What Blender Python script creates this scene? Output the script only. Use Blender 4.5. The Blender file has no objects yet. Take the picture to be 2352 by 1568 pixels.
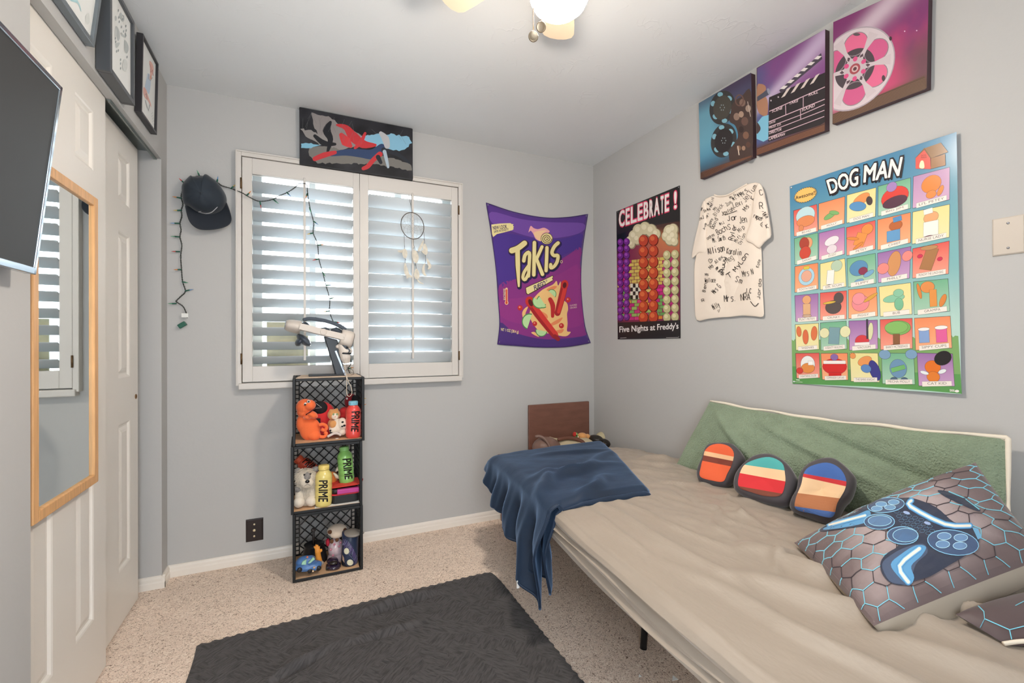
import bpy, bmesh, math, random
from mathutils import Vector, Matrix, Quaternion, noise, geometry
from mathutils.bvhtree import BVHTree
random.seed(11)
SC = bpy.context.scene
COL = SC.collection
PI = math.pi

# ---------------------------------------------------------------- camera
EYE = Vector((0.0, 0.0, 1.15643))
FOC = 1050.066                      # focal length in pixels of a 2352 px wide frame
_yaw, _pit, _rol = 0.43358, 0.00187, -0.00298
FWD = Vector((math.sin(_yaw) * math.cos(_pit), math.cos(_yaw) * math.cos(_pit), math.sin(_pit)))
_r0 = Vector((math.cos(_yaw), -math.sin(_yaw), 0))
_u0 = _r0.cross(FWD)
RGT = _r0 * math.cos(_rol) + _u0 * math.sin(_rol)
UPV = _u0 * math.cos(_rol) - _r0 * math.sin(_rol)
cd = bpy.data.cameras.new('camera')
cam = bpy.data.objects.new('camera', cd)
COL.objects.link(cam)
cd.sensor_width = 36.0
cd.sensor_fit = 'HORIZONTAL'
cd.lens = 36.0 * FOC / 2352.0
cd.clip_start = 0.02
rot = Matrix((RGT, UPV, -FWD)).transposed()
cam.matrix_world = Matrix.Translation(EYE) @ rot.to_4x4()
SC.camera = cam

# ---------------------------------------------------------------- daylight, exposure
SC.view_settings.view_transform = 'Standard'
SC.view_settings.look = 'None'
SC.view_settings.gamma = 1.0
SC.view_settings.use_curve_mapping = False
SC.view_settings.exposure = 0.0
LAMP_POWER = 305.0                  # radiance of the fan lamp globe
wd = bpy.data.worlds.new('overcast_sky')
SC.world = wd
wd.use_nodes = True
wn = wd.node_tree.nodes
wn['Background'].inputs['Color'].default_value = (0.86, 0.93, 1.0, 1)
wn['Background'].inputs['Strength'].default_value = 9.0

# ---------------------------------------------------------------- room dimensions (metres)
XL, XR, D, H = -0.599, 1.939, 2.772, 2.44
YF = -0.62                          # wall behind the camera

# ---------------------------------------------------------------- surveying helpers
def ray(u, v):
    return FWD + RGT * ((u - 1176.0) / FOC) - UPV * ((v - 784.0) / FOC)
def S(u, v, ax, val):               # where the sight line of a photo point meets a wall, shelf or other plane
    d = ray(u, v); i = 'xyz'.index(ax)
    return EYE + d * ((val - EYE[i]) / d[i])
def SP(u, v, p0, n):
    d = ray(u, v)
    return EYE + d * ((p0 - EYE).dot(n) / d.dot(n))
def mpp(p):                         # metres per photo pixel at a point
    return (Vector(p) - EYE).dot(FWD) / FOC

# ---------------------------------------------------------------- colour and materials
def lin(c):
    return c / 12.92 if c <= 0.04045 else ((c + 0.055) / 1.055) ** 2.4
def hexc(h):
    if not isinstance(h, str): return tuple(h)[:3]
    h = h.lstrip('#')
    return tuple(lin(int(h[i:i + 2], 16) / 255.0) for i in (0, 2, 4))
def mixc(a, b, t):
    a = hexc(a); b = hexc(b)
    return tuple(a[i] * (1 - t) + b[i] * t for i in range(3))
_mats = {}
def M(name, col='#808080', rough=0.6, spec=0.4, metal=0.0, var=None, bump=None, sheen=0.0, coat=0.0,
      sheen_tint=None, stretch=None, attr=False, trans=0.0, sss=0.0):
    if name in _mats: return _mats[name]
    m = bpy.data.materials.new(name); m.use_nodes = True
    nt = m.node_tree; N = nt.nodes; L = nt.links
    b = N['Principled BSDF']
    b.inputs['Base Color'].default_value = (*hexc(col), 1)
    b.inputs['Roughness'].default_value = rough
    b.inputs['Specular IOR Level'].default_value = spec
    b.inputs['Metallic'].default_value = metal
    b.inputs['Sheen Weight'].default_value = sheen
    b.inputs['Sheen Roughness'].default_value = 0.4
    if sheen_tint: b.inputs['Sheen Tint'].default_value = (*hexc(sheen_tint), 1)
    b.inputs['Coat Weight'].default_value = coat
    b.inputs['Transmission Weight'].default_value = trans
    tc = N.new('ShaderNodeTexCoord')
    vec = tc.outputs['Object']
    if stretch:
        mp = N.new('ShaderNodeMapping'); mp.inputs['Scale'].default_value = stretch
        L.new(vec, mp.inputs['Vector']); vec = mp.outputs['Vector']
    src = None
    if attr:
        a = N.new('ShaderNodeAttribute'); a.attribute_name = 'Col'; src = a.outputs['Color']
    if var:
        nz = N.new('ShaderNodeTexNoise'); nz.inputs['Scale'].default_value = var[0]
        nz.inputs['Detail'].default_value = 4
        L.new(vec, nz.inputs['Vector'])
        mr = N.new('ShaderNodeMapRange')
        mr.inputs['From Min'].default_value = 0.3; mr.inputs['From Max'].default_value = 0.7
        mr.inputs['To Min'].default_value = 1 - var[1]; mr.inputs['To Max'].default_value = 1 + var[1]
        L.new(nz.outputs['Fac'], mr.inputs['Value'])
        mx = N.new('ShaderNodeMix'); mx.data_type = 'RGBA'; mx.blend_type = 'MULTIPLY'
        mx.inputs['Factor'].default_value = 1.0
        if src: L.new(src, mx.inputs['A'])
        else: mx.inputs['A'].default_value = (*hexc(col), 1)
        L.new(mr.outputs['Result'], mx.inputs['B'])
        src = mx.outputs['Result']
    if src: L.new(src, b.inputs['Base Color'])
    if bump:
        nb = N.new('ShaderNodeTexNoise'); nb.inputs['Scale'].default_value = bump[0]
        nb.inputs['Detail'].default_value = bump[2] if len(bump) > 2 else 3
        L.new(vec, nb.inputs['Vector'])
        bp = N.new('ShaderNodeBump'); bp.inputs['Strength'].default_value = bump[1]
        bp.inputs['Distance'].default_value = bump[3] if len(bump) > 3 else 0.004
        L.new(nb.outputs['Fac'], bp.inputs['Height'])
        L.new(bp.outputs['Normal'], b.inputs['Normal'])
    _mats[name] = m
    return m

# ---------------------------------------------------------------- mesh builder
def V(*a): return Vector(a[0] if len(a) == 1 else a)
def frame(axis):                    # matrix whose z column is the axis
    z = Vector(axis).normalized()
    x = Vector((0, 0, 1)).cross(z)
    if x.length < 1e-4: x = Vector((1, 0, 0))
    x.normalize(); y = z.cross(x)
    return Matrix((x, y, z)).transposed()
def strip_mesh(mb, pts, w, t, side):
    """flat band along a path: w across the side vector, t along the other"""
    pts = [Vector(p) for p in pts]; side = Vector(side).normalized(); n = len(pts); vs = []; fs = []
    for i, p in enumerate(pts):
        d = (pts[min(i+1, n-1)] - pts[max(i-1, 0)]).normalized(); o = d.cross(side).normalized()
        for a, b in ((-1, -1), (1, -1), (1, 1), (-1, 1)): vs.append(p + side * (a * w / 2) + o * (b * t / 2))
    for i in range(n - 1):
        for j in range(4): fs.append((i*4+j, i*4+(j+1) % 4, i*4+4+(j+1) % 4, i*4+4+j))
    fs += [(3, 2, 1, 0), (n*4-4, n*4-3, n*4-2, n*4-1)]
    return mb.add(vs, fs)
class MB:
    def __init__(self):
        self.v = []; self.f = []; self.m = []; self.c = []; self.s = []
    def add(self, vs, fs, mi=0, col=None, smooth=False):
        o = len(self.v)
        self.v.extend([Vector(p) for p in vs])
        for k, f in enumerate(fs):
            self.f.append([i + o for i in f]); self.m.append(mi); self.s.append(smooth)
            self.c.append(col[k] if isinstance(col, list) else col)
        return self
    def box(self, lo, hi, mi=0, mat=None):
        (a, b, c), (d, e, f) = lo, hi
        vs = [Vector(p) for p in ((a,b,c),(d,b,c),(d,e,c),(a,e,c),(a,b,f),(d,b,f),(d,e,f),(a,e,f))]
        if mat is not None: vs = [mat @ p for p in vs]
        return self.add(vs, [(0,3,2,1),(4,5,6,7),(0,1,5,4),(1,2,6,5),(2,3,7,6),(3,0,4,7)], mi)
    def bar(self, p0, p1, w, t, up=(0, 0, 1), mi=0):   # rectangular bar between two points
        p0 = Vector(p0); p1 = Vector(p1); d = (p1 - p0)
        x = d.normalized(); y = Vector(up).cross(x).normalized(); z = x.cross(y)
        mt = Matrix((x, y, z)).transposed().to_4x4(); mt.translation = p0
        return self.box((0, -w / 2, -t / 2), (d.length, w / 2, t / 2), mi, mt)
    def tube(self, pts, r, n=8, closed=False, caps=True, mi=0):
        pts = [Vector(p) for p in pts]; k = len(pts); vs = []; fs = []
        rr = r if isinstance(r, (list, tuple)) else [r] * k
        prev = None
        for i, p in enumerate(pts):
            a = pts[(i - 1) % k] if (closed or i > 0) else p
            b = pts[(i + 1) % k] if (closed or i < k - 1) else p
            t = (b - a)
            if t.length < 1e-9: t = Vector((0, 0, 1))
            t.normalize()
            if prev is None:
                q = frame(t); x = q.col[0].copy()
            else:
                x = prev - t * prev.dot(t)
                if x.length < 1e-6: x = frame(t).col[0].copy()
                x.normalize()
            prev = x; y = t.cross(x)
            for j in range(n):
                an = 2 * PI * j / n
                vs.append(p + (x * math.cos(an) + y * math.sin(an)) * rr[i])
        for i in range(k if closed else k - 1):
            for j in range(n):
                i2 = (i + 1) % k; j2 = (j + 1) % n
                fs.append((i * n + j, i * n + j2, i2 * n + j2, i2 * n + j))
        if caps and not closed:
            fs.append(tuple(range(n - 1, -1, -1))); fs.append(tuple((k - 1) * n + j for j in range(n)))
        return self.add(vs, fs, mi, smooth=True)
    def lathe(self, prof, org=(0, 0, 0), axis=(0, 0, 1), n=24, mi=0, caps=True, sx=1.0, sy=1.0):
        q = frame(axis) if tuple(axis) != (0, 0, 1) else Matrix.Identity(3)
        o = Vector(org); vs = []; fs = []; k = len(prof)
        for r, z in prof:
            for j in range(n):
                a = 2 * PI * j / n
                vs.append(o + q @ Vector((r * math.cos(a) * sx, r * math.sin(a) * sy, z)))
        for i in range(k - 1):
            for j in range(n):
                j2 = (j + 1) % n
                fs.append((i * n + j, i * n + j2, (i + 1) * n + j2, (i + 1) * n + j))
        if caps:
            fs.append(tuple(range(n - 1, -1, -1))); fs.append(tuple((k - 1) * n + j for j in range(n)))
        return self.add(vs, fs, mi, smooth=True)
    def ell(self, c, r, q=None, nu=20, nv=12, mi=0):
        if not isinstance(r, (tuple, list)): r = (r, r, r)
        c = Vector(c); vs = []; fs = []
        for i in range(nv + 1):
            t = PI * i / nv
            for j in range(nu):
                a = 2 * PI * j / nu
                p = Vector((r[0] * math.sin(t) * math.cos(a), r[1] * math.sin(t) * math.sin(a), r[2] * math.cos(t)))
                if q is not None: p = q @ p
                vs.append(c + p)
        for i in range(nv):
            for j in range(nu):
                j2 = (j + 1) % nu
                fs.append((i * nu + j, (i + 1) * nu + j, (i + 1) * nu + j2, i * nu + j2))
        return self.add(vs, fs, mi, smooth=True)
    def grid(self, fn, nu, nv, mi=0, cfn=None, smooth=True):
        vs = []; fs = []; cs = []
        for i in range(nu + 1):
            for j in range(nv + 1):
                vs.append(Vector(fn(i / nu, j / nv)))
        for i in range(nu):
            for j in range(nv):
                a = i * (nv + 1) + j
                fs.append((a, a + nv + 1, a + nv + 2, a + 1))
        return self.add(vs, fs, mi, smooth=smooth)
    def prism(self, poly, off, mi=0):                    # 3-D polygon swept by a vector
        n = len(poly); off = Vector(off)
        a = [Vector(p) for p in poly]; vs = a + [p + off for p in a]
        fs = [tuple(range(n - 1, -1, -1)), tuple(range(n, 2 * n))]
        fs += [(i, (i + 1) % n, n + (i + 1) % n, n + i) for i in range(n)]
        return self.add(vs, fs, mi)
    def bvh(self):
        return BVHTree.FromPolygons([tuple(p) for p in self.v], self.f)
    def mesh(self, name, org):
        me = bpy.data.meshes.new(name)
        me.from_pydata([p - org for p in self.v], [], self.f)
        me.polygons.foreach_set('material_index', self.m)
        me.polygons.foreach_set('use_smooth', self.s)
        return me
    def build(self, name, mats, parent=None, org=None, bevel=0, sub=0, weld=False, solid=0, recalc=True):
        if parent is not None: org = base_of(parent)
        elif org is None:
            lo = [min(p[i] for p in self.v) for i in range(3)]; hi = [max(p[i] for p in self.v) for i in range(3)]
            org = Vector(((lo[0] + hi[0]) / 2, (lo[1] + hi[1]) / 2, lo[2]))
        org = Vector(org)
        me = self.mesh(name, org)
        if recalc or weld:
            bm = bmesh.new(); bm.from_mesh(me)
            if weld: bmesh.ops.remove_doubles(bm, verts=bm.verts, dist=1e-5)
            if recalc: bmesh.ops.recalc_face_normals(bm, faces=bm.faces)
            bm.to_mesh(me); bm.free()
        if any(c is not None for c in self.c):
            at = me.color_attributes.new('Col', 'FLOAT_COLOR', 'CORNER')
            buf = []
            for p, c in zip(me.polygons, self.c):
                n = p.loop_total
                if c is None: buf += [1, 1, 1, 1] * n
                elif isinstance(c[0], (tuple, list)):
                    for q in c: buf += [*q, 1]
                else: buf += [*c, 1] * n
            at.data.foreach_set('color', buf)
        o = bpy.data.objects.new(name, me); COL.objects.link(o)
        for m in (mats if isinstance(mats, (list, tuple)) else [mats]): me.materials.append(m)
        if parent is not None:
            o.parent = parent; o.location = (0, 0, 0)
        else: o.location = org
        if solid:
            md = o.modifiers.new('thickness', 'SOLIDIFY'); md.thickness = solid; md.offset = 0
        if bevel:
            md = o.modifiers.new('bevel', 'BEVEL'); md.width = bevel; md.segments = 2
            md.limit_method = 'ANGLE'; md.angle_limit = math.radians(40); md.harden_normals = False
        if sub:
            md = o.modifiers.new('smooth', 'SUBSURF'); md.levels = sub; md.render_levels = sub
        return o
def base_of(o):
    while o.parent is not None: o = o.parent
    return o.location.copy()
def thing(name, label, cat, loc, group=None):
    o = bpy.data.objects.new(name, None); COL.objects.link(o)
    o.empty_display_size = 0.05; o.location = loc
    o['label'] = label; o['category'] = cat
    if group: o['group'] = group
    return o
def tag(o, label, cat, group=None):
    o['label'] = label; o['category'] = cat
    if group: o['group'] = group
    return o
def struct(o):
    o['kind'] = 'structure'; return o
def fbm(p, s, oc=3):
    t = 0; a = 1; q = Vector(p) * s
    for _ in range(oc):
        t += a * noise.noise(q); a *= 0.5; q = q * 2.03
    return t
def blob(name, parts, mat, parent=None, voxel=0.004, iters=4, lump=0.0, org=None):
    """ellipsoids and tapered limbs melted into one continuous skin"""
    mb = MB()
    for p in parts:
        if p[0] == 'e': mb.ell(p[1], p[2], p[3] if len(p) > 3 else None, 18, 12)
        else: mb.tube(p[1], p[2], 12)
    o = mb.build(name, mat, parent, org)
    md = o.modifiers.new('melt', 'REMESH'); md.mode = 'VOXEL'; md.voxel_size = voxel; md.use_smooth_shade = True
    md = o.modifiers.new('soften', 'SMOOTH'); md.factor = 0.6; md.iterations = iters
    return o
def crom(pts, n=6, closed=False):       # smooth curve through points
    pts = [Vector(p) for p in pts]; out = []; k = len(pts)
    rng = range(k) if closed else range(k - 1)
    for i in rng:
        if closed: p0, p1, p2, p3 = pts[(i-1)%k], pts[i], pts[(i+1)%k], pts[(i+2)%k]
        else: p0, p1, p2, p3 = pts[max(i-1,0)], pts[i], pts[i+1], pts[min(i+2,k-1)]
        for j in range(n):
            t = j / n
            out.append(0.5 * ((2*p1) + (p2-p0)*t + (2*p0-5*p1+4*p2-p3)*t*t + (3*p1-p0-3*p2+p3)*t*t*t))
    if not closed: out.append(pts[-1])
    return out
def c2(pts, n=5, closed=True):          # the same for flat outlines
    return [(p.x, p.y) for p in crom([(a, b, 0) for a, b in pts], n, closed)]

def edge(pts):
    q = c2(pts, 8, False); L = [0]
    for i in range(1, len(q)): L.append(L[-1] + math.dist(q[i], q[i-1]))
    def f(s):
        d = s * L[-1]
        for i in range(1, len(q)):
            if L[i] >= d - 1e-9:
                t = (d - L[i-1]) / max(1e-9, L[i] - L[i-1]); return (q[i-1][0] + (q[i][0]-q[i-1][0])*t, q[i-1][1] + (q[i][1]-q[i-1][1])*t)
        return q[-1]
    return f
# ---------------------------------------------------------------- printed artwork: coloured shapes laid on a surface
_tc = {}
def text_tris(s, bold=0.0, shear=0.0):
    k = (s, bold, shear)
    if k not in _tc:
        cu = bpy.data.curves.new('lettering', 'FONT'); cu.body = s; cu.size = 1; cu.offset = bold; cu.shear = shear
        cu.resolution_u = 3
        ob = bpy.data.objects.new('lettering', cu)
        me = bpy.data.meshes.new_from_object(ob)
        me.calc_loop_triangles()
        vs = [(v.co.x, v.co.y) for v in me.vertices]
        ts = [tuple(t.vertices) for t in me.loop_triangles]
        bpy.data.objects.remove(ob); bpy.data.curves.remove(cu); bpy.data.meshes.remove(me)
        _tc[k] = (vs, ts)
    return _tc[k]
def qmap(q):                            # unit square -> quad given as TL, TR, BR, BL
    (ax, ay), (bx, by), (cx, cy), (dx, dy) = q
    def f(s, t):                        # t = 0 at the bottom
        return ((dx*(1-s) + cx*s)*(1-t) + (ax*(1-s) + bx*s)*t, (dy*(1-s) + cy*s)*(1-t) + (ay*(1-s) + by*s)*t)
    return f
class Art:
    def __init__(self): self.t = []; self.k = 0     # (three points, colour or three colours, (layer, order))
    def nxt(self, layer): self.k += 1; return (layer, self.k)
    def poly(self, pts, col, layer=1, holes=()):
        loops = [[Vector((x, y, 0)) for x, y in pts]] + [[Vector((x, y, 0)) for x, y in h] for h in holes]
        flat = [p for l in loops for p in l]; col = hexc(col); layer = self.nxt(layer)
        for tri in geometry.tessellate_polygon(loops):
            self.t.append(([(flat[i].x, flat[i].y) for i in tri], col, layer))
        return self
    def smooth(self, pts, col, layer=1, n=4): return self.poly(c2(pts, n), col, layer)
    def disc(self, c, rx, ry, col, layer=1, a=0.0, n=20):
        ca, sa = math.cos(a), math.sin(a)
        return self.poly([(c[0] + rx*math.cos(2*PI*i/n)*ca - ry*math.sin(2*PI*i/n)*sa,
                           c[1] + rx*math.cos(2*PI*i/n)*sa + ry*math.sin(2*PI*i/n)*ca) for i in range(n)], col, layer)
    def ring(self, c, rx, ry, w, col, layer=1, a=0.0, n=24):
        ca, sa = math.cos(a), math.sin(a); pts = []
        for i in range(n + 1):
            x, y = rx*math.cos(2*PI*i/n), ry*math.sin(2*PI*i/n)
            pts.append((c[0] + x*ca - y*sa, c[1] + x*sa + y*ca))
        return self.line(pts, w, col, layer)
    def line(self, pts, w, col, layer=1):
        col = hexc(col); n = len(pts); L = []; R = []; layer = self.nxt(layer)
        for i, (x, y) in enumerate(pts):
            a = pts[max(i-1, 0)]; b = pts[min(i+1, n-1)]
            if n > 2 and pts[0] == pts[-1] and i in (0, n-1): a = pts[-2]; b = pts[1]
            dx, dy = b[0]-a[0], b[1]-a[1]; l = math.hypot(dx, dy) or 1
            ww = (w[i] if isinstance(w, (list, tuple)) else w) / 2
            L.append((x - dy/l*ww, y + dx/l*ww)); R.append((x + dy/l*ww, y - dx/l*ww))
        for i in range(n - 1):
            self.t.append(([L[i], R[i], R[i+1]], col, layer)); self.t.append(([L[i], R[i+1], L[i+1]], col, layer))
        return self
    def field(self, quad, nu, nv, fn, layer=0):
        f = qmap(quad); layer = self.nxt(layer)
        P = [[f(i/nu, j/nv) for j in range(nv+1)] for i in range(nu+1)]
        C = [[hexc(fn(i/nu, j/nv)) for j in range(nv+1)] for i in range(nu+1)]
        for i in range(nu):
            for j in range(nv):
                self.t.append(([P[i][j], P[i+1][j], P[i+1][j+1]], [C[i][j], C[i+1][j], C[i+1][j+1]], layer))
                self.t.append(([P[i][j], P[i+1][j+1], P[i][j+1]], [C[i][j], C[i+1][j+1], C[i][j+1]], layer))
        return self
    def text(self, s, quad, col, layer=2, bold=0.0, shear=0.0, out=None, outw=0.03, arch=None):
        rv, _ = text_tris(s, 0.0, shear)
        x0 = min(p[0] for p in rv); x1 = max(p[0] for p in rv); y0 = min(p[1] for p in rv); y1 = max(p[1] for p in rv)
        f = qmap(quad)
        def put(b, c, ly):
            vs, ts = text_tris(s, b, shear); c = hexc(c); ly = self.nxt(ly)
            P = []
            for p in vs:
                s_, t_ = (p[0]-x0)/(x1-x0), (p[1]-y0)/(y1-y0)
                if arch: t_ += arch * (1 - (2*s_-1)**2)
                P.append(f(s_, t_))
            for t in ts: self.t.append(([P[i] for i in t], c, ly))
        if out: put(bold + outw, out, layer); layer += 1
        put(0.0, col, layer)
        if bold:
            r = bold * math.dist(quad[0], quad[3]) * .8; q0 = quad
            for dx, dy in ((r, r), (-r, r), (r, -r), (-r, -r)):
                f = qmap([(p[0] + dx, p[1] + dy) for p in q0]); put(0.0, col, layer)
        return self
    def split(self, mx):                # finer triangles, to follow curved surfaces
        out = []; st = list(self.t)
        while st:
            p, c, l = st.pop()
            d = [math.dist(p[i], p[(i+1) % 3]) for i in range(3)]
            k = max(range(3), key=lambda i: d[i])
            if d[k] <= mx: out.append((p, c, l)); continue
            a, b, e = p[k], p[(k+1) % 3], p[(k+2) % 3]; m = ((a[0]+b[0])/2, (a[1]+b[1])/2)
            if isinstance(c, list):
                ca, cb, ce = c[k], c[(k+1) % 3], c[(k+2) % 3]; cm = tuple((ca[i]+cb[i])/2 for i in range(3))
                st.append(([a, m, e], [ca, cm, ce], l)); st.append(([m, b, e], [cm, cb, ce], l))
            else:
                st.append(([a, m, e], c, l)); st.append(([m, b, e], c, l))
        self.t = out; return self
    def lay(self, mapper, mb=None, eps=0.03):
        mb = mb or MB(); cache = {}
        rank = {k: i for i, k in enumerate(sorted({t[2] if isinstance(t[2], tuple) else (t[2], 0) for t in self.t}))}
        def g(q, l):
            k = (round(q[0], 4), round(q[1], 4), l)
            if k not in cache: cache[k] = mapper(q[0], q[1], l)
            return cache[k]
        for p, c, l in self.t:
            l = l if isinstance(l, tuple) else (l, 0)
            l = l[0] + rank[l] * eps
            q = [g(x, l) for x in p]
            if any(x is None for x in q): continue
            mb.add(q, [(0, 1, 2)], 0, [c if isinstance(c, list) else c])
        return mb
def on_plane(ax, val, sgn, step=0.0003):
    return lambda u, v, l: S(u, v, ax, val + sgn * (0.0004 + step * l))
def on_mesh(mb, step=0.0004, base=0.0008):
    tree = mb.bvh() if isinstance(mb, MB) else mb
    last = [2.0]
    def f(u, v, l):
        d = ray(u, v).normalized()
        h, n, i, ds = tree.ray_cast(EYE, d)
        if h is None:
            h, n, i, ds = tree.find_nearest(EYE + d * last[0])
            if h is None or ds > 0.03: return None
        else: last[0] = ds
        return h - d * (base + step * l)
    return f
def printed(name='printed_ink', rough=0.5, spec=0.3, bump=None, sheen=0.0, var=None, coat=0.0):
    return M(name, rough=rough, spec=spec, attr=True, bump=bump, sheen=sheen, var=var, coat=coat)
# single-stroke handwriting
GL = {'A':'02 28 42|14 34','B':'08 02 22 33 34 25 05|25 36 37 28 08','C':'47 38 18 07 03 12 32 43','D':'02 08 28 46 44 22 02','E':'48 08 02 42|05 35',
'F':'02 08 48|05 35','G':'47 38 18 07 03 12 32 43 45 25','H':'08 02|48 42|05 45','I':'28 22','J':'38 33 22 12 03','K':'08 02|48 05 42','L':'08 02 42',
'M':'02 08 24 48 42','N':'02 08 42 48','O':'18 07 03 12 32 43 47 38 18','P':'02 08 38 47 46 35 05','R':'02 08 38 47 46 35 05|25 42','S':'47 38 18 07 06 34 33 22 12 03',
'T':'08 48|28 22','W':'08 12 26 32 48','Z':'08 48 02 42',
'a':'46 16 05 03 12 32 43|46 42','b':'08 02 32 43 45 36 06','c':'46 16 05 03 12 42','d':'48 42 12 03 05 16 46','e':'04 44 45 36 16 05 03 12 42','f':'47 28 17 12|06 36',
'g':'46 16 05 03 12 42|46 41 30 10','h':'08 02|05 16 36 45 42','i':'16 12|18 18.5','j':'26 21 10|28 28.5','k':'08 02|46 04 42','l':'18 12','m':'02 06|05 16 25 22|25 36 45 42',
'n':'02 06|05 16 36 45 42','o':'16 05 03 12 32 43 45 36 16','p':'06 00|06 36 45 43 32 02','q':'46 40|46 16 05 03 12 42','r':'02 06|04 16 36','s':'46 16 05 34 33 22 02','t':'28 23 32|06 46',
'u':'06 03 12 32 43|46 42','v':'06 22 46','w':'06 12 25 32 46','x':'06 42|46 02','y':'06 23|46 10','z':'06 46 02 42','.':'12 12.5','!':'28 24|22 22.5',' ':'','1':'28 22','+':'04 44|26 22'}
def hand(art, s, p0, p1, h, w, col, layer=2, up=None):
    """handwriting from p0 to p1 (photo px) with letter height h"""
    n = len(s); dx, dy = (p1[0]-p0[0]), (p1[1]-p0[1]); l = math.hypot(dx, dy)
    ex = (dx/l, dy/l); ey = up or (ex[1], -ex[0]); cw = l / n
    for k, ch in enumerate(s):
        jx = random.uniform(-.08, .08); jy = random.uniform(-.1, .1)
        for st in GL.get(ch, '').split('|'):
            pts = []
            for q in st.split():
                gx = int(q[0]) / 4 * 0.72 + 0.1 + jx; gy = (float(q[1:]) - 2) / 6 + jy * .3
                X = (k + gx) * cw; Y = gy * h
                pts.append((p0[0] + ex[0]*X + ey[0]*Y, p0[1] + ex[1]*X + ey[1]*Y))
            if len(pts) > 1: art.line(c2(pts, 3, False), w, col, layer)
def inflate(mb, outline, c, n, thick, rings=8, power=3.0, back=True, mi=0, fold=None, front=1.0):
    """a stuffed shape: flat outline (3-D points) swelling along n on both sides"""
    c = Vector(c); n = Vector(n).normalized(); k = len(outline)
    def surf(sgn):
        vs = [c + n * (sgn * thick / 2)]; fs = []
        for i in range(1, rings + 1):
            s = math.sin(PI / 2 * i / rings)
            hgt = max(0.0, 1 - s ** power) ** (1 / 2.0) * thick / 2 * sgn
            for p in outline:
                q = c + (Vector(p) - c) * s
                hh = hgt
                if fold: hh += fold(q, s) * (1 - s ** 6) * sgn
                vs.append(q + n * hh)
        for j in range(k): fs.append((0, 1 + j, 1 + (j + 1) % k))
        for i in range(rings - 1):
            for j in range(k):
                a = 1 + i * k + j; b = 1 + i * k + (j + 1) % k
                fs.append((a, a + k, b + k, b))
        mb.add(vs, fs, mi, smooth=True)
    surf(front)
    if back: surf(-1.0)
    return mb
# ================================================================ the room
def bump_wall(name, col, scale, strength, dist=0.002, rough=0.7, knock=False):
    m = M(name, col, rough=rough, spec=0.25)
    nt = m.node_tree; N = nt.nodes; L = nt.links; b = N['Principled BSDF']
    tc = N.new('ShaderNodeTexCoord')
    a = N.new('ShaderNodeTexNoise'); a.inputs['Scale'].default_value = scale; a.inputs['Detail'].default_value = 5
    L.new(tc.outputs['Object'], a.inputs['Vector'])
    src = a.outputs['Fac']
    if knock:                       # trowelled plaster: sparse thin ridges
        w = N.new('ShaderNodeTexNoise'); w.inputs['Scale'].default_value = 3.2; w.inputs['Detail'].default_value = 3
        w.inputs['Distortion'].default_value = 1.2
        L.new(tc.outputs['Object'], w.inputs['Vector'])
        v = N.new('ShaderNodeTexVoronoi'); v.feature = 'DISTANCE_TO_EDGE'; v.inputs['Scale'].default_value = 13.0
        mx = N.new('ShaderNodeMix'); mx.data_type = 'RGBA'; mx.inputs['Factor'].default_value = 0.35
        L.new(tc.outputs['Object'], mx.inputs['A']); L.new(w.outputs['Color'], mx.inputs['B'])
        L.new(mx.outputs['Result'], v.inputs['Vector'])
        r = N.new('ShaderNodeMapRange'); r.inputs['From Min'].default_value = 0.0; r.inputs['From Max'].default_value = 0.035
        r.inputs['To Min'].default_value = 1.0; r.inputs['To Max'].default_value = 0.0
        L.new(v.outputs['Distance'], r.inputs['Value'])
        g = N.new('ShaderNodeTexNoise'); g.inputs['Scale'].default_value = 7.0; g.inputs['Detail'].default_value = 2
        L.new(tc.outputs['Object'], g.inputs['Vector'])
        g2 = N.new('ShaderNodeMapRange'); g2.inputs['From Min'].default_value = 0.52; g2.inputs['From Max'].default_value = 0.62
        L.new(g.outputs['Fac'], g2.inputs['Value'])
        mu = N.new('ShaderNodeMath'); mu.operation = 'MULTIPLY'
        L.new(r.outputs['Result'], mu.inputs[0]); L.new(g2.outputs['Result'], mu.inputs[1])
        ad = N.new('ShaderNodeMath'); ad.operation = 'MULTIPLY_ADD'; ad.inputs[1].default_value = 0.35
        L.new(a.outputs['Fac'], ad.inputs[0]); L.new(mu.outputs[0], ad.inputs[2])
        src = ad.outputs[0]
    bp = N.new('ShaderNodeBump'); bp.inputs['Strength'].default_value = strength; bp.inputs['Distance'].default_value = dist
    L.new(src, bp.inputs['Height']); L.new(bp.outputs['Normal'], b.inputs['Normal'])
    return m
WALL = bump_wall('grey_wall_paint', '#bbbab8', 55, 0.25)
CEIL = bump_wall('white_ceiling_plaster', '#e4e6e7', 40, 0.28, 0.003, 0.8, True)
TRIM = M('white_trim_paint', '#e9e2d8', rough=0.38, spec=0.4)
DOORM = M('white_door_paint', '#e8e3db', rough=0.36, spec=0.45, bump=(90, 0.08, 2, 0.001), stretch=(1, 1, 0.1))

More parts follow.
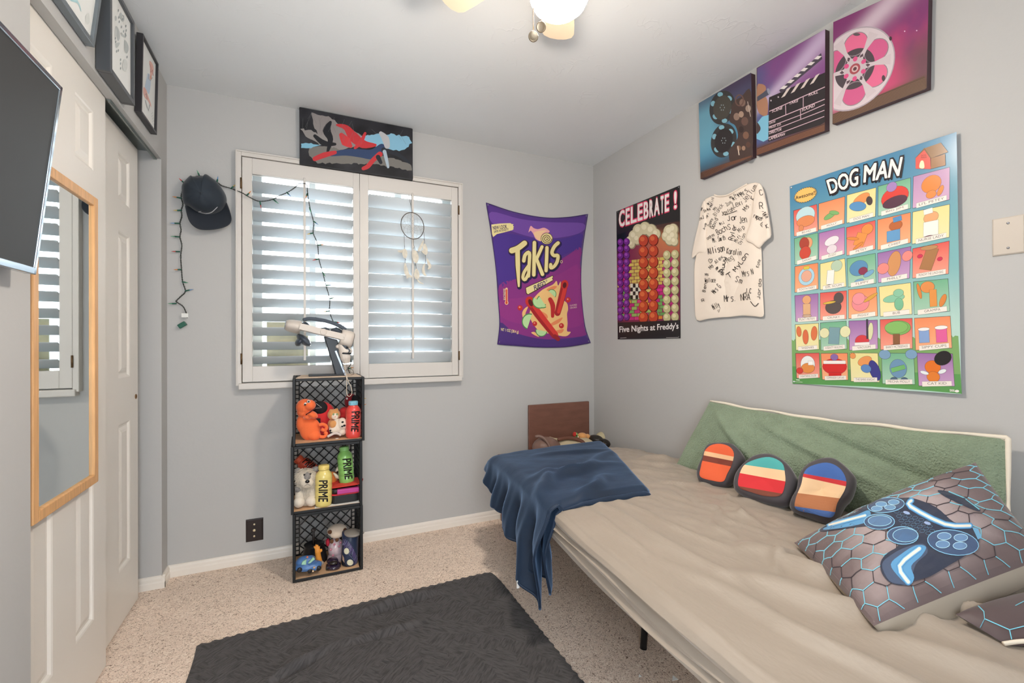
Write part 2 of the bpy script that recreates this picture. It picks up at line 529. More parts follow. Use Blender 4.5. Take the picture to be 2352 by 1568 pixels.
# carpet: short twisted pile in beige and brown
def carpet_mat():
    m = M('speckled_beige_carpet', '#b9a592', rough=0.95, spec=0.05)
    nt = m.node_tree; N = nt.nodes; L = nt.links; b = N['Principled BSDF']
    tc = N.new('ShaderNodeTexCoord')
    n1 = N.new('ShaderNodeTexNoise'); n1.inputs['Scale'].default_value = 85; n1.inputs['Detail'].default_value = 4
    n1.inputs['Distortion'].default_value = 2.2; L.new(tc.outputs['Object'], n1.inputs['Vector'])
    cr = N.new('ShaderNodeValToRGB'); e = cr.color_ramp.elements
    e[0].position = 0.33; e[0].color = (*hexc('#8a7464'), 1); e[1].position = 0.52; e[1].color = (*hexc('#efd9c7'), 1)
    e2 = cr.color_ramp.elements.new(0.42); e2.color = (*hexc('#ddc8b6'), 1)
    e3 = cr.color_ramp.elements.new(0.70); e3.color = (*hexc('#fbefe0'), 1)
    L.new(n1.outputs['Fac'], cr.inputs['Fac'])
    n2 = N.new('ShaderNodeTexNoise'); n2.inputs['Scale'].default_value = 3.0; n2.inputs['Detail'].default_value = 4
    L.new(tc.outputs['Object'], n2.inputs['Vector'])
    mr = N.new('ShaderNodeMapRange'); mr.inputs['From Min'].default_value = 0.3; mr.inputs['From Max'].default_value = 0.7
    mr.inputs['To Min'].default_value = 0.9; mr.inputs['To Max'].default_value = 1.08; L.new(n2.outputs['Fac'], mr.inputs['Value'])
    mx = N.new('ShaderNodeMix'); mx.data_type = 'RGBA'; mx.blend_type = 'MULTIPLY'; mx.inputs['Factor'].default_value = 1
    L.new(cr.outputs['Color'], mx.inputs['A']); L.new(mr.outputs['Result'], mx.inputs['B'])
    L.new(mx.outputs['Result'], b.inputs['Base Color'])
    bp = N.new('ShaderNodeBump'); bp.inputs['Strength'].default_value = 0.45; bp.inputs['Distance'].default_value = 0.006
    L.new(n1.outputs['Fac'], bp.inputs['Height']); L.new(bp.outputs['Normal'], b.inputs['Normal'])
    return m
CARPET = carpet_mat()
mb = MB(); mb.box((XL - 0.8, YF - 0.1, -0.08), (XR + 0.12, D + 0.14, 0.0))
struct(mb.build('floor', CARPET))
mb = MB(); mb.box((XL - 0.8, YF - 0.1, H), (XR + 0.12, D + 0.14, H + 0.1))
struct(mb.build('ceiling', CEIL))

# window opening
WX0, WX1, WZ0, WZ1 = -0.277, 0.902, 0.95, 2.13
mb = MB()
mb.box((XL - 0.14, D, 0), (WX0, D + 0.14, H)); mb.box((WX1, D, 0), (XR + 0.12, D + 0.14, H))
mb.box((WX0, D, 0), (WX1, D + 0.14, WZ0)); mb.box((WX0, D, WZ1), (WX1, D + 0.14, H))
struct(mb.build('wall_back', WALL))
mb = MB(); mb.box((XR, YF - 0.1, 0), (XR + 0.12, D, H)); struct(mb.build('wall_right', WALL))
mb = MB(); mb.box((XL - 0.8, YF - 0.1, 0), (-0.42, YF, H)); mb.box((0.40, YF - 0.1, 0), (XR, YF, H)); mb.box((-0.42, YF - 0.1, 2.03), (0.40, YF, H)); struct(mb.build('wall_front', WALL))   # doorway gap added behind the camera to let in fill daylight
# left wall: solid near part, header over the closet, short return by the window wall
CY0, CY1, CZ = 1.509, 2.672, 2.032
mb = MB()
mb.box((XL - 0.12, YF, 0), (XL, CY0, H)); mb.box((XL - 0.029, CY0, CZ), (XL, CY1, H)); mb.box((XL - 0.14, CY1, 0), (XL, D, H))
struct(mb.build('wall_left', WALL))
mb = MB()      # closet interior
mb.box((XL - 0.8, CY0 - 0.1, 0), (XL - 0.75, D + 0.14, H)); mb.box((XL - 0.75, CY0 - 0.1, 0), (XL - 0.12, CY0 - 0.04, H))
mb.box((XL - 0.75, D, 0), (XL - 0.14, D + 0.14, H))
struct(mb.build('wall_closet', WALL))

# baseboards with a stepped profile
def baseboard(name, p0, p1, nrm):
    p0 = Vector(p0); p1 = Vector(p1); n = Vector(nrm); mb = MB()
    prof = [(0, 0), (0.014, 0), (0.014, 0.028), (0.011, 0.034), (0.011, 0.046), (0.008, 0.054), (0.004, 0.058), (0, 0.058)]
    a = [p0 + n * x + Vector((0, 0, z)) for x, z in prof]
    mb.prism(a, p1 - p0)
    return struct(mb.build(name, TRIM))
baseboard('baseboard_back', (XL, D, 0), (XR, D, 0), (0, -1, 0))
baseboard('baseboard_right', (XR, YF, 0), (XR, D, 0), (-1, 0, 0))
baseboard('baseboard_left', (XL, YF, 0), (XL, CY0, 0), (1, 0, 0))
baseboard('baseboard_return', (XL, CY1 - 0.012, 0), (XL, D, 0), (1, 0, 0))
baseboard('baseboard_jamb', (XL - 0.09, CY1, 0), (XL + 0.014, CY1, 0), (0, -1, 0))

# closet track under the header
TRACK = M('grey_metal_track', '#8e9694', rough=0.35, metal=0.7)
mb = MB()
mb.box((XL - 0.029, 2.09, CZ - 0.005), (XL - 0.016, CY1, CZ - .0005)); mb.box((XL - 0.024, 2.09, CZ - 0.012), (XL - 0.019, CY1 - .03, CZ - .005))
mb.box((XL - 0.12, CY0, CZ + 0.03), (XL - 0.031, CY1, CZ + .034)); mb.box((XL - 0.104, CY0, CZ + 0.008), (XL - 0.1, CY1, CZ + .03))
struct(mb.build('trim_1', TRACK))

# six-panel sliding closet doors
def panel_door(name, y0, y1, xf, label):
    z0, z1 = 0.012, CZ + (0.02 if name == 'door_1' else -0.002)
    w = 0.137; a = 0.104
    cols = [(y0 + a, y0 + a + w), (y1 - a - w, y1 - a)]
    rows = [(0.23, 0.83), (1.015, 1.615), (1.735, 1.935)]
    ys = sorted({y0, y1, *[c for q in cols for c in q]}); zs = sorted({z0, z1, *[c for q in rows for c in q]})
    mb = MB()
    for i in range(len(ys) - 1):
        for j in range(len(zs) - 1):
            if (ys[i], ys[i+1]) in cols and (zs[j], zs[j+1]) in rows:
                rings = [(0, 0), (0.006, -0.002), (0.012, -0.008), (0.019, -0.0085), (0.03, -0.004), (0.04, -0.0015)]
                vs = []; fs = []
                for ins, dp in rings:
                    A, B, Cc, E = ys[i] + ins, ys[i+1] - ins, zs[j] + ins, zs[j+1] - ins
                    vs += [(xf + dp, A, Cc), (xf + dp, B, Cc), (xf + dp, B, E), (xf + dp, A, E)]
                for k in range(len(rings) - 1):
                    for q in range(4):
                        q2 = (q + 1) % 4
                        fs.append((k*4+q, k*4+q2, k*4+4+q2, k*4+4+q))
                k = (len(rings) - 1) * 4; fs.append((k, k+1, k+2, k+3))
                mb.add(vs, fs)
            else:
                mb.add([(xf, ys[i], zs[j]), (xf, ys[i+1], zs[j]), (xf, ys[i+1], zs[j+1]), (xf, ys[i], zs[j+1])], [(0, 1, 2, 3)])
    t = 0.03
    vs = [(xf, y0, z0), (xf, y1, z0), (xf, y1, z1), (xf, y0, z1), (xf-t, y0, z0), (xf-t, y1, z0), (xf-t, y1, z1), (xf-t, y0, z1)]
    mb.add(vs, [(4,7,6,5), (0,4,5,1), (1,5,6,2), (2,6,7,3), (3,7,4,0)])
    return struct(mb.build(name, DOORM, weld=True, recalc=False))
panel_door('door_1', 1.462, 2.087, -0.630, '')
d2 = panel_door('door_2', 1.955, 2.578, -0.665, '')
BRASS = M('aged_brass', '#8a6a48', rough=0.4, metal=0.8)
mb = MB(); mb.lathe([(0.011, 0), (0.011, 0.002), (0.008, 0.003), (0.007, 0.0005), (0.001, 0.0005)], (-0.665, 2.55, 0.921), (1, 0, 0), 16)
mb.build('finger_pull', BRASS, d2)

# ---------------------------------------------------------------- window with plantation shutters
SHUT = M('white_shutter_paint', '#d2cdc7', rough=0.4, spec=0.4)
VINYL = M('white_vinyl', '#dfe4e4', rough=0.4)
win = thing('window_1', 'wide window with two white louvered shutter panels', 'window', (0.31, D, WZ0)); win['kind'] = 'structure'
for k in ('label', 'category'): del win[k]
yf = D - 0.034
mb = MB()
mb.box((-0.302, yf, WZ0 - 0.014), (WX0, D + 0.02, 2.156)); mb.box((WX1, yf, WZ0 - 0.014), (0.928, D + 0.02, 2.156))
mb.box((WX0, yf, WZ1), (WX1, D + 0.02, 2.156))
mb.box((-0.299, yf - 0.007, 2.149), (0.925, yf, 2.156)); mb.box((-0.302, yf - 0.006, WZ0 - 0.014), (-0.296, yf, 2.156))
mb.box((0.922, yf - 0.006, WZ0 - 0.014), (0.928, yf, 2.156))
mb.build('window_frame', SHUT, win, bevel=0.002)
mb = MB(); mb.box((-0.29, yf - 0.012, WZ0 - 0.034), (0.92, D + 0.02, WZ0 - 0.002)); mb.build('window_sill', SHUT, win, bevel=0.004)
mb = MB()  # painted reveal lining
mb.box((WX0, D + 0.02, WZ0), (WX0 + 0.012, D + 0.14, WZ1)); mb.box((WX1 - 0.012, D + 0.02, WZ0), (WX1, D + 0.14, WZ1))
mb.box((WX0, D + 0.02, WZ1 - 0.012), (WX1, D + 0.14, WZ1)); mb.box((WX0, D + 0.02, WZ0), (WX1, D + 0.14, WZ0 + 0.012))
mb.build('reveal', VINYL, win)
mb = MB(); y0, y1 = D + 0.085, D + 0.125
for a, b in ((WX0 + .012, -0.19), (0.048, 0.081), (0.53, 0.57), (0.83, WX1 - .012)): mb.box((a, y0, WZ0), (b, y1, WZ1))
for a, b in ((WZ0 + .012, WZ0 + 0.05), (WZ1 - 0.05, WZ1 - .012)): mb.box((WX0 + .012, y0 + .004, a), (WX1 - .012, y1 - .004, b))
mb.build('sash', VINYL, win, bevel=0.003)
gm = bpy.data.materials.new('window_glass'); gm.use_nodes = True; gm.node_tree.nodes.clear()
_o = gm.node_tree.nodes.new('ShaderNodeOutputMaterial'); _t = gm.node_tree.nodes.new('ShaderNodeBsdfTransparent')
_g = gm.node_tree.nodes.new('ShaderNodeBsdfGlossy'); _g.inputs['Roughness'].default_value = 0.0
_f = gm.node_tree.nodes.new('ShaderNodeFresnel'); _f.inputs['IOR'].default_value = 1.45
_x = gm.node_tree.nodes.new('ShaderNodeMixShader')
for a, b in ((_f.outputs[0], _x.inputs[0]), (_t.outputs[0], _x.inputs[1]), (_g.outputs[0], _x.inputs[2]), (_x.outputs[0], _o.inputs[0])): gm.node_tree.links.new(a, b)
CLEAR = gm
for a, b in ((-0.19, 0.048), (0.081, 0.53), (0.57, 0.83)):
    mb = MB(); mb.box((a - .005, D + 0.103, WZ0 + .045), (b + .005, D + 0.107, WZ1 - .045)); mb.build('window_pane', CLEAR, win)

# shutter leaves: stiles, rails, louvers, tilt rod, hinges
HINGE = M('bronze_hinge', '#6b5338', rough=0.45, metal=0.7)
LOUV = M('white_louver_paint', '#cdd4d8', rough=0.42, spec=0.35)
def leaf(x0, x1, s0, s1, th, rodx, hx):
    ya, yb = D - 0.026, D + 0.004
    mb = MB(); z0, z1 = WZ0 + 0.003, WZ1 - 0.003; lo, hi = 1.034, 2.043
    mb.box((x0, ya, z0), (s0, yb, z1)); mb.box((s1, ya, z0), (x1, yb, z1))
    mb.box((s0, ya, hi), (s1, yb, z1)); mb.box((s0, ya, z0), (s1, yb, lo))
    mb.box((s0, ya - 0.004, hi), (s1, ya + 0.01, hi + 0.008))
    o = mb.build('shutter_panel', SHUT, win, bevel=0.002)
    w = 0.080; yc = (ya + yb) / 2 + 0.006
    for k in range(13):
        zc = 1.065 + 0.0765 * k
        a = th + math.radians(random.uniform(-1.2, 1.2))
        d = Vector((0, math.cos(a), -math.sin(a))); n = Vector((0, math.sin(a), math.cos(a)))
        pr = []
        for i in range(16):
            t = 2 * PI * i / 16
            pr.append(Vector((s0 + 0.001, yc, zc)) + d * (w / 2 * math.cos(t)) + n * (0.0052 * math.sin(t)))
        q = MB(); q.prism(pr, (s1 - s0 - 0.002, 0, 0)); q.s = [False, False] + [True] * 16
        q.build('louver', LOUV, o)
    mb = MB(); yr = yc - w / 2 * math.cos(th) - 0.014
    mb.box((rodx - .006, yr - .006, 1.062), (rodx + .006, yr + .006, 2.036)); mb.ell((rodx, yr, 2.042), (.0075, .006, .012), None, 12, 8)
    for k in range(13): mb.box((rodx - .001, yr, 1.065 + .0765 * k + w/2*math.sin(th) - .001), (rodx + .001, yr + .016, 1.065 + .0765 * k + w/2*math.sin(th) + .001))
    mb.build('tilt_rod', SHUT, o, bevel=0.002)
    for z in (1.985, 1.075):
        mb = MB(); mb.tube([(hx, yf - 0.003, z - .028), (hx, yf - 0.003, z + .028)], 0.0045, 8)
        mb.box((hx - .004, yf - .0015, z - .025), (hx + .004, yf + .003, z + .025)); mb.build('hinge', HINGE, o)
    return yr
ROD_Y = leaf(WX0 + .003, 0.309, -0.228, 0.275, math.radians(33), 0.022, WX0)
leaf(0.311, WX1 - .003, 0.359, 0.859, math.radians(62), 0.612, WX1)

# outside: ground made pale to bounce daylight indoors, far hills under the overcast sky, seen only in slivers between the louvers
mb = MB(); mb.box((-30, D + 1.2, -0.6), (30, 60, -0.5)); struct(mb.build('ground_outside', M('pale_bounce_ground', '#e4e0d6', rough=0.9, var=(0.8, 0.2))))
mb = MB()
mb.grid(lambda s, t: (-60 + 140 * s, 60 + 12 * t, -0.5 + t * (4.5 + 3.0 * fbm((s * 9, 1.3, 0), 1.0, 4))), 60, 4)
struct(mb.build('hills_outside', M('hazy_hills', '#aeb9bd', rough=1.0)))
# ================================================================ ceiling fan with its lit globe
FC = Vector((0.682, 1.14, 0))
fan = thing('ceiling_fan', 'cream ceiling fan with lit round globe and two pull chains', 'ceiling fan', (FC.x, FC.y, 2.1))
CREAM = M('cream_fan_blade', '#e2cdb2', rough=0.45, var=(6, 0.04))
FANW = M('cream_fan_metal', '#e9e0d0', rough=0.35)
GOLD = M('brass_chain', '#c9a06a', rough=0.3, metal=0.9)
BRONZE = M('pewter_fob', '#9a8b76', rough=0.35, metal=0.85)
mb = MB(); mb.lathe([(0.085, 2.44), (0.085, 2.425), (0.11, 2.41), (0.12, 2.38), (0.12, 2.31), (0.1, 2.285), (0.065, 2.28), (0.065, 2.245), (0.125, 2.234), (0.128, 2.224), (0.07, 2.219)], (FC.x, FC.y, 0), n=32)  # wide lower pan added above the globe to block its upward light
mb.build('motor_housing', FANW, fan)
for k in range(6):
    a = math.radians(60 * k); d = Vector((math.cos(a), math.sin(a), 0)); s = Vector((-d.y, d.x, 0))
    prof = [(0.17, 0.044), (0.25, 0.052), (0.36, 0.06), (0.415, 0.061), (0.435, 0.052), (0.448, 0.03), (0.452, 0.0)]
    pl = [(r, w) for r, w in prof] + [(r, -w) for r, w in reversed(prof[:-1])]
    pts = [Vector((FC.x, FC.y, 2.33)) + d * r + s * w + Vector((0, 0, w * 0.16)) for r, w in pl]
    mb = MB(); mb.prism(pts, (0, 0, 0.006)); mb.build('fan_blade', CREAM, fan)
    mb = MB(); mb.bar(Vector((FC.x, FC.y, 2.322)) + d * 0.1, Vector((FC.x, FC.y, 2.326)) + d * 0.22, 0.03, 0.005); mb.build('blade_bracket', FANW, fan, bevel=0.001)
gl = bpy.data.materials.new('lit_opal_glass'); gl.use_nodes = True
b = gl.node_tree.nodes['Principled BSDF']; b.inputs['Base Color'].default_value = (0.9, 0.9, 0.88, 1)
b.inputs['Emission Color'].default_value = (1.0, 0.895, 0.775, 1); b.inputs['Emission Strength'].default_value = LAMP_POWER
# glow shaped strongest downward and dimmed upward, to hold light off the ceiling
ge = gl.node_tree.nodes.new('ShaderNodeNewGeometry'); gs = gl.node_tree.nodes.new('ShaderNodeSeparateXYZ'); gr_ = gl.node_tree.nodes.new('ShaderNodeMapRange')
gr_.inputs['From Min'].default_value = -1.0; gr_.inputs['From Max'].default_value = 0.5; gr_.inputs['To Min'].default_value = LAMP_POWER; gr_.inputs['To Max'].default_value = LAMP_POWER * 0.06
gl.node_tree.links.new(ge.outputs['True Normal'], gs.inputs[0]); gl.node_tree.links.new(gs.outputs['Z'], gr_.inputs['Value']); gl.node_tree.links.new(gr_.outputs['Result'], b.inputs['Emission Strength'])
mb = MB(); mb.lathe([(0.07, 2.222), (0.074, 2.212), (0.083, 2.195), (0.0875, 2.175), (0.084, 2.15), (0.074, 2.13), (0.058, 2.116), (0.036, 2.108), (0.014, 2.105), (0.001, 2.1048)], (FC.x, FC.y, 0), n=32)
mb.build('glass_globe', gl, fan)
for (u, v, yy, tl) in ((1225, 84, 1.035, (-0.25, -0.8, -0.2)), (1243, 62, 1.05, (-0.55, -0.7, -0.45))):
    p = S(u, v, 'y', yy); mb = MB(); z = p.z + 0.014
    mb.tube([(p.x, p.y, z), (p.x, p.y, 2.235)], 0.0006, 5)
    while z < 2.23: mb.ell((p.x, p.y, z), 0.0014, None, 6, 4); z += 0.0034
    mb.tube([(p.x, p.y, 2.235), (p.x * .5 + FC.x * .5, p.y * .5 + FC.y * .5, 2.25)], 0.002, 6)
    ch = mb.build('pull_chain', GOLD, fan)
    mb = MB(); mb.lathe([(0.001, -0.008), (0.009, -0.007), (0.0125, -0.002), (0.013, 0.001), (0.0115, 0.0035), (0.0105, 0.003), (0.001, 0.0035)], p, tl, 24)
    mb.build('fob', BRONZE, ch)

# ================================================================ television on the left wall, leaning forward
ty0, ty1 = 0.66, 1.402
T0 = Vector((-0.509, 0, 1.745)); B0 = Vector((-0.553, 0, 1.331))
up = (T0 - B0).normalized(); nrm = Vector((up.z, 0, -up.x))
tv = thing('television', 'flat black television with silver bezel tilted forward on the near left wall', 'television', (-0.55, (ty0+ty1)/2, 1.33))
SILV = M('brushed_silver_trim', '#a9b3bb', rough=0.16, metal=0.9)
SCRN = M('dark_grey_screen', '#3a3a3a', rough=0.5, spec=0.2)
TVB = M('dark_plastic_shell', '#4a5050', rough=0.45)
def tvp(y, h, d): return Vector((0, y, 0)) + B0 + up * h + nrm * d
hh = (T0 - B0).length
mb = MB(); mb.prism([tvp(ty0, 0, .001), tvp(ty1, 0, .001), tvp(ty1, hh, .001), tvp(ty0, hh, .001)], nrm * -0.006); mb.build('screen', SCRN, tv)
mb = MB(); bz = 0.012
for a, b_, c, e in ((ty0-bz, ty1+bz, -0.016, 0), (ty0-bz, ty1+bz, hh, hh+bz), (ty0-bz, ty0, -.016, hh+bz), (ty1, ty1+bz, -.016, hh+bz)):
    mb.prism([tvp(a, c, .004), tvp(b_, c, .004), tvp(b_, e, .004), tvp(a, e, .004)], nrm * -0.022)
mb.build('bezel', SILV, tv, bevel=0.002)
mb = MB(); mb.prism([tvp(ty0-.005, -.012, -.018), tvp(ty1+.005, -.012, -.018), tvp(ty1+.005, hh+.005, -.018), tvp(ty0-.005, hh+.005, -.018)], nrm * -0.022)
mb.build('back_shell', TVB, tv, bevel=0.003)
mb = MB(); mb.bar(tvp((ty0+ty1)/2, hh*.6, -.04), Vector((XL+.002, (ty0+ty1)/2, B0.z+hh*.62)), .2, .1); mb.build('wall_mount', M('black_metal', '#17181a', rough=0.45, metal=0.3), tv)

# ================================================================ pine framed mirror hung on the front closet door
PINE = M('pine_frame', '#d8a671', rough=0.45, var=(14, 0.14), stretch=(6, 6, 0.6))
my0, my1, mz0, mz1 = 1.532, 1.938, 0.703, 1.632; xm = -0.603
mir = thing('mirror', 'tall pine framed mirror hung on the white closet door', 'mirror', (xm, (my0+my1)/2, mz0))
f = 0.03; mb = MB()
for a, b_, c, e in ((my0, my0+f, mz0, mz1), (my1-f, my1, mz0, mz1), (my0+f, my1-f, mz0, mz0+f), (my0+f, my1-f, mz1-f, mz1)):
    mb.box((xm-.016, a, c), (xm, b_, e))
mb.build('frame', PINE, mir, bevel=0.003)
GLS = M('mirror_glass', '#e6ecec', rough=0.015, metal=1.0)
mb = MB(); mb.box((xm-.012, my0+f-.004, mz0+f-.004), (xm-.008, my1-f+.004, mz1-f+.004)); mb.build('mirror_glass', GLS, mir)
for z in (0.79, 0.92, 1.55):
    mb = MB(); mb.box((-0.63, my0+.004, z-.016), (xm-.014, my0+.02, z+.016)); mb.build('spacer', M('black_rubber', '#2a2725', rough=0.6), mir)

# ================================================================ three framed pictures above the closet
PBLK = M('dark_grey_frame', '#4b4e52', rough=0.3, spec=0.5)
PBLK2 = M('black_wood_frame', '#2e2d31', rough=0.35, spec=0.5)
PSIL = M('silver_frame', '#7f878d', rough=0.25, metal=0.6)
MATB = M('white_mat_board', '#e4e5e2', rough=0.6)
INK = printed()
def picture(label, y0, y1, z0, z1, dep, fw, fm, art, tilt=0.0):
    x0 = XL + 0.002; x1 = x0 + dep; MT = Matrix.Identity(4); MT[0][2] = tilt; MT[0][3] = -tilt * z0
    t = thing('framed_picture', label, 'picture', (x0, (y0+y1)/2, z0), 'framed pictures above the closet')
    mb = MB()
    for a, b_, c, e in ((y0, y0+fw, z0, z1), (y1-fw, y1, z0, z1), (y0+fw, y1-fw, z0, z0+fw), (y0+fw, y1-fw, z1-fw, z1)): mb.box((x0, a, c), (x1, b_, e), 0, MT)
    mb.build('frame', fm, t, bevel=0.0015)
    mb = MB(); mb.box((x0+.002, y0+fw, z0+fw), (x1-.009, y1-fw, z1-fw), 0, MT); mb.build('mat_board', MATB, t)
    A = Art(); art(A)
    pn_ = Vector((1, 0, -tilt)).normalized(); pc_ = MT @ Vector((x1 - .009, y0, z0 + .1))
    A.lay(lambda u, v, l: SP(u, v, pc_ + pn_ * (.0004 + l*.0003), pn_)).build('print', INK, t, recalc=False)
def art1(A):
    A.smooth([(160, 0), (178, 8), (185, 24), (187, 26), (183, 10), (174, -6), (166, -20), (158, -22)], '#a9cdd2')
    A.smooth([(150, -14), (165, -2), (178, 2), (174, -10), (158, -22)], '#b4d6da')
    A.smooth([(196, 40), (204, 30), (206, 50), (200, 56)], '#d3d6d2')
    for k in range(6): A.line([(196 + k*3, 74 + k*4), (203 + k*3, 70 + k*4)], 1, '#c9ccca')
def art2(A):
    r = random.Random(3)
    A.smooth([(266, 60), (271, 64), (275, 76), (275, 88), (271, 94), (268, 84), (265, 70)], '#b9bfbe')
    A.smooth([(286, 92), (291, 96), (295, 106), (295, 116), (291, 123), (286, 116), (285, 102)], '#b4bab9')
    A.smooth([(266, 100), (275, 98), (272, 106), (267, 110)], '#bcc2c1')
    A.smooth([(278, 74), (284, 80), (289, 86), (284, 86), (279, 82)], '#bcc2c1')
    for (u, v) in ((272, 24), (273, 40), (274, 50), (279, 62), (284, 72), (289, 60), (290, 70), (268, 118), (272, 116), (277, 137), (277, 146), (277, 157), (292, 131), (265, 88), (266, 96), (288, 78), (289, 82), (282, 44)):
        A.disc((u, v), 1.3, 3.2, '#9da4a5', a=0.15)
    A.ring((282, 42), 3, 7, 1.6, '#b4bab9'); A.disc((278, 36), 3, 7, '#bac0bf'); A.disc((266, 42), 2.4, 6, '#c2c7c5')
    A.disc((287, 150), 6, 14, '#d3d6d3'); A.disc((266, 75), 2, 10, '#cfd3d1')
def art3(A):
    A.smooth([(343, 140), (350, 146), (353, 160), (350, 172), (344, 180), (345, 160)], '#e5b7ab')
    A.smooth([(340, 168), (345, 176), (346, 195), (342, 216), (335, 204), (333, 198), (337, 180)], '#bccbdb')
    A.smooth([(330, 200), (336, 206), (340, 220), (346, 236), (347, 246), (340, 232), (333, 224), (329, 212)], '#e0b0a6')
    A.line([(342, 170), (341, 180), (345, 186), (350, 178)], 1.2, '#8d8f98'); A.line([(333, 218), (336, 214), (338, 228)], 1.2, '#8d7f84')
    A.line([(334, 230), (338, 246), (341, 254), (344, 240)], 1.5, '#9aa0a2'); A.line([(347, 166), (350, 160), (352, 174)], 1.1, '#a86f68')
    for k in range(5): A.line([(347 + k, 262 + 6*k), (351 + k, 258 + 6*k)], 0.8, '#bfc2c4')
    A.line([(344, 146), (347, 156), (346, 166)], 1.4, '#c98d80'); A.disc((346, 178), 2.5, 5, '#d9a48f')
picture('picture in silver frame with pale blue tail print, nearest the camera', 1.57, 1.822, 2.070, 2.39, 0.022, 0.015, PSIL, art1, 0.11)
picture('picture in deep dark frame with scattered grey blotches, middle of three', 1.897, 2.14, 2.042, 2.356, 0.038, 0.017, PBLK, art2)
picture('picture in thin black frame with pink and blue figure, nearest the corner', 2.278, 2.50, 2.080, 2.398, 0.022, 0.010, PBLK2, art3, 0.02)
# ================================================================ things on the window wall
def T(ox, oy, k):
    return lambda *p: [(ox + x / k, oy + y / k) for x, y in p]
def stroke(A, pts, w, col, layer=1, n=4):
    q = c2(pts, n, False) if len(pts) > 2 else pts
    ww = w
    if isinstance(w, (list, tuple)):
        ww = []
        for i in range(len(q)):
            t = i / (len(q) - 1) * (len(w) - 1); k = min(int(t), len(w) - 2); ww.append(w[k] + (w[k+1] - w[k]) * (t - k))
    A.line(q, ww, col, layer)
    a = ww[0] if isinstance(ww, list) else ww; b = ww[-1] if isinstance(ww, list) else ww
    A.disc(q[0], a/2, a/2, col, layer, n=12); A.disc(q[-1], b/2, b/2, col, layer, n=12)
CANV = M('canvas_edge', '#2b2c30', rough=0.6)

# wide canvas over the window: plain brush-stroke picture in black, grey, sky blue, red and navy
cx0, cx1, cz0, cz1 = -0.002, 0.613, 2.128, 2.436
yc = D - 0.042
t = thing('canvas_print', 'wide black canvas with red, navy, grey and pale blue strokes above the window', 'canvas print', (0.3, D - .02, cz0))
mb = MB(); mb.box((cx0, yc, cz0), (cx1, D - 0.036 if False else D - 0.001, cz1)); mb.build('canvas', CANV, t, bevel=0.002)
A = Art(); X = T(660, 230, 4.752)
rr = random.Random(5)
q = X((130, 82), (1360, 310), (1372, 858), (138, 690))
A.field(q, 24, 12, lambda s, t_: mixc('#17171b', '#34343a', max(0, min(1, .35 + .9 * fbm((s*5, t_*3, .4), 1)))), 0)
def splash(pts, col, ly, jag=10):
    out = []
    for (x, y), (x2, y2) in zip(pts, pts[1:] + pts[:1]):
        n = max(2, int(math.hypot(x2-x, y2-y) / 26))
        for i in range(n):
            s = i / n; j = rr.uniform(-jag, jag) if i else 0
            out.append((x + (x2-x)*s + j, y + (y2-y)*s + rr.uniform(-jag, jag)))
    A.poly(X(*out), col, ly)
splash([(265, 130), (330, 150), (470, 190), (560, 260), (700, 330), (820, 390), (780, 500), (560, 540), (340, 420), (290, 280)], '#8d8685', 1)
splash([(140, 310), (260, 330), (420, 400), (520, 470), (500, 540), (350, 480), (200, 390)], '#8f8a88', 1)
splash([(230, 500), (420, 500), (700, 560), (1000, 600), (1340, 690), (1360, 770), (1000, 700), (700, 690), (330, 690), (240, 600)], '#77746f', 1)
splash([(790, 395), (1000, 370), (1130, 370), (1330, 400), (1362, 470), (1280, 540), (1100, 560), (880, 480)], '#86b9d2', 2)
splash([(150, 470), (260, 470), (370, 490), (260, 520), (150, 520)], '#7fb6cf', 2, 6)
for pts, w, c in (
    ([(300, 390), (400, 470), (520, 480)], [36, 64, 30], '#1e1f24'), ([(470, 240), (430, 330), (470, 430), (440, 560)], [30, 90, 60, 26], '#1b1c22'),
    ([(540, 270), (640, 300), (720, 400), (830, 480), (960, 490)], [20, 60, 110, 90, 30], '#c2333a'), ([(590, 380), (640, 450), (690, 500)], [50, 110, 40], '#cf3a3f'),
    ([(850, 360), (800, 460), (740, 520)], [26, 50, 30], '#c7363c'),
    ([(480, 590), (640, 570), (800, 580), (930, 590), (1030, 520)], [44, 70, 90, 110, 90], '#2f4266'), ([(300, 640), (400, 600), (520, 570)], [50, 60, 40], '#c2343a'),
    ([(1010, 590), (940, 650), (880, 720), (830, 745)], [60, 50, 50, 40], '#c2343a'), ([(1050, 540), (1200, 590), (1330, 680)], [50, 44, 26], '#262a33'),
    ([(1020, 360), (1070, 420), (1090, 500)], [40, 80, 60], '#b9b8ba'), ([(1060, 560), (1080, 640), (1100, 730)], [40, 36, 26], '#a9b9c6'), ([(990, 620), (1020, 680)], [50, 36], '#20252e')):
    stroke(A, X(*pts), [x / 4.752 for x in w], c, 3)
for k in range(26):
    x = rr.uniform(150, 1340); y = rr.uniform(110, 260) + (x - 130) * .18
    A.line(X((x, y), (x + rr.uniform(-70, 70), y + rr.uniform(60, 160))), .35, '#6c6a6e', 4)
A.lay(on_plane('y', yc, -1, 0.0001)).build('print', INK, t, recalc=False)

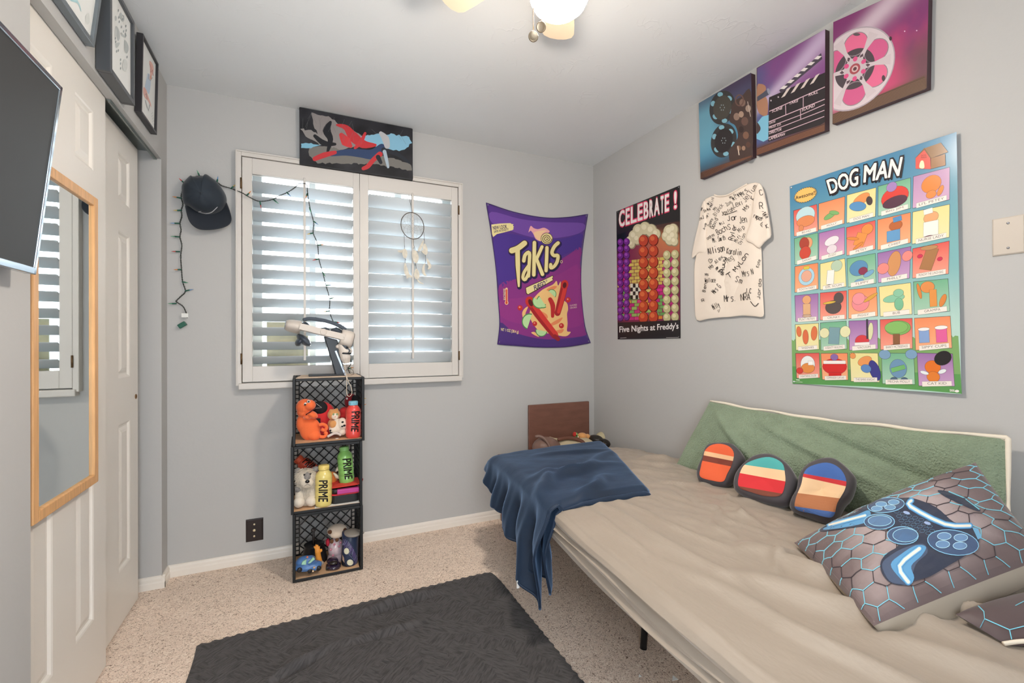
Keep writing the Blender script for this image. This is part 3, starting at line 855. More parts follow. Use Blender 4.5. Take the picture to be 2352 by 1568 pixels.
# ---------------------------------------------------------------- black cap
NAVY = M('black_cotton_twill', '#27303a', rough=0.75, sheen=0.25, var=(30, 0.08), bump=(260, 0.15, 2, 0.001))
NAVY2 = M('black_cap_brim', '#262c35', rough=0.7, sheen=0.2, bump=(260, 0.12, 2, 0.001))
cap = thing('baseball_cap', 'black baseball cap with white curved stripe hung on the wall left of the window', 'cap', S(470, 470, 'y', D))
X = T(400, 380, 9.22)
crown = c2(X((360, 250), (420, 262), (640, 255), (700, 215), (820, 290), (930, 380), (1030, 510), (1095, 640), (1105, 770), (1060, 900), (960, 990), (800, 1040), (640, 1030), (480, 980), (330, 880), (220, 820), (185, 650), (178, 480), (230, 380)), 4)
yb = D - 0.004
pl = [S(u, v, 'y', D - 0.012) for u, v in crown]
apex = S(462, 443, 'y', D - 0.125)
mb = MB(); k = len(pl); R = 12; vs = []; fs = []
for i in range(R + 1):
    s = i / R
    for j, p in enumerate(pl):
        q = p.copy(); q.y = yb
        w = math.sin(s * PI / 2)
        a = apex.lerp(q, w); a.y = yb - (yb - apex.y) * math.cos(s * PI / 2) ** 0.75
        # soft dents between the panels
        an = math.atan2(q.z - apex.z, q.x - apex.x)
        a.y += 0.0012 * math.cos(6 * an + .6) * math.sin(s * PI) + 0.003 * fbm(a, 26)
        vs.append(a)
for i in range(R):
    for j in range(k): fs.append((i*k + j, i*k + (j+1) % k, (i+1)*k + (j+1) % k, (i+1)*k + j))
mb.add(vs, fs, smooth=True); crown_mb = mb
mb.build('crown', NAVY, cap)
q = MB(); q.ell(apex + Vector((0, 0, 0)), (.0065, .004, .0065)); q.build('button', NAVY, cap)
outer = edge(X((240, 850), (285, 1050), (350, 1205), (480, 1320), (640, 1355), (860, 1345), (1060, 1300), (1175, 1225), (1205, 1120), (1170, 960), (1105, 790)))
inner = edge(X((240, 840), (330, 850), (480, 930), (680, 980), (860, 970), (1000, 900), (1100, 780)))
def brim_pt(s_, t_, off=0.0):
    a_, b_ = inner(s_), outer(s_); u, v = a_[0] + (b_[0]-a_[0])*t_, a_[1] + (b_[1]-a_[1])*t_
    return S(u, v, 'y', D - 0.006 - 0.040 * t_ ** .8 - 0.016 * math.sin(PI * s_) * t_ - off)
mb = MB(); mb.grid(brim_pt, 40, 12); mb.grid(lambda s_, t_: brim_pt(s_, t_, .004), 40, 12)
rim = [brim_pt(i/40, 1, .002) for i in range(41)]; mb.tube(rim, .0024, 8)
mb.build('brim', NAVY2, cap)
A = Art(); stroke(A, X((520, 985), (600, 1010), (700, 1015), (800, 985), (915, 880)), [2.6, 2.6, 2.4, 2.2, 1.4], '#e8e8ea', 1); stroke(A, X((525, 975), (570, 972)), 1.2, '#e8e8ea', 1)
A.split(4).lay(on_mesh(crown_mb, .0004, .0012)).build('stripe', INK, cap, recalc=False)
mb = MB(); mb.tube(crom([S(u, v, 'y', D - .02) for u, v in X((420, 262), (480, 240), (560, 234), (660, 246))], 5), 0.005, 8); mb.build('strap', M('black_plastic', '#111214', rough=0.4), cap)

# ---------------------------------------------------------------- string of holiday lights
CORD = M('dark_green_cord', '#16211d', rough=0.5)
SOCK = M('green_lamp_socket', '#1f5a48', rough=0.4)
X = T(380, 230, 2.85)
path = X((143, 1425), (135, 1390), (115, 1350), (80, 1325), (70, 1315), (100, 1285), (130, 1250), (112, 1185), (105, 1105), (100, 1020), (107, 950), (95, 895), (102, 850), (95, 805), (107, 760), (104, 720), (114, 680), (103, 635), (112, 590), (130, 545), (220, 505), (330, 535), (370, 560), (430, 578), (500, 605), (545, 632), (615, 662), (700, 650), (740, 628), (795, 605), (850, 570), (870, 547), (900, 545), (925, 553), (930, 600), (945, 700), (970, 800), (968, 870), (995, 940), (1005, 1040), (1030, 1130), (1050, 1210), (1075, 1300), (1075, 1380), (1100, 1450), (1130, 1460))
def cord_y(u): return D - 0.014 if u < 537 else (D - 0.014 - (u - 537) / 20 * 0.036 if u < 557 else D - 0.05)
P3 = [S(u, v, 'y', cord_y(u) - (0.03 if 690 < u < 712 and v < 445 else 0)) for u, v in path]
P3 += [S(796, 760, 'y', D - 0.05), S(806, 830, 'y', D - .06), S(800, 850, 'y', D - 0.055), Vector((.312, D - .05, .90)), Vector((.306, D - .06, .80)), Vector((.308, D - .06, .70)), Vector((.309, D - .06, .52))]
sl = thing('string_lights', 'dark cord of small coloured holiday lights draped from wall across the window', 'string lights', P3[0])
cen = crom(P3, 8); a = []; b_ = []; L0 = 0
for i, p in enumerate(cen):
    if i: L0 += (p - cen[i-1]).length
    w = L0 / 0.024 * 2 * PI; t_ = (cen[min(i+1, len(cen)-1)] - cen[max(i-1, 0)]).normalized(); q = frame(t_)
    o = (q.col[0] * math.cos(w) + q.col[1] * math.sin(w)) * 0.0022
    a.append(p + o); b_.append(p - o)
mb = MB(); mb.tube(a, 0.0014, 6); mb.tube(b_, 0.0014, 6); mb.build('cord', CORD, sl)
mb = MB(); p = S(418.5, 746, 'y', D - .016); qq = Matrix.Rotation(math.radians(-35), 3, 'Y')
m4 = qq.to_4x4(); m4.translation = p; mb.box((-.018, -.008, -.011), (.018, .008, .011), 0, m4); mb.build('plug', SOCK, sl, bevel=0.003)
mb = MB(); p = S(425, 724, 'y', D - .016); mb.box((p.x - .014, p.y - .004, p.z - .01), (p.x + .014, p.y - .002, p.z + .01)); mb.build('tag', M('white_paper', '#e6e6e2', rough=0.7), sl)
BC = dict(o='#d9812e', y='#d3b24a', b='#5f8fc4', g='#4f9d74', r='#c83232', w='#c9c0a8')
bulbs = [(417,455,395,451,'o'),(417,483,397,483,'y'),(413,513,389,512,'b'),(413,544,391,542,'g'),(414,578,393,577,'r'),(417,619,410,619,'o'),(418,647,424,648,'g'),(425,668,445,664,'b'),(406,697,385,697,'g'),
 (459,406,453,392,'g'),(425,422,413,411,'r'),(498,420,501,404,'b'),(530,433,541,424,'y'),(566,450,577,438,'o'),(597,462,600,479,'r'),(628,458,640,468,'g'),(658,441,665,448,'b'),(706,444,704,450,'o'),(711,476,713,484,'g'),(719,507,731,516,'b'),(720,535,704,538,'y'),(730,563,746,561,'o'),(733,594,717,598,'r'),(740,624,744,630,'g'),(748,655,765,654,'b'),(757,686,768,683,'w'),(757,714,741,716,'y'),(767,739,781,741,'r'),(799,847,813,843,'o')]
def add_bulb(p0, p1, c):
    p1 = p0 + (p1 - p0).normalized() * max(0.034, (p1 - p0).length)
    d = p1 - p0; m = p0 + d * 0.48
    mb = MB(); mb.tube([m, m + d * .08, m + d * .3, p1], [.0024, .0027, .0018, .0004], 8)
    o = mb.build('bulb', M('bulb_' + c, BC[c], rough=0.2, spec=0.6, coat=0.3), sl)
    mb = MB(); mb.tube([p0, p0 + d * .1, m + d * .04], [.0026, .0036, .0034], 8); mb.build('socket', SOCK, o)
for u0, v0, u1, v1, c in bulbs:
    y = cord_y(u0)
    add_bulb(S(u0, v0, 'y', y), S(u1, v1, 'y', y - 0.006), c)
for z, c in ((.84, 'y'), (.80, 'o')):
    add_bulb(Vector((.307, D - .06, z - (.005 if c == 'o' else 0))), Vector((.34, D - .07, z + (.01 if c == 'o' else .002))), c)

# ---------------------------------------------------------------- dreamcatcher on the right tilt rod
yd = ROD_Y - 0.012
dc = thing('dreamcatcher', 'small brown hoop dreamcatcher with pale feathers hung on the right tilt rod', 'dreamcatcher', S(945, 520, 'y', yd))
HOOP = M('brown_leather_hoop', '#4b4138', rough=0.7)
X = T(880, 470, 7.84)
cen = (527, 380); hoop = []
for i in range(40):
    a = 2 * PI * i / 40; ca, sa = math.cos(-.0), 0
    x = 207 * math.cos(a); y = 237 * math.sin(a) + 60 * math.cos(a) * .55
    hoop.append(X((cen[0] + x, cen[1] + y))[0])
h3 = [S(u, v, 'y', yd) for u, v in hoop]
mb = MB(); mb.tube(h3, 0.0022, 8, closed=True); mb.build('hoop', HOOP, dc)
cc = sum(h3, Vector()) / 40
WEB = M('pale_web_thread', '#8e8c86', rough=0.7); mb = MB()
ringp = [h3[i] for i in range(0, 40, 4)]
for lv in range(6):
    nx = [ringp[i].lerp(ringp[(i+1) % 10], .5).lerp(cc, .24) for i in range(10)]
    for i in range(10): mb.tube([ringp[i], nx[i]], .00035, 4, caps=False); mb.tube([nx[i], ringp[(i+1) % 10]], .00035, 4, caps=False)
    ringp = nx
mb.build('web', WEB, dc)
mb = MB(); mb.tube([S(945, 447, 'y', yd), S(944, 470, 'y', yd), S(947, 488, 'y', yd)], .0011, 6); mb.tube([S(939, 447, 'y', yd), S(941, 462, 'y', yd), S(945, 475, 'y', yd)], .001, 6)
mb.build('loop', HOOP, dc)
FEA = M('pale_feather', '#d8d2c4', rough=0.85, var=(60, 0.12)); BEAD = M('dark_bead', '#23252e', rough=0.3)
def strand(pts, beads, feathers):
    s3 = [S(*X(p)[0], 'y', yd) for p in pts]
    mb = MB(); mb.tube(s3, .0010, 6); st = mb.build('cord', HOOP, dc)
    for q in beads:
        mb = MB(); mb.ell(S(*X(q)[0], 'y', yd), (.0016, .0016, .0026), None, 8, 6); mb.build('bead', BEAD, st)
    for (ps, w) in feathers:
        f3 = crom([S(*X(p)[0], 'y', yd - .003) for p in ps], 5); mb = MB(); n = len(f3)
        w = w / 7.84 * mpp(f3[0]); vs = []; fs = []
        for i, p in enumerate(f3):
            tt = (f3[min(i+1, n-1)] - f3[max(i-1, 0)]).normalized(); sd = Vector((tt.z, 0, -tt.x)); ww = w * math.sin(PI * (i + .35) / (n + .4)) ** .8
            vs += [p - sd * ww + Vector((0, .002, 0)), p + Vector((0, -.0012, 0)), p + sd * ww + Vector((0, .002, 0))]
        for i in range(n - 1): fs += [(i*3, i*3+1, i*3+4, i*3+3), (i*3+1, i*3+2, i*3+5, i*3+4)]
        mb.add(vs, fs, smooth=True); mb.tube(f3, .0005, 5); mb.build('feather', FEA, st)
strand([(380, 540), (382, 640), (388, 780), (395, 980), (395, 1050)], [(388, 750), (395, 1035), (410, 990)], [([(388, 790), (392, 860), (395, 960)], 46), ([(385, 800), (330, 840), (262, 830)], 22), ([(396, 1050), (410, 1160), (440, 1260), (520, 1300)], 38), ([(400, 1200), (440, 1290), (430, 1330)], 16)])
strand([(545, 620), (550, 720), (575, 800), (580, 1000), (598, 1150)], [(545, 780), (568, 780), (575, 1085), (590, 1100), (598, 1140)], [([(560, 810), (570, 920), (600, 1050)], 50), ([(590, 830), (610, 930), (620, 1010)], 30), ([(600, 1150), (608, 1260), (605, 1340)], 50), ([(610, 1330), (650, 1390), (730, 1425)], 12)])
strand([(735, 490), (742, 610), (750, 780), (768, 960), (760, 1050)], [(735, 620), (742, 640), (765, 1010)], [([(730, 640), (680, 760), (635, 840)], 26), ([(748, 700), (760, 800), (770, 900)], 44), ([(690, 810), (730, 860), (760, 870)], 18), ([(756, 1050), (725, 1150), (740, 1240), (780, 1275)], 26), ([(790, 960), (820, 1050), (845, 1110), (810, 1165)], 28)])

# ---------------------------------------------------------------- brown jack plate
jp = thing('wall_plate', 'dark brown jack plate low on the wall left of the crates', 'wall plate', S(584, 1215, 'y', D))
DKB = M('dark_brown_plate', '#2c2322', rough=0.35)
a = S(564, 1192, 'y', D); b = S(605, 1240, 'y', D)
xa, xb, za, zb = -0.262, -0.181, 0.110, 0.228
mb = MB(); vs = []
for ins, dy in ((0, 0), (0.001, -.004), (.006, -.0065)):
    vs += [(xa + ins, D + dy, za + ins), (xb - ins, D + dy, za + ins), (xb - ins, D + dy, zb - ins), (xa + ins, D + dy, zb - ins)]
fs = [(k*4+q_, k*4+(q_+1) % 4, k*4+4+(q_+1) % 4, k*4+4+q_) for k in range(2) for q_ in range(4)] + [(8, 9, 10, 11)]
mb.add(vs, fs); mb.build('plate', DKB, jp)
for (du, dz, r) in ((0, .031, .005), (0, 0.0, .0075), (0, -.031, .005)):
    mb = MB(); mb.lathe([(r, 0), (r, .003), (r * .55, .006 if r > .006 else .0036), (.0008, .004)], ((xa+xb)/2 - .001, D - .0065, (za+zb)/2 + dz), (0, -1, 0), 14)
    mb.build('screw' if r < .006 else 'jack', M('pale_nickel', '#d8c9a8', rough=0.3, metal=0.5), jp)

# ---------------------------------------------------------------- purple fleece flag
fl = thing('fleece_wall_flag', 'purple fleece banner of a snack bag pinned right of the window', 'banner', S(1240, 790, 'y', D))
eT = edge([(1117, 466), (1180, 487), (1250, 500), (1305, 499), (1350, 492)]); eB = edge([(1143, 790), (1180, 793), (1240, 797), (1300, 796), (1356, 787)])
eL = edge([(1117, 466), (1123, 500), (1131, 550), (1140, 620), (1145, 690), (1148, 745), (1143, 790)]); eR = edge([(1350, 492), (1342, 540), (1336, 590), (1334, 645), (1337, 700), (1344, 752), (1356, 787)])
def coons(s, t, eB=eB, eT=eT, eL=eL, eR=eR):      # t = 0 top
    a, b, c, d = eT(s), eB(s), eL(t), eR(t); p = [eT(0), eT(1), eB(0), eB(1)]
    return tuple((1-t)*a[i] + t*b[i] + (1-s)*c[i] + s*d[i] - ((1-s)*(1-t)*p[0][i] + s*(1-t)*p[1][i] + (1-s)*t*p[2][i] + s*t*p[3][i]) for i in (0, 1))
def flag_pt(s, t):
    u, v = coons(s, t)
    c = min(s, 1-s, .25) * min(t, 1-t, .25) / .0625
    y = D - 0.006 - 0.012 * c ** .5 - 0.006 * c * math.sin(9*s + 5*t) - 0.004 * math.sin(14*s - 3*t) * c
    return S(u, v, 'y', y)
mb = MB(); mb.grid(flag_pt, 44, 56); flag_mb = mb
PUR = M('purple_fleece', '#553584', rough=0.9, sheen=0.3, bump=(500, 0.1, 2, 0.001))
mb.build('fleece', PUR, fl, solid=0.003)
mb = MB(); rim = [flag_pt(i/30, 0) for i in range(30)] + [flag_pt(1, i/30) for i in range(30)] + [flag_pt(1-i/30, 1) for i in range(30)] + [flag_pt(0, 1-i/30) for i in range(30)]
mb.tube(rim, 0.0035, 8, closed=True); mb.build('hem', M('dark_purple_hem', '#3f2a66', rough=0.9, sheen=0.3), fl)
for s, t in ((.012, .012), (.985, .012), (.985, .985), (.015, .985)):
    p = flag_pt(s, t); mb = MB(); mb.lathe([(.004, 0), (.0045, .002), (.003, .004), (.001, .005)], p + Vector((0, -.002, 0)), (0, -1, 0), 12); mb.build('pin', M('steel_pin', '#9a9aa0', rough=0.3, metal=0.8), fl)
A = Art(); X = T(1100, 440, 4.125); K = 1 / 4.125
# colour bands of the bag
A.smooth(X((120, 190), (400, 260), (700, 290), (985, 300), (975, 380), (800, 430), (560, 440), (330, 380), (130, 300)), '#704a9e', 1)
A.smooth(X((140, 440), (300, 400), (560, 450), (820, 440), (975, 400), (970, 530), (800, 600), (500, 790), (330, 830), (190, 880)), '#4a3388', 1)
A.smooth(X((192, 890), (340, 830), (520, 800), (700, 690), (860, 590), (968, 535), (965, 800), (970, 1000), (985, 1150), (1000, 1290), (1010, 1360), (800, 1390), (560, 1400), (380, 1370), (205, 1240), (200, 1100)), '#86337f', 1)
A.smooth(X((205, 1030), (420, 1000), (560, 900), (800, 760), (960, 700), (970, 1000), (990, 1240), (760, 1300), (420, 1260), (210, 1180)), '#8f3580', 2)
A.smooth(X((205, 1240), (330, 1330), (560, 1390), (800, 1400), (1015, 1370), (1030, 1425), (800, 1450), (500, 1450), (200, 1425)), '#4b3176', 2)
CRM, INKD = '#e6d79a', '#33205a'
A.poly(X((118, 312), (200, 302), (300, 298), (308, 306), (328, 308), (322, 322), (332, 332), (324, 345), (330, 352), (318, 364), (240, 385), (170, 402), (135, 430), (124, 400)), CRM, 2)
A.text('NEW LOOK', X((130, 328), (262, 312), (268, 346), (137, 362)), INKD, 3, 0.02)
A.text('SAME INTENSITY', X((140, 368), (280, 346), (283, 368), (143, 391)), INKD, 3, 0.015)
fl_c = ['#e9a9a8', '#f0c79b', '#e8d39a']
A.smooth(X((470, 385), (490, 325), (520, 345), (560, 355), (620, 342), (670, 375), (640, 400), (595, 430), (590, 470), (540, 450), (515, 400), (490, 370)), fl_c[0], 2)
A.smooth(X((520, 390), (580, 370), (640, 370), (600, 400), (585, 465), (545, 440)), fl_c[1], 3)
def letter(pts, w):
    ww = w if isinstance(w, list) else [w]*2
    stroke(A, X(*[(x+6, y+10) for x, y in pts]), [(q+26)*K for q in ww], '#241a50', 3); stroke(A, X(*pts), [(q+14)*K for q in ww], '#4a3320', 4); stroke(A, X(*pts), [q*K for q in ww], CRM, 5)
letter([(312, 558), (370, 535), (432, 488)], [54, 50]); letter([(366, 548), (369, 700), (378, 895)], [44, 42, 18])
letter([(425, 655), (438, 600), (478, 578), (476, 690), (470, 800)], [34, 30]); letter([(472, 700), (430, 760), (417, 815), (440, 832), (472, 770)], [30, 28])
letter([(526, 482), (523, 640), (520, 788)], 34); letter([(598, 522), (545, 640)], 30); letter([(547, 640), (602, 782)], [30, 34])
letter([(645, 530), (641, 640), (636, 748)], 32)
letter([(750, 486), (715, 520), (692, 575), (712, 605), (748, 605), (742, 660), (715, 705), (682, 722), (680, 690)], [34, 30])
A.disc(X((643, 445))[0], 58*K, 56*K, '#4a3320', 5); A.disc(X((643, 445))[0], 53*K, 51*K, CRM, 6)
sp = [(643 + (48 - i*1.15) * math.cos(i*.42), 445 + (46 - i*1.12) * math.sin(i*.42)) for i in range(39)]
A.line(X(*sp), 1.5, '#4a3320', 7)
A.ring(X((782, 663))[0], 10*K, 12*K, 1, CRM, 4)
A.poly(X((440, 908), (500, 880), (600, 838), (700, 790), (708, 806), (698, 820), (708, 836), (690, 852), (640, 880), (540, 940), (462, 980), (446, 965)), '#4a3320', 3)
A.poly(X((446, 912), (500, 886), (600, 845), (696, 798), (702, 808), (692, 822), (702, 836), (640, 872), (540, 930), (464, 972), (452, 958)), CRM, 4)
A.text('FUEGO', X((520, 892), (625, 842), (632, 886), (527, 934)), INKD, 5, 0.035)
A.ring(X((640, 842))[0], 6*K, 8*K, .7, INKD, 5)
A.text('EXTREME', [X((234, 1025))[0], X((232, 918))[0], X((248, 918))[0], X((250, 1025))[0]], CRM, 3, 0.02)
stroke(A, X((262, 920), (262, 1045)), 22*K, '#f0c79b', 3); A.disc(X((262, 1052))[0], 17*K, 19*K, '#f0c79b', 3); stroke(A, X((262, 930), (262, 1040)), 13*K, '#c94b32', 4); A.disc(X((262, 1052))[0], 11*K, 13*K, '#c94b32', 4)
A.text('NT 1 OZ (28.4 g)', X((210, 1290), (376, 1316), (374, 1350), (213, 1326)), CRM, 3, 0.015)
A.text('FLAVORED', X((862, 1072), (928, 1062), (928, 1078), (862, 1087)), '#d9b7b0', 3, 0.01); A.text('CORN SNACK', X((862, 1094), (928, 1084), (928, 1101), (862, 1110)), '#d9b7b0', 3, 0.01)
# flames, rolled chips, limes
A.smooth(X((520, 1010), (600, 930), (700, 880), (735, 845), (750, 890), (775, 850), (770, 940), (760, 1000), (830, 1050), (845, 1110), (835, 1160), (840, 1250), (835, 1320), (870, 1330), (820, 1370), (700, 1350), (600, 1330), (540, 1290), (480, 1180), (500, 1080)), '#ecc07f', 3)
A.smooth(X((410, 1150), (430, 1110), (465, 1090), (440, 1160), (450, 1230), (420, 1200)), '#ecb87a', 3)
A.smooth(X((495, 1335), (530, 1330), (570, 1375), (530, 1360)), '#ecb87a', 3)
for pts in ([(560, 1120), (640, 1160), (650, 1200), (600, 1170)], [(680, 1250), (790, 1190), (760, 1240), (690, 1270)], [(700, 1330), (800, 1300), (780, 1340)], [(640, 930), (700, 895), (740, 900), (690, 940)]): A.smooth(X(*pts), '#e58a5c', 4)
stroke(A, X((482, 1040), (560, 1160), (720, 1360)), [76*K, 74*K, 66*K], '#a32429', 5); stroke(A, X((492, 1030), (575, 1150), (730, 1350)), [46*K, 46*K, 40*K], '#d13a35', 6)
A.disc(X((486, 1045))[0], 44*K, 54*K, '#c5312f', 7, a=-.4); A.disc(X((490, 1052))[0], 20*K, 36*K, '#5e1a22', 8, a=-.4)
stroke(A, X((812, 880), (785, 1000), (745, 1150)), [64*K, 66*K, 56*K], '#a5262a', 5); stroke(A, X((818, 900), (795, 1000), (755, 1140)), [36*K, 36*K, 30*K], '#d63d37', 6)
A.disc(X((812, 880))[0], 36*K, 44*K, '#c9332f', 7, a=.2); A.disc(X((812, 886))[0], 18*K, 28*K, '#5e1a22', 8, a=.2)
stroke(A, X((675, 1020), (700, 1080), (698, 1180)), [40*K, 46*K, 30*K], '#b92b2d', 6); stroke(A, X((720, 1370), (750, 1395)), 40*K, '#93232b', 6)
def lime(c, r, a, flip=1):
    pts = [(c[0] + r*math.cos(a + PI*i/14*flip), c[1] + r*1.05*math.sin(a + PI*i/14*flip)) for i in range(15)]
    A.poly(X(*pts), '#4f8a52', 7); pts = [(c[0] + r*.88*math.cos(a + PI*i/14*flip), c[1] + r*.9*math.sin(a + PI*i/14*flip)) for i in range(15)]; A.poly(X(*pts), '#b9dca0', 8)
lime((605, 1040), 62, 1.0); lime((575, 1035), 70, .5); lime((480, 1230), 74, 1.9); lime((592, 1315), 56, .2); lime((690, 970), 44, -2.4)
for x, y, r in ((390, 1100, 24), (845, 1025, 24), (530, 1250, 22), (782, 1270, 24)): A.disc(X((x, y))[0], r*K, r*1.05*K, '#c22f30', 8); A.disc(X((x-4, y-6))[0], r*.35*K, r*.35*K, '#e58b7a', 9)
A.split(9).lay(on_mesh(flag_mb, .00025, .0025)).build('print', M('flag_ink', rough=0.9, attr=True, sheen=0.25), fl, recalc=False)
# ================================================================ things on the right wall
# ---- three movie canvases
GLOSSINK = M('canvas_ink', rough=0.42, spec=0.35, attr=True, bump=(900, 0.05, 2, 0.0006))
xc = XR - 0.03
def canvas3(label, tl, tr, br, bl, art):
    pts = [S(u, v, 'x', xc) for u, v in (tl, tr, br, bl)]
    ya = (pts[0].y + pts[3].y) / 2; yb = (pts[1].y + pts[2].y) / 2
    zb = min(p.z for p in pts) ; zt = min(2.43, max(p.z for p in pts))
    t = thing('canvas_print', label, 'canvas print', (XR - .01, (ya+yb)/2, (pts[2].z + pts[3].z)/2), 'movie themed canvases on the right wall')
    mb = MB(); f = [Vector((xc, p.y, p.z)) for p in pts]; mb.prism(f, (0.029, 0, 0)); mb.build('canvas', M('canvas_side', '#4a3038', rough=0.5), t)
    A = Art(); art(A); A.lay(on_plane('x', xc, -1, 0.00012)).build('print', GLOSSINK, t, recalc=False)
X4 = T(1590, 0, 3.734); k4 = 1 / 3.734
def sm(a, b, x): x = max(0, min(1, (x - a) / (b - a))); return x * x * (3 - 2 * x)
def art_proj(A):
    def bg(s, t):
        n = fbm((s*3, t*3, 1.7), 1, 4)
        c = mixc('#4b4a63', '#4f86a2', sm(.75, .35, t + .12*n)); c = mixc(c, '#6fa9bd', sm(.55, .2, s) * sm(.15, .5, t) * .8)
        c = mixc(c, '#3a3f4c', sm(.3, .08, t) * .7); c = mixc(c, '#453048', sm(.8, 1.0, t) * .6); return mixc(c, '#59453f', sm(.12, .0, t - s*.05) * .9)
    A.field(X4((55, 885), (505, 622), (520, 1345), (72, 1535)), 30, 40, bg, 0)
    for x, y in ((258, 922), (270, 1205)):
        c = X4((x, y))[0]; A.disc(c, 108*k4, 148*k4, '#3a3838', 1, a=.25, n=36)
        for q in range(6):
            a = q * PI / 3 + .3; p = (x + 84*math.cos(a)*1.0, y + 116*math.sin(a)); A.disc(X4(p)[0], 24*k4, 19*k4, '#7fb0c0', 2, a=a + PI/2)
        A.disc(c, 76*k4, 106*k4, '#2f2a2b' if y > 1000 else '#4a463f', 3, a=.25, n=30)
        for q in range(6): a = q * PI / 3; A.disc(X4((x + 18*math.cos(a), y + 24*math.sin(a)))[0], 4*k4, 6*k4, '#8f9a9c', 4)
    A.smooth(X4((350, 880), (420, 830), (505, 790), (515, 1330), (430, 1370), (330, 1390), (320, 1290), (390, 1180), (370, 1080), (320, 1040), (330, 960)), '#4a3a36', 2)
    for x, y, r, c in ((380, 1000, 26, '#8d7568'), (420, 980, 22, '#a58a78'), (450, 1040, 30, '#6a5047'), (430, 880, 26, '#80665a'), (480, 930, 24, '#9c8678'), (420, 1110, 22, '#3a2d2b'), (460, 1160, 26, '#7a5a4a'), (400, 1270, 18, '#80614e'), (440, 1270, 16, '#9a7a66'), (480, 1240, 20, '#5c4238')): A.disc(X4((x, y))[0], r*k4, r*1.25*k4, c, 3, n=14)
    A.ring(X4((405, 860))[0], 34*k4, 46*k4, 3, '#6b5148', 4); A.line(X4((475, 870), (500, 1000)), 1.6, '#b9a79b', 4); A.line(X4((390, 1250), (402, 1330)), 2.4, '#c9b6a4', 4)
    A.poly(X4((72, 1480), (300, 1405), (515, 1330), (518, 1345), (300, 1430), (72, 1535)), '#553a30', 2)
    for q in range(14): y = 1470 + q*4; A.line(X4((76 + q*3, y), (290, 1400 + q*2.2), (503, 1334 + q*.8)), .5, '#8a5d46' if q % 2 else '#3e2a26', 3)
def art_clap(A):
    def bg(s, t):
        n = fbm((s*3, t*3, 4.1), 1, 4)
        c = mixc('#4a5a86', '#7d4a80', sm(.1, .8, s*.7 + t*.5 + .2*n)); b = math.exp(-((t - (.52 + .42*s)) / (.06 + .1*s)) ** 2); c = mixc(c, '#c4b2cc', b * .75)
        return mixc(c, '#573e3c', sm(.16, .05, t - s*.02))
    A.field(X4((557, 585), (1140, 250), (1138, 1118), (552, 1333)), 44, 50, bg, 0)
    A.smooth(X4((557, 740), (590, 720), (625, 735), (632, 770), (610, 800), (645, 860), (645, 980), (600, 990), (557, 930)), '#a5785f', 1)
    A.poly(X4((557, 830), (655, 760), (668, 805), (557, 870)), '#4d4f5c', 2); A.disc(X4((655, 783))[0], 12*k4, 28*k4, '#8d8fa0', 3, a=-.3)
    A.poly(X4((552, 1060), (600, 1000), (655, 985), (655, 1190), (610, 1215), (552, 1190)), '#79b3cc', 1)
    A.smooth(X4((552, 1050), (580, 1080), (585, 1110), (565, 1140), (552, 1140)), '#4a3b3b', 2)
    A.poly(X4((658, 835), (740, 800), (1140, 620), (1138, 1045), (1100, 1070), (652, 1215)), '#2b2528', 4)
    for q in range(4):
        x = 762 + q*82; y = 840 - q*38; A.poly(X4((x, y), (x + 32, y - 16), (x + 86, y - 96 - q), (x + 52, y - 80)), '#cdbfb8', 5)
    A.poly(X4((745, 775), (1105, 455), (1115, 505), (765, 800)), '#48404c', 4)
    for q in range(6):
        f = q / 6; x = 752 + 350*f; y = 762 - 306*f; A.poly(X4((x, y), (x + 32, y - 28), (x + 68, y - 26), (x + 36, y + 2)), '#d8d0cc', 5)
    LN = '#c9a8b4'
    for (a, b, w) in (((660, 955), (1138, 745), 1.9), ((656, 1045), (1136, 850), 1.9), ((654, 1090), (930, 985), 1.6), ((930, 985), (1136, 895), 1.6), ((654, 1130), (1134, 945), 1.6), ((652, 1180), (1132, 998), 1.6), ((800, 900), (803, 985), 1.6), ((952, 832), (952, 918), 1.6), ((928, 940), (930, 1020), 1.6)): A.line(X4(a, b), w, LN, 6)
    for s_, q in (('SCENE', [(684, 940), (775, 912), (772, 935), (684, 966)]), ('TAKE', [(832, 876), (910, 850), (908, 872), (832, 898)]), ('ROLL', [(1000, 800), (1080, 774), (1078, 798), (998, 826)]), ('SOUND', [(940, 928), (1052, 888), (1050, 915), (940, 956)]), ('DATE', [(662, 1046), (714, 1032), (712, 1048), (662, 1066)]), ('PROD. CO.', [(660, 1084), (764, 1055), (762, 1072), (660, 1106)]), ('DIRECTOR', [(660, 1128), (766, 1096), (764, 1118), (660, 1152)]), ('CAMERAMAN', [(658, 1176), (796, 1136), (794, 1158), (658, 1204)])): A.text(s_, X4(*q), '#d6bcc2', 6, .02, .12)
    A.poly(X4((552, 1270), (1138, 1060), (1138, 1118), (552, 1333)), '#5a3d35', 5)
    for q in range(16): y = 1275 + q*3.4; A.line(X4((556, y + 4), (850, y - 106), (1134, y - 206 + q*.2)), .45, '#9a6a50' if q % 3 else '#3e2824', 6)
    for x, y in ((675, 820), (738, 832), (675, 862)): A.disc(X4((x, y))[0], 1.6, 2, '#b9aab0', 6)
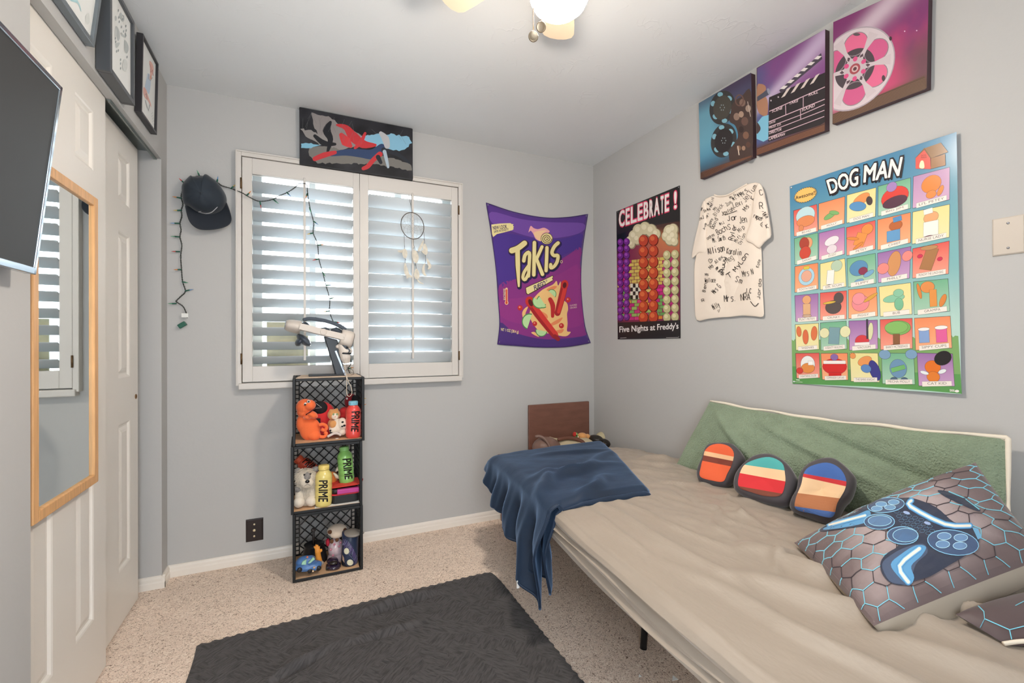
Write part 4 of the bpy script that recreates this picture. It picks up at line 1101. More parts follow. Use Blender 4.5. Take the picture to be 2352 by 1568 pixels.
def art_reel(A):
    def bg(s, t):
        n = fbm((s*3, t*3, 7.7), 1, 4)
        c = mixc('#7a3568', '#c0466f', sm(.75, .3, t + .2*n)); c = mixc(c, '#dd7ea0', sm(.45, .1, s) * sm(.6, .3, t)); b = math.exp(-((t - (.62 + .55*s)) / (.1 + .08*s)) ** 2)
        c = mixc(c, '#cdbcc6', b * .8); c = mixc(c, '#6b4450', sm(.55, .95, s) * sm(.65, .3, t)); return mixc(c, '#5e4436', sm(.17, .05, t))
    A.field(X4((1210, 190), (2030, -180), (2010, 755), (1205, 1062)), 50, 50, bg, 0)
    A.poly(X4((1205, 980), (1990, 650), (2010, 755), (1205, 1062)), '#5c4334', 1)
    for q in range(18): y = 985 + q*4.4; A.line(X4((1210, y), (1600, y - 158 + q*.6), (2000, y - 322 + q*1.4)), .6, '#8a6a52' if q % 2 else '#43302a', 2)
    # reel: sheared ellipse with seven windows
    def R(x, y): return X4((1395 + x - .18*y*.2, 590 + y - .28*x))[0]
    def ringp(rx, ry, n=48): return [R(rx*math.cos(2*PI*i/n), ry*math.sin(2*PI*i/n)) for i in range(n)]
    def clip(pts): return [(max(p[0], 1590 + 1212*k4), p[1]) for p in pts]
    A.poly(clip(ringp(345, 352)), '#a79aa2', 3); A.poly(clip(ringp(335, 340)), '#cdc0c4', 4)
    A.poly(clip(ringp(170, 172)), '#4a4046', 6)
    for q in range(6):
        a = q * PI / 3 + .52; cx, cy = 208*math.cos(a), 212*math.sin(a); pts = []
        for i in range(24):
            b = 2*PI*i/24; pts.append(R(cx + 112*math.cos(b)*.92, cy + 108*math.sin(b)*.92))
        if min(p[0] for p in pts) > 1590 + 1212*k4 - 26: A.poly(clip(pts), '#c85a86' if q % 2 else '#d9678c', 5); A.line(clip(pts + pts[:1]), 2.0, '#8f7f86', 7)
    for q in range(6):
        a = q * PI / 3; a2 = a + .16
        pts = [R(50*math.cos(a - .5), 50*math.sin(a - .5)), R(175*math.cos(a - .09), 175*math.sin(a - .09)), R(310*math.cos(a - .15), 310*math.sin(a - .15)), R(310*math.cos(a + .15), 310*math.sin(a + .15)), R(175*math.cos(a + .09), 175*math.sin(a + .09)), R(50*math.cos(a + .5), 50*math.sin(a + .5))]
        A.poly(clip(pts), '#c6b8bc', 8)
        A.poly(clip([R(92*math.cos(a - .1), 92*math.sin(a - .1)), R(112*math.cos(a - .14), 112*math.sin(a - .14)), R(132*math.cos(a), 132*math.sin(a)), R(112*math.cos(a + .14), 112*math.sin(a + .14))]), '#57444c', 10)
        b = a + .52; A.poly(clip([R(86*math.cos(b) + 20*math.cos(i), 86*math.sin(b) + 20*math.sin(i)) for i in [2*PI*j/14 for j in range(14)]]), '#cf4f80', 10)
    A.poly(ringp(96, 98, 24), '#bfb0b5', 9)
    for q in range(6):
        a = q * PI / 3 + .52; A.poly(clip([R(82*math.cos(a) + 19*math.cos(i), 82*math.sin(a) + 19*math.sin(i)) for i in [2*PI*j/14 for j in range(14)]]), '#cf4f80', 10)
    A.poly(ringp(46, 46, 20), '#a04a52', 11); A.poly(ringp(28, 28, 20), '#c9a8a8', 12); A.poly(ringp(16, 16, 14), '#5a3a40', 13)
    for x, y, r in ((1822, 268, 6), (1925, 262, 6)): A.disc(X4((x, y))[0], r*k4, r*k4, '#d9b4cc', 3)
    A.disc(X4((1700, 330))[0], 3, 5, '#3f3438', 9); A.disc(X4((1640, 670))[0], 4, 7, '#4a3a40', 9); A.disc(X4((1410, 295))[0], 8, 3.4, '#5c5055', 9)
canvas3('small canvas of a two-reel film projector, leftmost of the three movie canvases', (1605, 237), (1725, 168), (1728, 360), (1609, 411), art_proj)
canvas3('canvas of a black clapperboard under a purple sky, middle of the movie canvases', (1738, 156), (1895, 67), (1895, 298), (1737, 357), art_clap)
canvas3('canvas of a silver film reel on pink, rightmost of the movie canvases', (1914, 51), (2132, -48), (2128, 202), (1912, 285), art_reel)

# ---- party poster with CELEBRATE! headline (balloon bunches in place of its figures)
pc = thing('poster', 'narrow black poster headed CELEBRATE! between purple banner and white shirt', 'poster', S(1490, 777, 'x', XR))
quad = [(1417, 485), (1561, 427), (1562, 776), (1419, 777)]
mb = MB(); mb.prism([S(u, v, 'x', XR - .0016) for u, v in quad], (0.0012, 0, 0)); mb.build('paper', M('black_poster_paper', '#1d1b1d', rough=0.3), pc)
A = Art(); X = T(1380, 400, 3.919); K = 1 / 3.919
A.field(X((140, 335), (712, 100), (718, 1475), (152, 1485)), 10, 30, lambda s, t: mixc('#231f20', '#2b2527', s), 0)
A.field(X((142, 520), (710, 420), (712, 1320), (150, 1335)), 30, 40, lambda s, t: mixc(mixc('#7c2a4c', '#c77a4c', sm(.2, .75, s) * sm(.35, .95, t)), '#1f1a22', sm(.86, 1.0, t + .1*abs(s-.6)*2) * .9 + sm(.2, .02, s) * .5), 1)
pal = ['#d9b45a', '#e0c46e', '#d42a86', '#c23a7a', '#d8882f', '#6fae62', '#e23a8a', '#cfa24c']; rb = random.Random(8)
for r in range(18):
    for q in range(11):
        s0 = (q + (.5 if r % 2 else 0)) / 11; s1 = s0 + .082; t0 = .02 + r*.042; t1 = t0 + .036
        if s1 > .98: continue
        f = qmap(X((150, 620), (708, 560), (710, 1310), (152, 1330))); c = '#d9bf62' if (.15 < s0 < .72 and t0 > .42) else ('#c62a80' if t0 > .55 or s0 > .7 or rb.random() < .4 else ('#6fa85c' if t0 < .3 and rb.random() < .6 else pal[rb.randrange(8)]))
        if t0 < .26 and .2 < s0 < .5: c = rb.choice(['#9fc06a', '#e0a13e', '#d23a80'])
        A.poly([f(s0, t0), f(s1, t0), f(s1, t1), f(s0, t1)], mixc(c, '#2a1a24', rb.uniform(.05, .3)), 2)
f = qmap(X((265, 985), (360, 985), (360, 1120), (265, 1125)))
for a in range(4):
    for b_ in range(4): A.poly([f(a/4, b_/4), f((a+1)/4, b_/4), f((a+1)/4, (b_+1)/4), f(a/4, (b_+1)/4)], '#d8d2c2' if (a+b_) % 2 else '#1c1a1e', 3)
for (x, y, r) in [(262, 600, 38), (300, 560, 52), (340, 510, 56), (400, 490, 56), (455, 510, 56), (500, 540, 44), (330, 590, 44), (280, 635, 34), (620, 520, 60), (652, 500, 50), (652, 560, 48), (625, 590, 50), (590, 560, 44), (664, 608, 38)]:
    A.disc(X((x, y))[0], r*K, r*1.15*K, '#8f8468', 4); A.disc(X((x-4, y-5))[0], r*.86*K, r*K, '#cfc6a2', 5); A.disc(X((x-12, y-16))[0], r*.4*K, r*.45*K, '#e2dabc', 6)
def column(items, c0, c1, c2_):
    for (x, y, rx, ry) in items:
        A.disc(X((x, y))[0], rx*K, ry*K, c0, 7); A.disc(X((x-3, y-4))[0], rx*.9*K, ry*.9*K, c1, 8); A.disc(X((x - rx*.25, y - ry*.3))[0], rx*.45*K, ry*.4*K, c2_, 9)
for (xa, xb, cs) in ((150, 262, ('#3a1a4c', '#6f2a86', '#9a48b0')), (340, 520, ('#6a2014', '#b8432a', '#d4693c')), (560, 706, ('#6b6448', '#b9b384', '#d8d2a8'))):
    top_b = 600 if xa < 200 else (545 if xa < 400 else 660); it = []; yb_ = 1292; r_ = (xb - xa) / 4
    while yb_ > top_b: it += [(xa + r_, yb_, r_, r_*1.2), (xb - r_, yb_ - 6, r_, r_*1.2)]; yb_ -= r_ * 2.2
    column(it, *cs)
A.poly(X((152, 1335), (712, 1312), (716, 1475), (156, 1485)), '#232122', 10)
A.poly(X((142, 335), (712, 100), (713, 425), (560, 430), (380, 470), (143, 545)), '#221f20', 3)
for q, ch in enumerate('CELEBRATE!'):
    xs = [162, 222, 268, 330, 384, 436, 478, 536, 574, 622, 662]; x0, x1 = xs[q], xs[q+1] - (4 if q < 9 else -12)
    x0 += 4; x1 -= 6
    if ch == '!': x0, x1 = 662, 680
    tp = lambda x: 338 - (x - 160) * .355; bt = lambda x: 478 - (x - 160) * .335
    qd = X((x0, tp(x0)), (x1, tp(x1)), (x1, bt(x1)), (x0, bt(x0)))
    A.text(ch, qd, '#efe8e4', 12, .025, 0, '#e2426a', .04)
A.text('Five Nights at Freddy\'s', X((168, 1368), (698, 1335), (698, 1406), (168, 1440)), '#e4dfdd', 11, .02)
A.line(X((175, 1474), (230, 1471)), 1.2, '#b9b5b3', 11); A.line(X((588, 1470), (700, 1468)), .8, '#b9b5b3', 11)
A.lay(on_plane('x', XR - .0016, -1, 0.00012)).build('print', M('poster_ink', rough=0.28, spec=0.4, attr=True), pc, recalc=False)
for u, v in ((1419, 487), (1559, 430), (1560, 773), (1421, 775)):
    p = S(u, v, 'x', XR - .002); mb = MB(); mb.lathe([(.003, 0), (.0035, .0015), (.0015, .003), (.0005, .0035)], p, (-1, 0, 0), 10); mb.build('pin', M('steel_pin', '#9a9aa0', rough=0.3, metal=0.8), pc)

# ---- white T-shirt covered in handwriting
SH = M('white_cotton_shirt', '#e6d9cb', rough=0.85, sheen=0.1, bump=(420, 0.12, 2, 0.001))
ts = thing('t_shirt', 'white T-shirt covered in black handwriting pinned to the right wall', 't-shirt', S(1680, 735, 'x', XR))
X = T(1380, 400, 3.919)
def fold(q, s):
    return 0.008 * math.sin(q.y * 26 + 1.5 * math.sin(q.z * 5)) * max(0, min(1, (1.75 - q.z) * 3)) + 0.004 * fbm(q, 9)
def cloth(out, depth, th, name, par, fo=fold):
    pts = [S(u, v, 'x', XR - depth) for u, v in out]; c = sum(pts, Vector()) / len(pts); mb = MB()
    inflate(mb, pts, c, (-1, 0, 0), th, 18, 14, True, 0, fo); mb.build(name, SH, par); return mb
body = c2(X((1020, 195), (1060, 205), (1140, 195), (1230, 145), (1320, 92), (1420, 80), (1440, 180), (1445, 400), (1440, 600), (1448, 720), (1455, 1000), (1465, 1180), (1462, 1278), (1380, 1278), (1270, 1272), (1170, 1284), (1080, 1288), (960, 1302), (862, 1310), (845, 1150), (842, 1000), (845, 800), (890, 620), (925, 420), (930, 250), (970, 210)), 3)
body_mb = cloth(body, 0.014, 0.009, 'body', ts)
sl_l = c2(X((938, 238), (910, 290), (890, 420), (850, 590), (822, 748), (850, 735), (885, 708), (950, 695), (948, 560), (955, 400)), 3)
sl_r = c2(X((1418, 82), (1460, 130), (1485, 240), (1505, 340), (1532, 545), (1500, 590), (1470, 615), (1425, 665), (1365, 625), (1308, 590), (1340, 480), (1370, 340), (1385, 200)), 3)
f0 = lambda q, s: 0.003 * math.sin(q.y * 60 + q.z * 20)
sl_mb = cloth(sl_l, 0.017, 0.015, 'sleeve', ts, f0); sr_mb = cloth(sl_r, 0.026, 0.018, 'sleeve', ts, f0)
mb = MB(); mb.tube(crom([S(u, v, 'x', XR - .017) for u, v in X((1022, 186), (1060, 197), (1140, 188), (1230, 138), (1318, 88))], 5), .0042, 8); mb.build('collar', SH, ts)
A = Art(); INKB = '#2b2624'; random.seed(4)
W = 0.95
for s_, p, q, h, w in (('Mrs.', (975, 280), (1000, 245), 30, W), ('Merinl', (1000, 300), (1022, 205), 26, W), ('Ms.Princ', (1165, 225), (1270, 175), 28, W), ('Mrs. M.', (1195, 240), (1260, 195), 34, W), ('Mrs.', (1275, 205), (1345, 130), 44, 1.4), ('Jellum', (1300, 255), (1410, 110), 44, 1.4), ('Lexi', (1195, 300), (1290, 270), 50, 1.3), ('Zoe', (1135, 290), (1180, 255), 30, W), ('Ms.', (1030, 330), (1058, 285), 30, W), ('Blanck', (1035, 380), (1105, 275), 34, W), ('Jaylah', (1090, 372), (1205, 322), 34, 1.3), ('Ms. K', (1305, 335), (1390, 210), 40, 1.4), ('Jar', (1140, 420), (1240, 405), 44, 1.6), ('Jen', (1250, 440), (1320, 430), 60, 1.4), ('Mrs.J.', (1072, 460), (1120, 440), 26, W), ('David', (1015, 495), (1055, 400), 34, 1.3), ('Danny', (985, 470), (1010, 400), 26, W), ('Bach', (1050, 548), (1145, 500), 48, 1.5), ('S', (1150, 498), (1180, 490), 46, 1.3), ('Ryler', (1185, 600), (1225, 455), 40, 1.7), ('Mip', (1245, 525), (1300, 480), 36, 1.2), ('Miri', (1220, 615), (1268, 550), 34, 1.2), ('Dylan', (1260, 635), (1305, 540), 30, W), ('andrea', (960, 590), (1025, 550), 26, W), ('Ms. Smith', (1008, 615), (1125, 590), 44, 1.15), ('Allison', (965, 722), (1120, 690), 56, 1.8), ('Karolin', (1130, 715), (1265, 730), 52, 1.35), ('Ms.Alex', (985, 858), (1105, 745), 32, 1.2), ('Muuu', (1108, 885), (1125, 745), 32, 1.8), ('Meg', (1140, 800), (1200, 760), 50, W), ('MyLan', (1215, 880), (1335, 720), 40, 1.7), ('Ms Brian', (1028, 850), (1095, 915), 30, 1.1), ('T', (1140, 945), (1195, 910), 44, 1.8), ('Sm', (1205, 965), (1270, 985), 50, 1.3), ('Mrs N', (1280, 925), (1380, 900), 54, 1.2), ('Wallace', (935, 975), (1035, 970), 40, 1.05), ('Ms', (940, 915), (972, 912), 26, 1.0), ('Ben', (940, 1060), (955, 980), 26, 1.2), ('Mrs G', (1025, 1080), (1085, 1010), 44, 1.3), ('Mrs. NRA', (1108, 1148), (1350, 1130), 60, 1.5), ('J.C', (1300, 1065), (1355, 1070), 40, 1.4), ('Milly', (1015, 1220), (1075, 1190), 48, 1.2), ('R', (908, 1152), (938, 1140), 24, 1.2), ('L', (1385, 1190), (1430, 1150), 60, 2.0), ('Jorda', (1430, 1130), (1445, 940), 26, 1.4), ('Kate', (1420, 840), (1440, 770), 26, W), ('Miss', (960, 330), (990, 320), 22, 1.0), ('Tori', (955, 400), (975, 350), 20, 1.0)):
    hand(A, s_, X(p)[0], X(q)[0], h / 3.919, w * .82, INKB, 1)
A.line(c2(X((985, 800), (968, 775), (980, 760), (988, 772), (998, 762), (1002, 780), (985, 800)), 3, False), W, INKB, 1)
A.line(X((1115, 368), (1225, 328)), 1.2, INKB, 1); A.line(X((1050, 1225), (1070, 1215), (1060, 1242), (1050, 1225)), 1, INKB, 1)
A.split(5).lay(on_mesh(body_mb, .0003, .0010)).build('handwriting', INK, ts, recalc=False)
A = Art()
for s_, p, q, h, w in (('C', (1432, 190), (1465, 180), 46, 1.6), ('R', (1425, 315), (1465, 310), 56, 1.8), ('Kylie', (1455, 360), (1490, 400), 36, 1.4), ('rmpas', (1370, 390), (1450, 420), 40, 1.3), ('K', (1490, 490), (1515, 480), 36, 1.6), ('Ali', (1455, 480), (1470, 290), 22, 1.3)): hand(A, s_, X(p)[0], X(q)[0], h / 3.919, w * .82, INKB, 1)
A.split(5).lay(on_mesh(sr_mb, .0003, .0010)).build('handwriting', INK, ts, recalc=False)
A = Art()
for s_, p, q, h, w in (('Shmel', (930, 345), (985, 325), 24, 1.1), ('exJ', (885, 415), (935, 395), 30, 1.2), ('ame', (905, 330), (918, 300), 18, 1.1), ('Ave', (938, 500), (952, 440), 20, 1.2)): hand(A, s_, X(p)[0], X(q)[0], h / 3.919, w * .82, INKB, 1)
A.split(5).lay(on_mesh(sl_mb, .0003, .0010)).build('handwriting', INK, ts, recalc=False)

# ---- comic chart poster (plain coloured shapes in place of its characters)
dp = thing('poster', 'large blue and green comic chart poster with thirty coloured squares and white block title', 'poster', S(2010, 900, 'x', XR))
eT = edge([(1814, 428), (2005, 365), (2197, 303)]); eB = edge([(1820, 880), (1960, 888), (2090, 896), (2208, 905)]); eL = edge([(1814, 428), (1817, 650), (1820, 880)]); eR = edge([(2197, 303), (2197, 450), (2197, 600), (2201, 760), (2208, 905)])
def dog_pt(s, t):
    u, v = coons(s, t, eB, eT, eL, eR)
    lift = 0.016 * max(0, (s - .72) / .28) ** 2 * (1 - abs(2*t - 1) ** 3) + 0.010 * max(0, (t - .85) / .15) ** 2 * math.sin(s * 5) ** 2
    buck = 0.004 * math.exp(-((s - .9) / .06) ** 2 - ((t - .08) / .05) ** 2) * math.sin(60 * (s + t))
    return S(u, v, 'x', XR - 0.002 - 0.013 * s)
dq0 = Vector((XR - .002, S(1814, 428, 'x', XR - .002).y, 1)); dq1 = Vector((XR - .015, S(2197, 303, 'x', XR - .015).y, 1)); dn = Vector((0, 0, 1)).cross(dq1 - dq0).normalized(); dn = dn if dn.x > 0 else -dn
def dog_pt(s, t): return SP(*coons(s, t, eB, eT, eL, eR), dq0, dn)
mb = MB(); mb.grid(dog_pt, 40, 40); dog_mb = mb; mb.build('paper', M('blue_poster_paper', '#5f8fae', rough=0.25), dp, solid=0.0006)
A = Art(); XA = T(1800, 290, 4.752); XB = T(1800, 600, 4.9)
def bg(s, t):
    c = mixc('#4f86a8', '#7fb3b6', sm(1.0, .55, t + .05*fbm((s*4, t*4, 2), 1))); c = mixc(c, '#bcd8cc', sm(.55, .22, t) * .9); return c
A.field([(1814, 428), (2197, 303), (2208, 905), (1820, 880)], 20, 40, bg, 0)
gr = [(90, 880), (110, 895), (130, 870), (135, 900), (410, 880), (720, 870), (735, 890), (1070, 860), (1090, 880), (1460, 850), (1480, 870), (1890, 830), (1905, 855), (1930, 835), (1965, 840), (2005, 1490), (1500, 1445), (1000, 1410), (100, 1375)]
A.poly(XB(*gr), '#7fa96a', 1); A.poly(XB((97, 1180), (400, 1200), (1000, 1230), (1990, 1270), (2005, 1490), (1500, 1445), (1000, 1410), (100, 1375)), '#5f9a58', 2)
rows = [[XA((108,920),(362,850),(375,1145),(115,1200)), XA((383,845),(668,765),(662,1060),(380,1130)), XA((690,750),(1008,668),(1000,985),(688,1055)), XA((1030,655),(1385,560),(1385,895),(1030,980)), XA((1415,548),(1812,445),(1810,800),(1408,895))],
 [XA((115,1225),(373,1160),(375,1450),(122,1510)), XA((385,1165),(665,1100),(665,1395),(385,1460)), XA((685,1105),(1000,1025),(1000,1340),(688,1410)), XA((1025,1020),(1385,940),(1385,1270),(1025,1350)), XA((1408,935),(1812,850),(1808,1210),(1402,1285))],
 [XA((122,1530),(375,1490))+XB((390,310),(125,350)), XA((398,1500),(668,1440))+XB((705,285),(412,320)), XA((690,1445),(1000,1385))+XB((1040,245),(725,290)), XA((1025,1385),(1390,1310))+XB((1415,190),(1065,240)), XA((1408,1335),(1808,1250))+XB((1855,140),(1450,190))],
 [XB((125,385),(390,360),(388,670),(135,678)), XB((410,355),(708,330),(708,650),(410,662)), XB((728,320),(1045,290),(1058,615),(730,645)), XB((1072,285),(1430,240),(1445,595),(1088,620)), XB((1460,230),(1850,195),(1870,560),(1470,600))],
 [XB((130,712),(393,695),(398,990),(138,1000)), XB((412,692),(705,670),(712,985),(420,1000)), XB((733,670),(1055,660),(1060,985),(740,1000)), XB((1085,655),(1447,640),(1450,980),(1090,995)), XB((1470,640),(1875,615),(1895,975),(1485,1000))],
 [XB((133,1035),(400,1030),(408,1310),(145,1315)), XB((418,1035),(718,1032),(725,1335),(435,1330)), XB((745,1030),(1060,1032),(1080,1360),(757,1350)), XB((1100,1030),(1465,1035),(1478,1385),(1112,1375)), XB((1500,1030),(1900,1040),(1925,1405),(1520,1400))]]
R_, O_, Y_, G_, P_ = ('#dc5f58', '#f0a28c'), ('#ec8f62', '#f2b086'), ('#e6d994', '#ece2ae'), ('#74b08c', '#aacdb6'), ('#9a70a6', '#c9a0c6')
cols = [[R_, O_, Y_, G_, ('#b58cb2', '#cfa8c6')], [G_, ('#a877ad', '#dca8c0'), R_, O_, Y_], [O_, Y_, G_, P_, R_], [P_, R_, O_, Y_, G_], [Y_, G_, P_, R_, O_], [R_, O_, Y_, G_, P_]]
names = [['80-HD', 'MOLLY', 'DOG MAN', 'BIG JIM', "LI'L PETEY"], ['SARAH', 'ZUZU', 'PETEY', 'CHIEF', 'NURSE LADY'], ['TOOTH FAIRY', 'DR. SCUM', 'FLIPPY', 'PHILLY', 'MUNCHY THE LUNCH BAG'], ['FLAT PETEY', 'CRUNKY', 'PIGGY', 'BUB', 'GRAMPA'], ['WEENIES', 'A BEASTY BUILDING', 'VACUUM', 'BARKY MCTREEFACE', 'SIPPY CUPS'], ['LIGHTNING DUDE', 'COMMANDER CUPCAKE', 'THE BARK KNIGHT', 'MECHA MOLLY', 'CAT KID']]
# plain shapes: ('o' ellipse | 'b' box, s, t, half width, half height, tilt, colour)
shp = [[[('o',.5,.7,.4,.32,0,'#bcd9de'),('o',.5,.48,.38,.2,0,'#dd8a5c'),('o',.3,.25,.1,.12,0,'#d98a5e')], [('o',.42,.42,.22,.1,.3,'#7fb070'),('o',.6,.5,.2,.07,-.4,'#7fb070')], [('o',.5,.72,.3,.17,.4,'#e4945c'),('o',.38,.5,.3,.16,-.3,'#5f93c0'),('o',.78,.6,.1,.16,.3,'#4f4444')], [('o',.52,.5,.42,.34,.1,'#d8473f'),('o',.52,.34,.38,.18,.1,'#5a3a4a'),('o',.42,.86,.16,.16,0,'#a684bb')], [('o',.5,.62,.27,.27,.2,'#e6843c'),('o',.5,.3,.14,.12,0,'#e08a48'),('o',.75,.35,.07,.16,-.4,'#de8740')]],
 [[('o',.55,.7,.22,.22,0,'#e3a176'),('o',.42,.72,.2,.24,.3,'#a9483a'),('o',.45,.36,.24,.24,0,'#c94f3f')], [('o',.5,.6,.28,.16,.2,'#e8dfe2'),('o',.5,.3,.2,.16,0,'#e0d4da')], [('o',.72,.76,.2,.18,0,'#e6904e'),('b',.48,.46,.18,.22,-.4,'#e8944f'),('o',.22,.55,.22,.05,-.3,'#dc8a48'),('o',.4,.25,.2,.05,.5,'#dc8a48')], [('o',.55,.68,.2,.16,0,'#b8683e'),('b',.6,.88,.13,.08,.1,'#5b8fbe'),('b',.48,.36,.2,.18,0,'#6a9cc6')], [('o',.5,.72,.2,.17,.2,'#e6a878'),('b',.42,.92,.12,.08,.1,'#eee8e0'),('b',.5,.38,.2,.22,0,'#f0ebe2'),('o',.45,.12,.14,.05,0,'#7a4f5a')]],
 [[('o',.5,.55,.34,.34,0,'#a9cfe0'),('o',.5,.56,.22,.22,0,'#e0a890'),('b',.5,.88,.12,.06,0,'#d8c04e')], [('o',.66,.8,.22,.2,0,'#b5c9b0'),('b',.4,.42,.14,.26,-.1,'#ecebe4'),('o',.3,.1,.12,.05,.2,'#4c4848')], [('o',.4,.6,.32,.26,.1,'#5f8fb4'),('o',.55,.48,.16,.13,0,'#8c3f56'),('o',.75,.36,.2,.08,.4,'#7aa7c9'),('o',.4,.16,.16,.06,.1,'#7aa7c9')], [('o',.5,.55,.2,.4,-.15,'#cf9260'),('o',.16,.45,.18,.18,0,'#e58c84'),('o',.9,.72,.16,.16,0,'#e58c84')], [('b',.45,.55,.17,.34,-.3,'#a97850'),('o',.45,.92,.24,.07,-.1,'#b98a5e'),('o',.2,.7,.07,.06,0,'#cf3a58'),('o',.75,.5,.07,.06,0,'#cf3a58')]],
 [[('o',.5,.8,.18,.16,0,'#e0a678'),('b',.5,.45,.16,.2,0,'#dcae84'),('o',.5,.2,.2,.05,0,'#c9a890')], [('o',.5,.45,.3,.24,0,'#5d5351'),('o',.7,.76,.18,.2,0,'#5d5351'),('o',.35,.62,.24,.04,.1,'#d8b44e')], [('o',.42,.5,.3,.28,0,'#e88d92'),('o',.36,.66,.22,.2,.2,'#ea949a'),('o',.78,.66,.28,.06,.5,'#d9a24c')], [('o',.45,.56,.34,.12,.1,'#8cc3a2'),('o',.6,.72,.16,.12,0,'#8cc3a2'),('o',.6,.36,.14,.2,0,'#7dba96')], [('o',.4,.8,.2,.17,0,'#dd8f52'),('b',.55,.45,.1,.26,0,'#e0954f'),('o',.82,.35,.08,.2,-.4,'#d98848'),('o',.16,.7,.05,.24,.2,'#d98848')]],
 [[('o',.15,.72,.1,.2,.1,'#d9774e'),('o',.43,.5,.12,.28,0,'#d9714c'),('o',.8,.62,.13,.27,-.1,'#d9774e')], [('b',.52,.5,.2,.3,-.1,'#7d9ea6'),('o',.15,.62,.18,.18,0,'#e0dcb0'),('o',.95,.62,.2,.2,0,'#e0dcb0')], [('o',.45,.3,.24,.2,0,'#d0434a'),('b',.45,.2,.26,.05,0,'#ece4e0'),('o',.75,.62,.09,.3,-.1,'#d9d8ac'),('b',.64,.7,.03,.34,0,'#4a4250')], [('o',.55,.7,.4,.24,0,'#7fae62'),('b',.5,.3,.1,.2,0,'#8a5f42'),('o',.5,.1,.24,.06,0,'#8a5f42'),('o',.5,.72,.36,.2,0,'#86b868')], [('b',.25,.42,.14,.2,0,'#88a3cf'),('o',.25,.64,.16,.05,0,'#eeeae6'),('b',.73,.42,.15,.22,0,'#e0669c'),('o',.73,.66,.18,.06,0,'#eeeae6')]],
 [[('o',.5,.55,.3,.34,0,'#e8e8e6'),('o',.5,.4,.28,.2,0,'#e08f4c'),('o',.15,.3,.14,.12,0,'#d0443c'),('b',.62,.6,.1,.08,0,'#f4f2ee')], [('o',.5,.5,.46,.3,0,'#d23434'),('o',.5,.85,.14,.12,0,'#8a6aa6'),('b',.5,.66,.42,.06,0,'#eee6e2'),('b',.5,.16,.24,.12,0,'#cc3030')], [('o',.52,.72,.26,.15,.4,'#e3955a'),('o',.85,.4,.18,.36,.3,'#3f3f86'),('o',.55,.46,.18,.14,-.2,'#5f86bd'),('o',.1,.9,.1,.1,0,'#e3955a')], [('o',.5,.5,.26,.3,0,'#6f94b4'),('b',.5,.5,.22,.07,.3,'#74b46e'),('o',.1,.95,.18,.15,0,'#7d9fbd'),('o',.92,.97,.18,.15,0,'#7d9fbd'),('o',.36,.12,.12,.1,0,'#536a80'),('o',.68,.12,.12,.1,0,'#536a80')], [('o',.42,.58,.22,.2,0,'#e2762e'),('o',.42,.28,.18,.16,0,'#e08038'),('o',.72,.86,.26,.2,.6,'#2c2a2c'),('o',.18,.4,.12,.05,-.3,'#e4e8ea'),('o',.68,.45,.12,.06,.4,'#e4e8ea')]]]
for i, row in enumerate(rows):
    for j, q in enumerate(row):
        f = qmap(q); c0, c1 = cols[i][j]
        A.line(list(q) + [q[0]], 1.2, '#4a4a50', 3)
        A.field(q, 2, 6, lambda s, t: mixc(c1, c0, t), 2)
        for (k_, s0, t0, a_, b_, tl, c) in shp[i][j]:
            if k_ == 'o': pp = [(a_*math.cos(2*PI*m/20), b_*math.sin(2*PI*m/20)) for m in range(20)]
            else: pp = [(-a_, -b_), (a_, -b_), (a_, b_), (-a_, b_)]
            pp = [f(s0 + x*math.cos(tl) - y*math.sin(tl), t0 + x*math.sin(tl) + y*math.cos(tl)) for x, y in pp]
            A.line(pp + pp[:1], .9, '#463c3c', 4); A.poly(pp, c, 4)
        lab = [f(.1, .13), f(.92, .16), f(.92, .01), f(.1, -.02)]
        A.line(lab + lab[:1], .7, '#6a6360', 5); A.poly(lab, '#efe6dc', 5)
        n_ = names[i][j]; wd_ = min(.34, .038 * len(n_)); A.text(n_, [f(.51 - wd_, .112), f(.51 + wd_, .128), f(.51 + wd_, .05), f(.51 - wd_, .035)], '#7d756f', 6, 0.0)
XT = XA
A.text('DOG', XT((475, 610), (822, 462), (820, 640), (515, 748)), '#2e2b30', 7, .13); A.text('DOG', XT((468, 592), (814, 448), (810, 640), (510, 735)), '#f1ece6', 9, .03, 0, '#26242a', .05)
A.text('MAN', XT((890, 445), (1300, 345), (1268, 545), (880, 622)), '#2e2b30', 7, .13); A.text('MAN', XT((884, 430), (1296, 335), (1256, 535), (874, 610)), '#f1ece6', 9, .03, 0, '#26242a', .05)
st = []
for m in range(60):
    a = 2*PI*m/60; r = 1.0 if m % 2 else .86; x, y = 133*r*math.cos(a), 80*r*math.sin(a); st.append((238 + x*.95 + y*.1, 748 + y - x*.27))
A.poly(XT(*[(238 + (x-238)*1.04, 748 + (y-748)*1.06) for x, y in st]), '#4a4038', 7); A.poly(XT(*st), '#ecbd6c', 8)
A.text('Awesome!!', XT((128, 762), (345, 700), (346, 742), (130, 800)), '#37302c', 9, .02)
A.poly(XT((1425, 360), (1535, 235), (1545, 245), (1610, 345), (1600, 350), (1535, 258)), '#7a5638', 8)
A.poly(XT((1440, 345), (1535, 255), (1600, 335), (1606, 466), (1440, 462)), '#d9544a', 7); A.poly(XT((1535, 240), (1715, 178), (1795, 280), (1612, 348)), '#8f6b48', 7); A.poly(XT((1606, 350), (1762, 300), (1766, 425), (1606, 464)), '#96683f', 7)
A.smooth(XT((1482, 450), (1490, 390), (1512, 372), (1530, 392), (1533, 455)), '#f0e2b8', 8)
A.text('DOG', XT((1500, 312), (1556, 302), (1556, 322), (1500, 330)), '#7a2a28', 8); A.text('MAN', XT((1500, 334), (1558, 326), (1558, 346), (1500, 352)), '#7a2a28', 8)
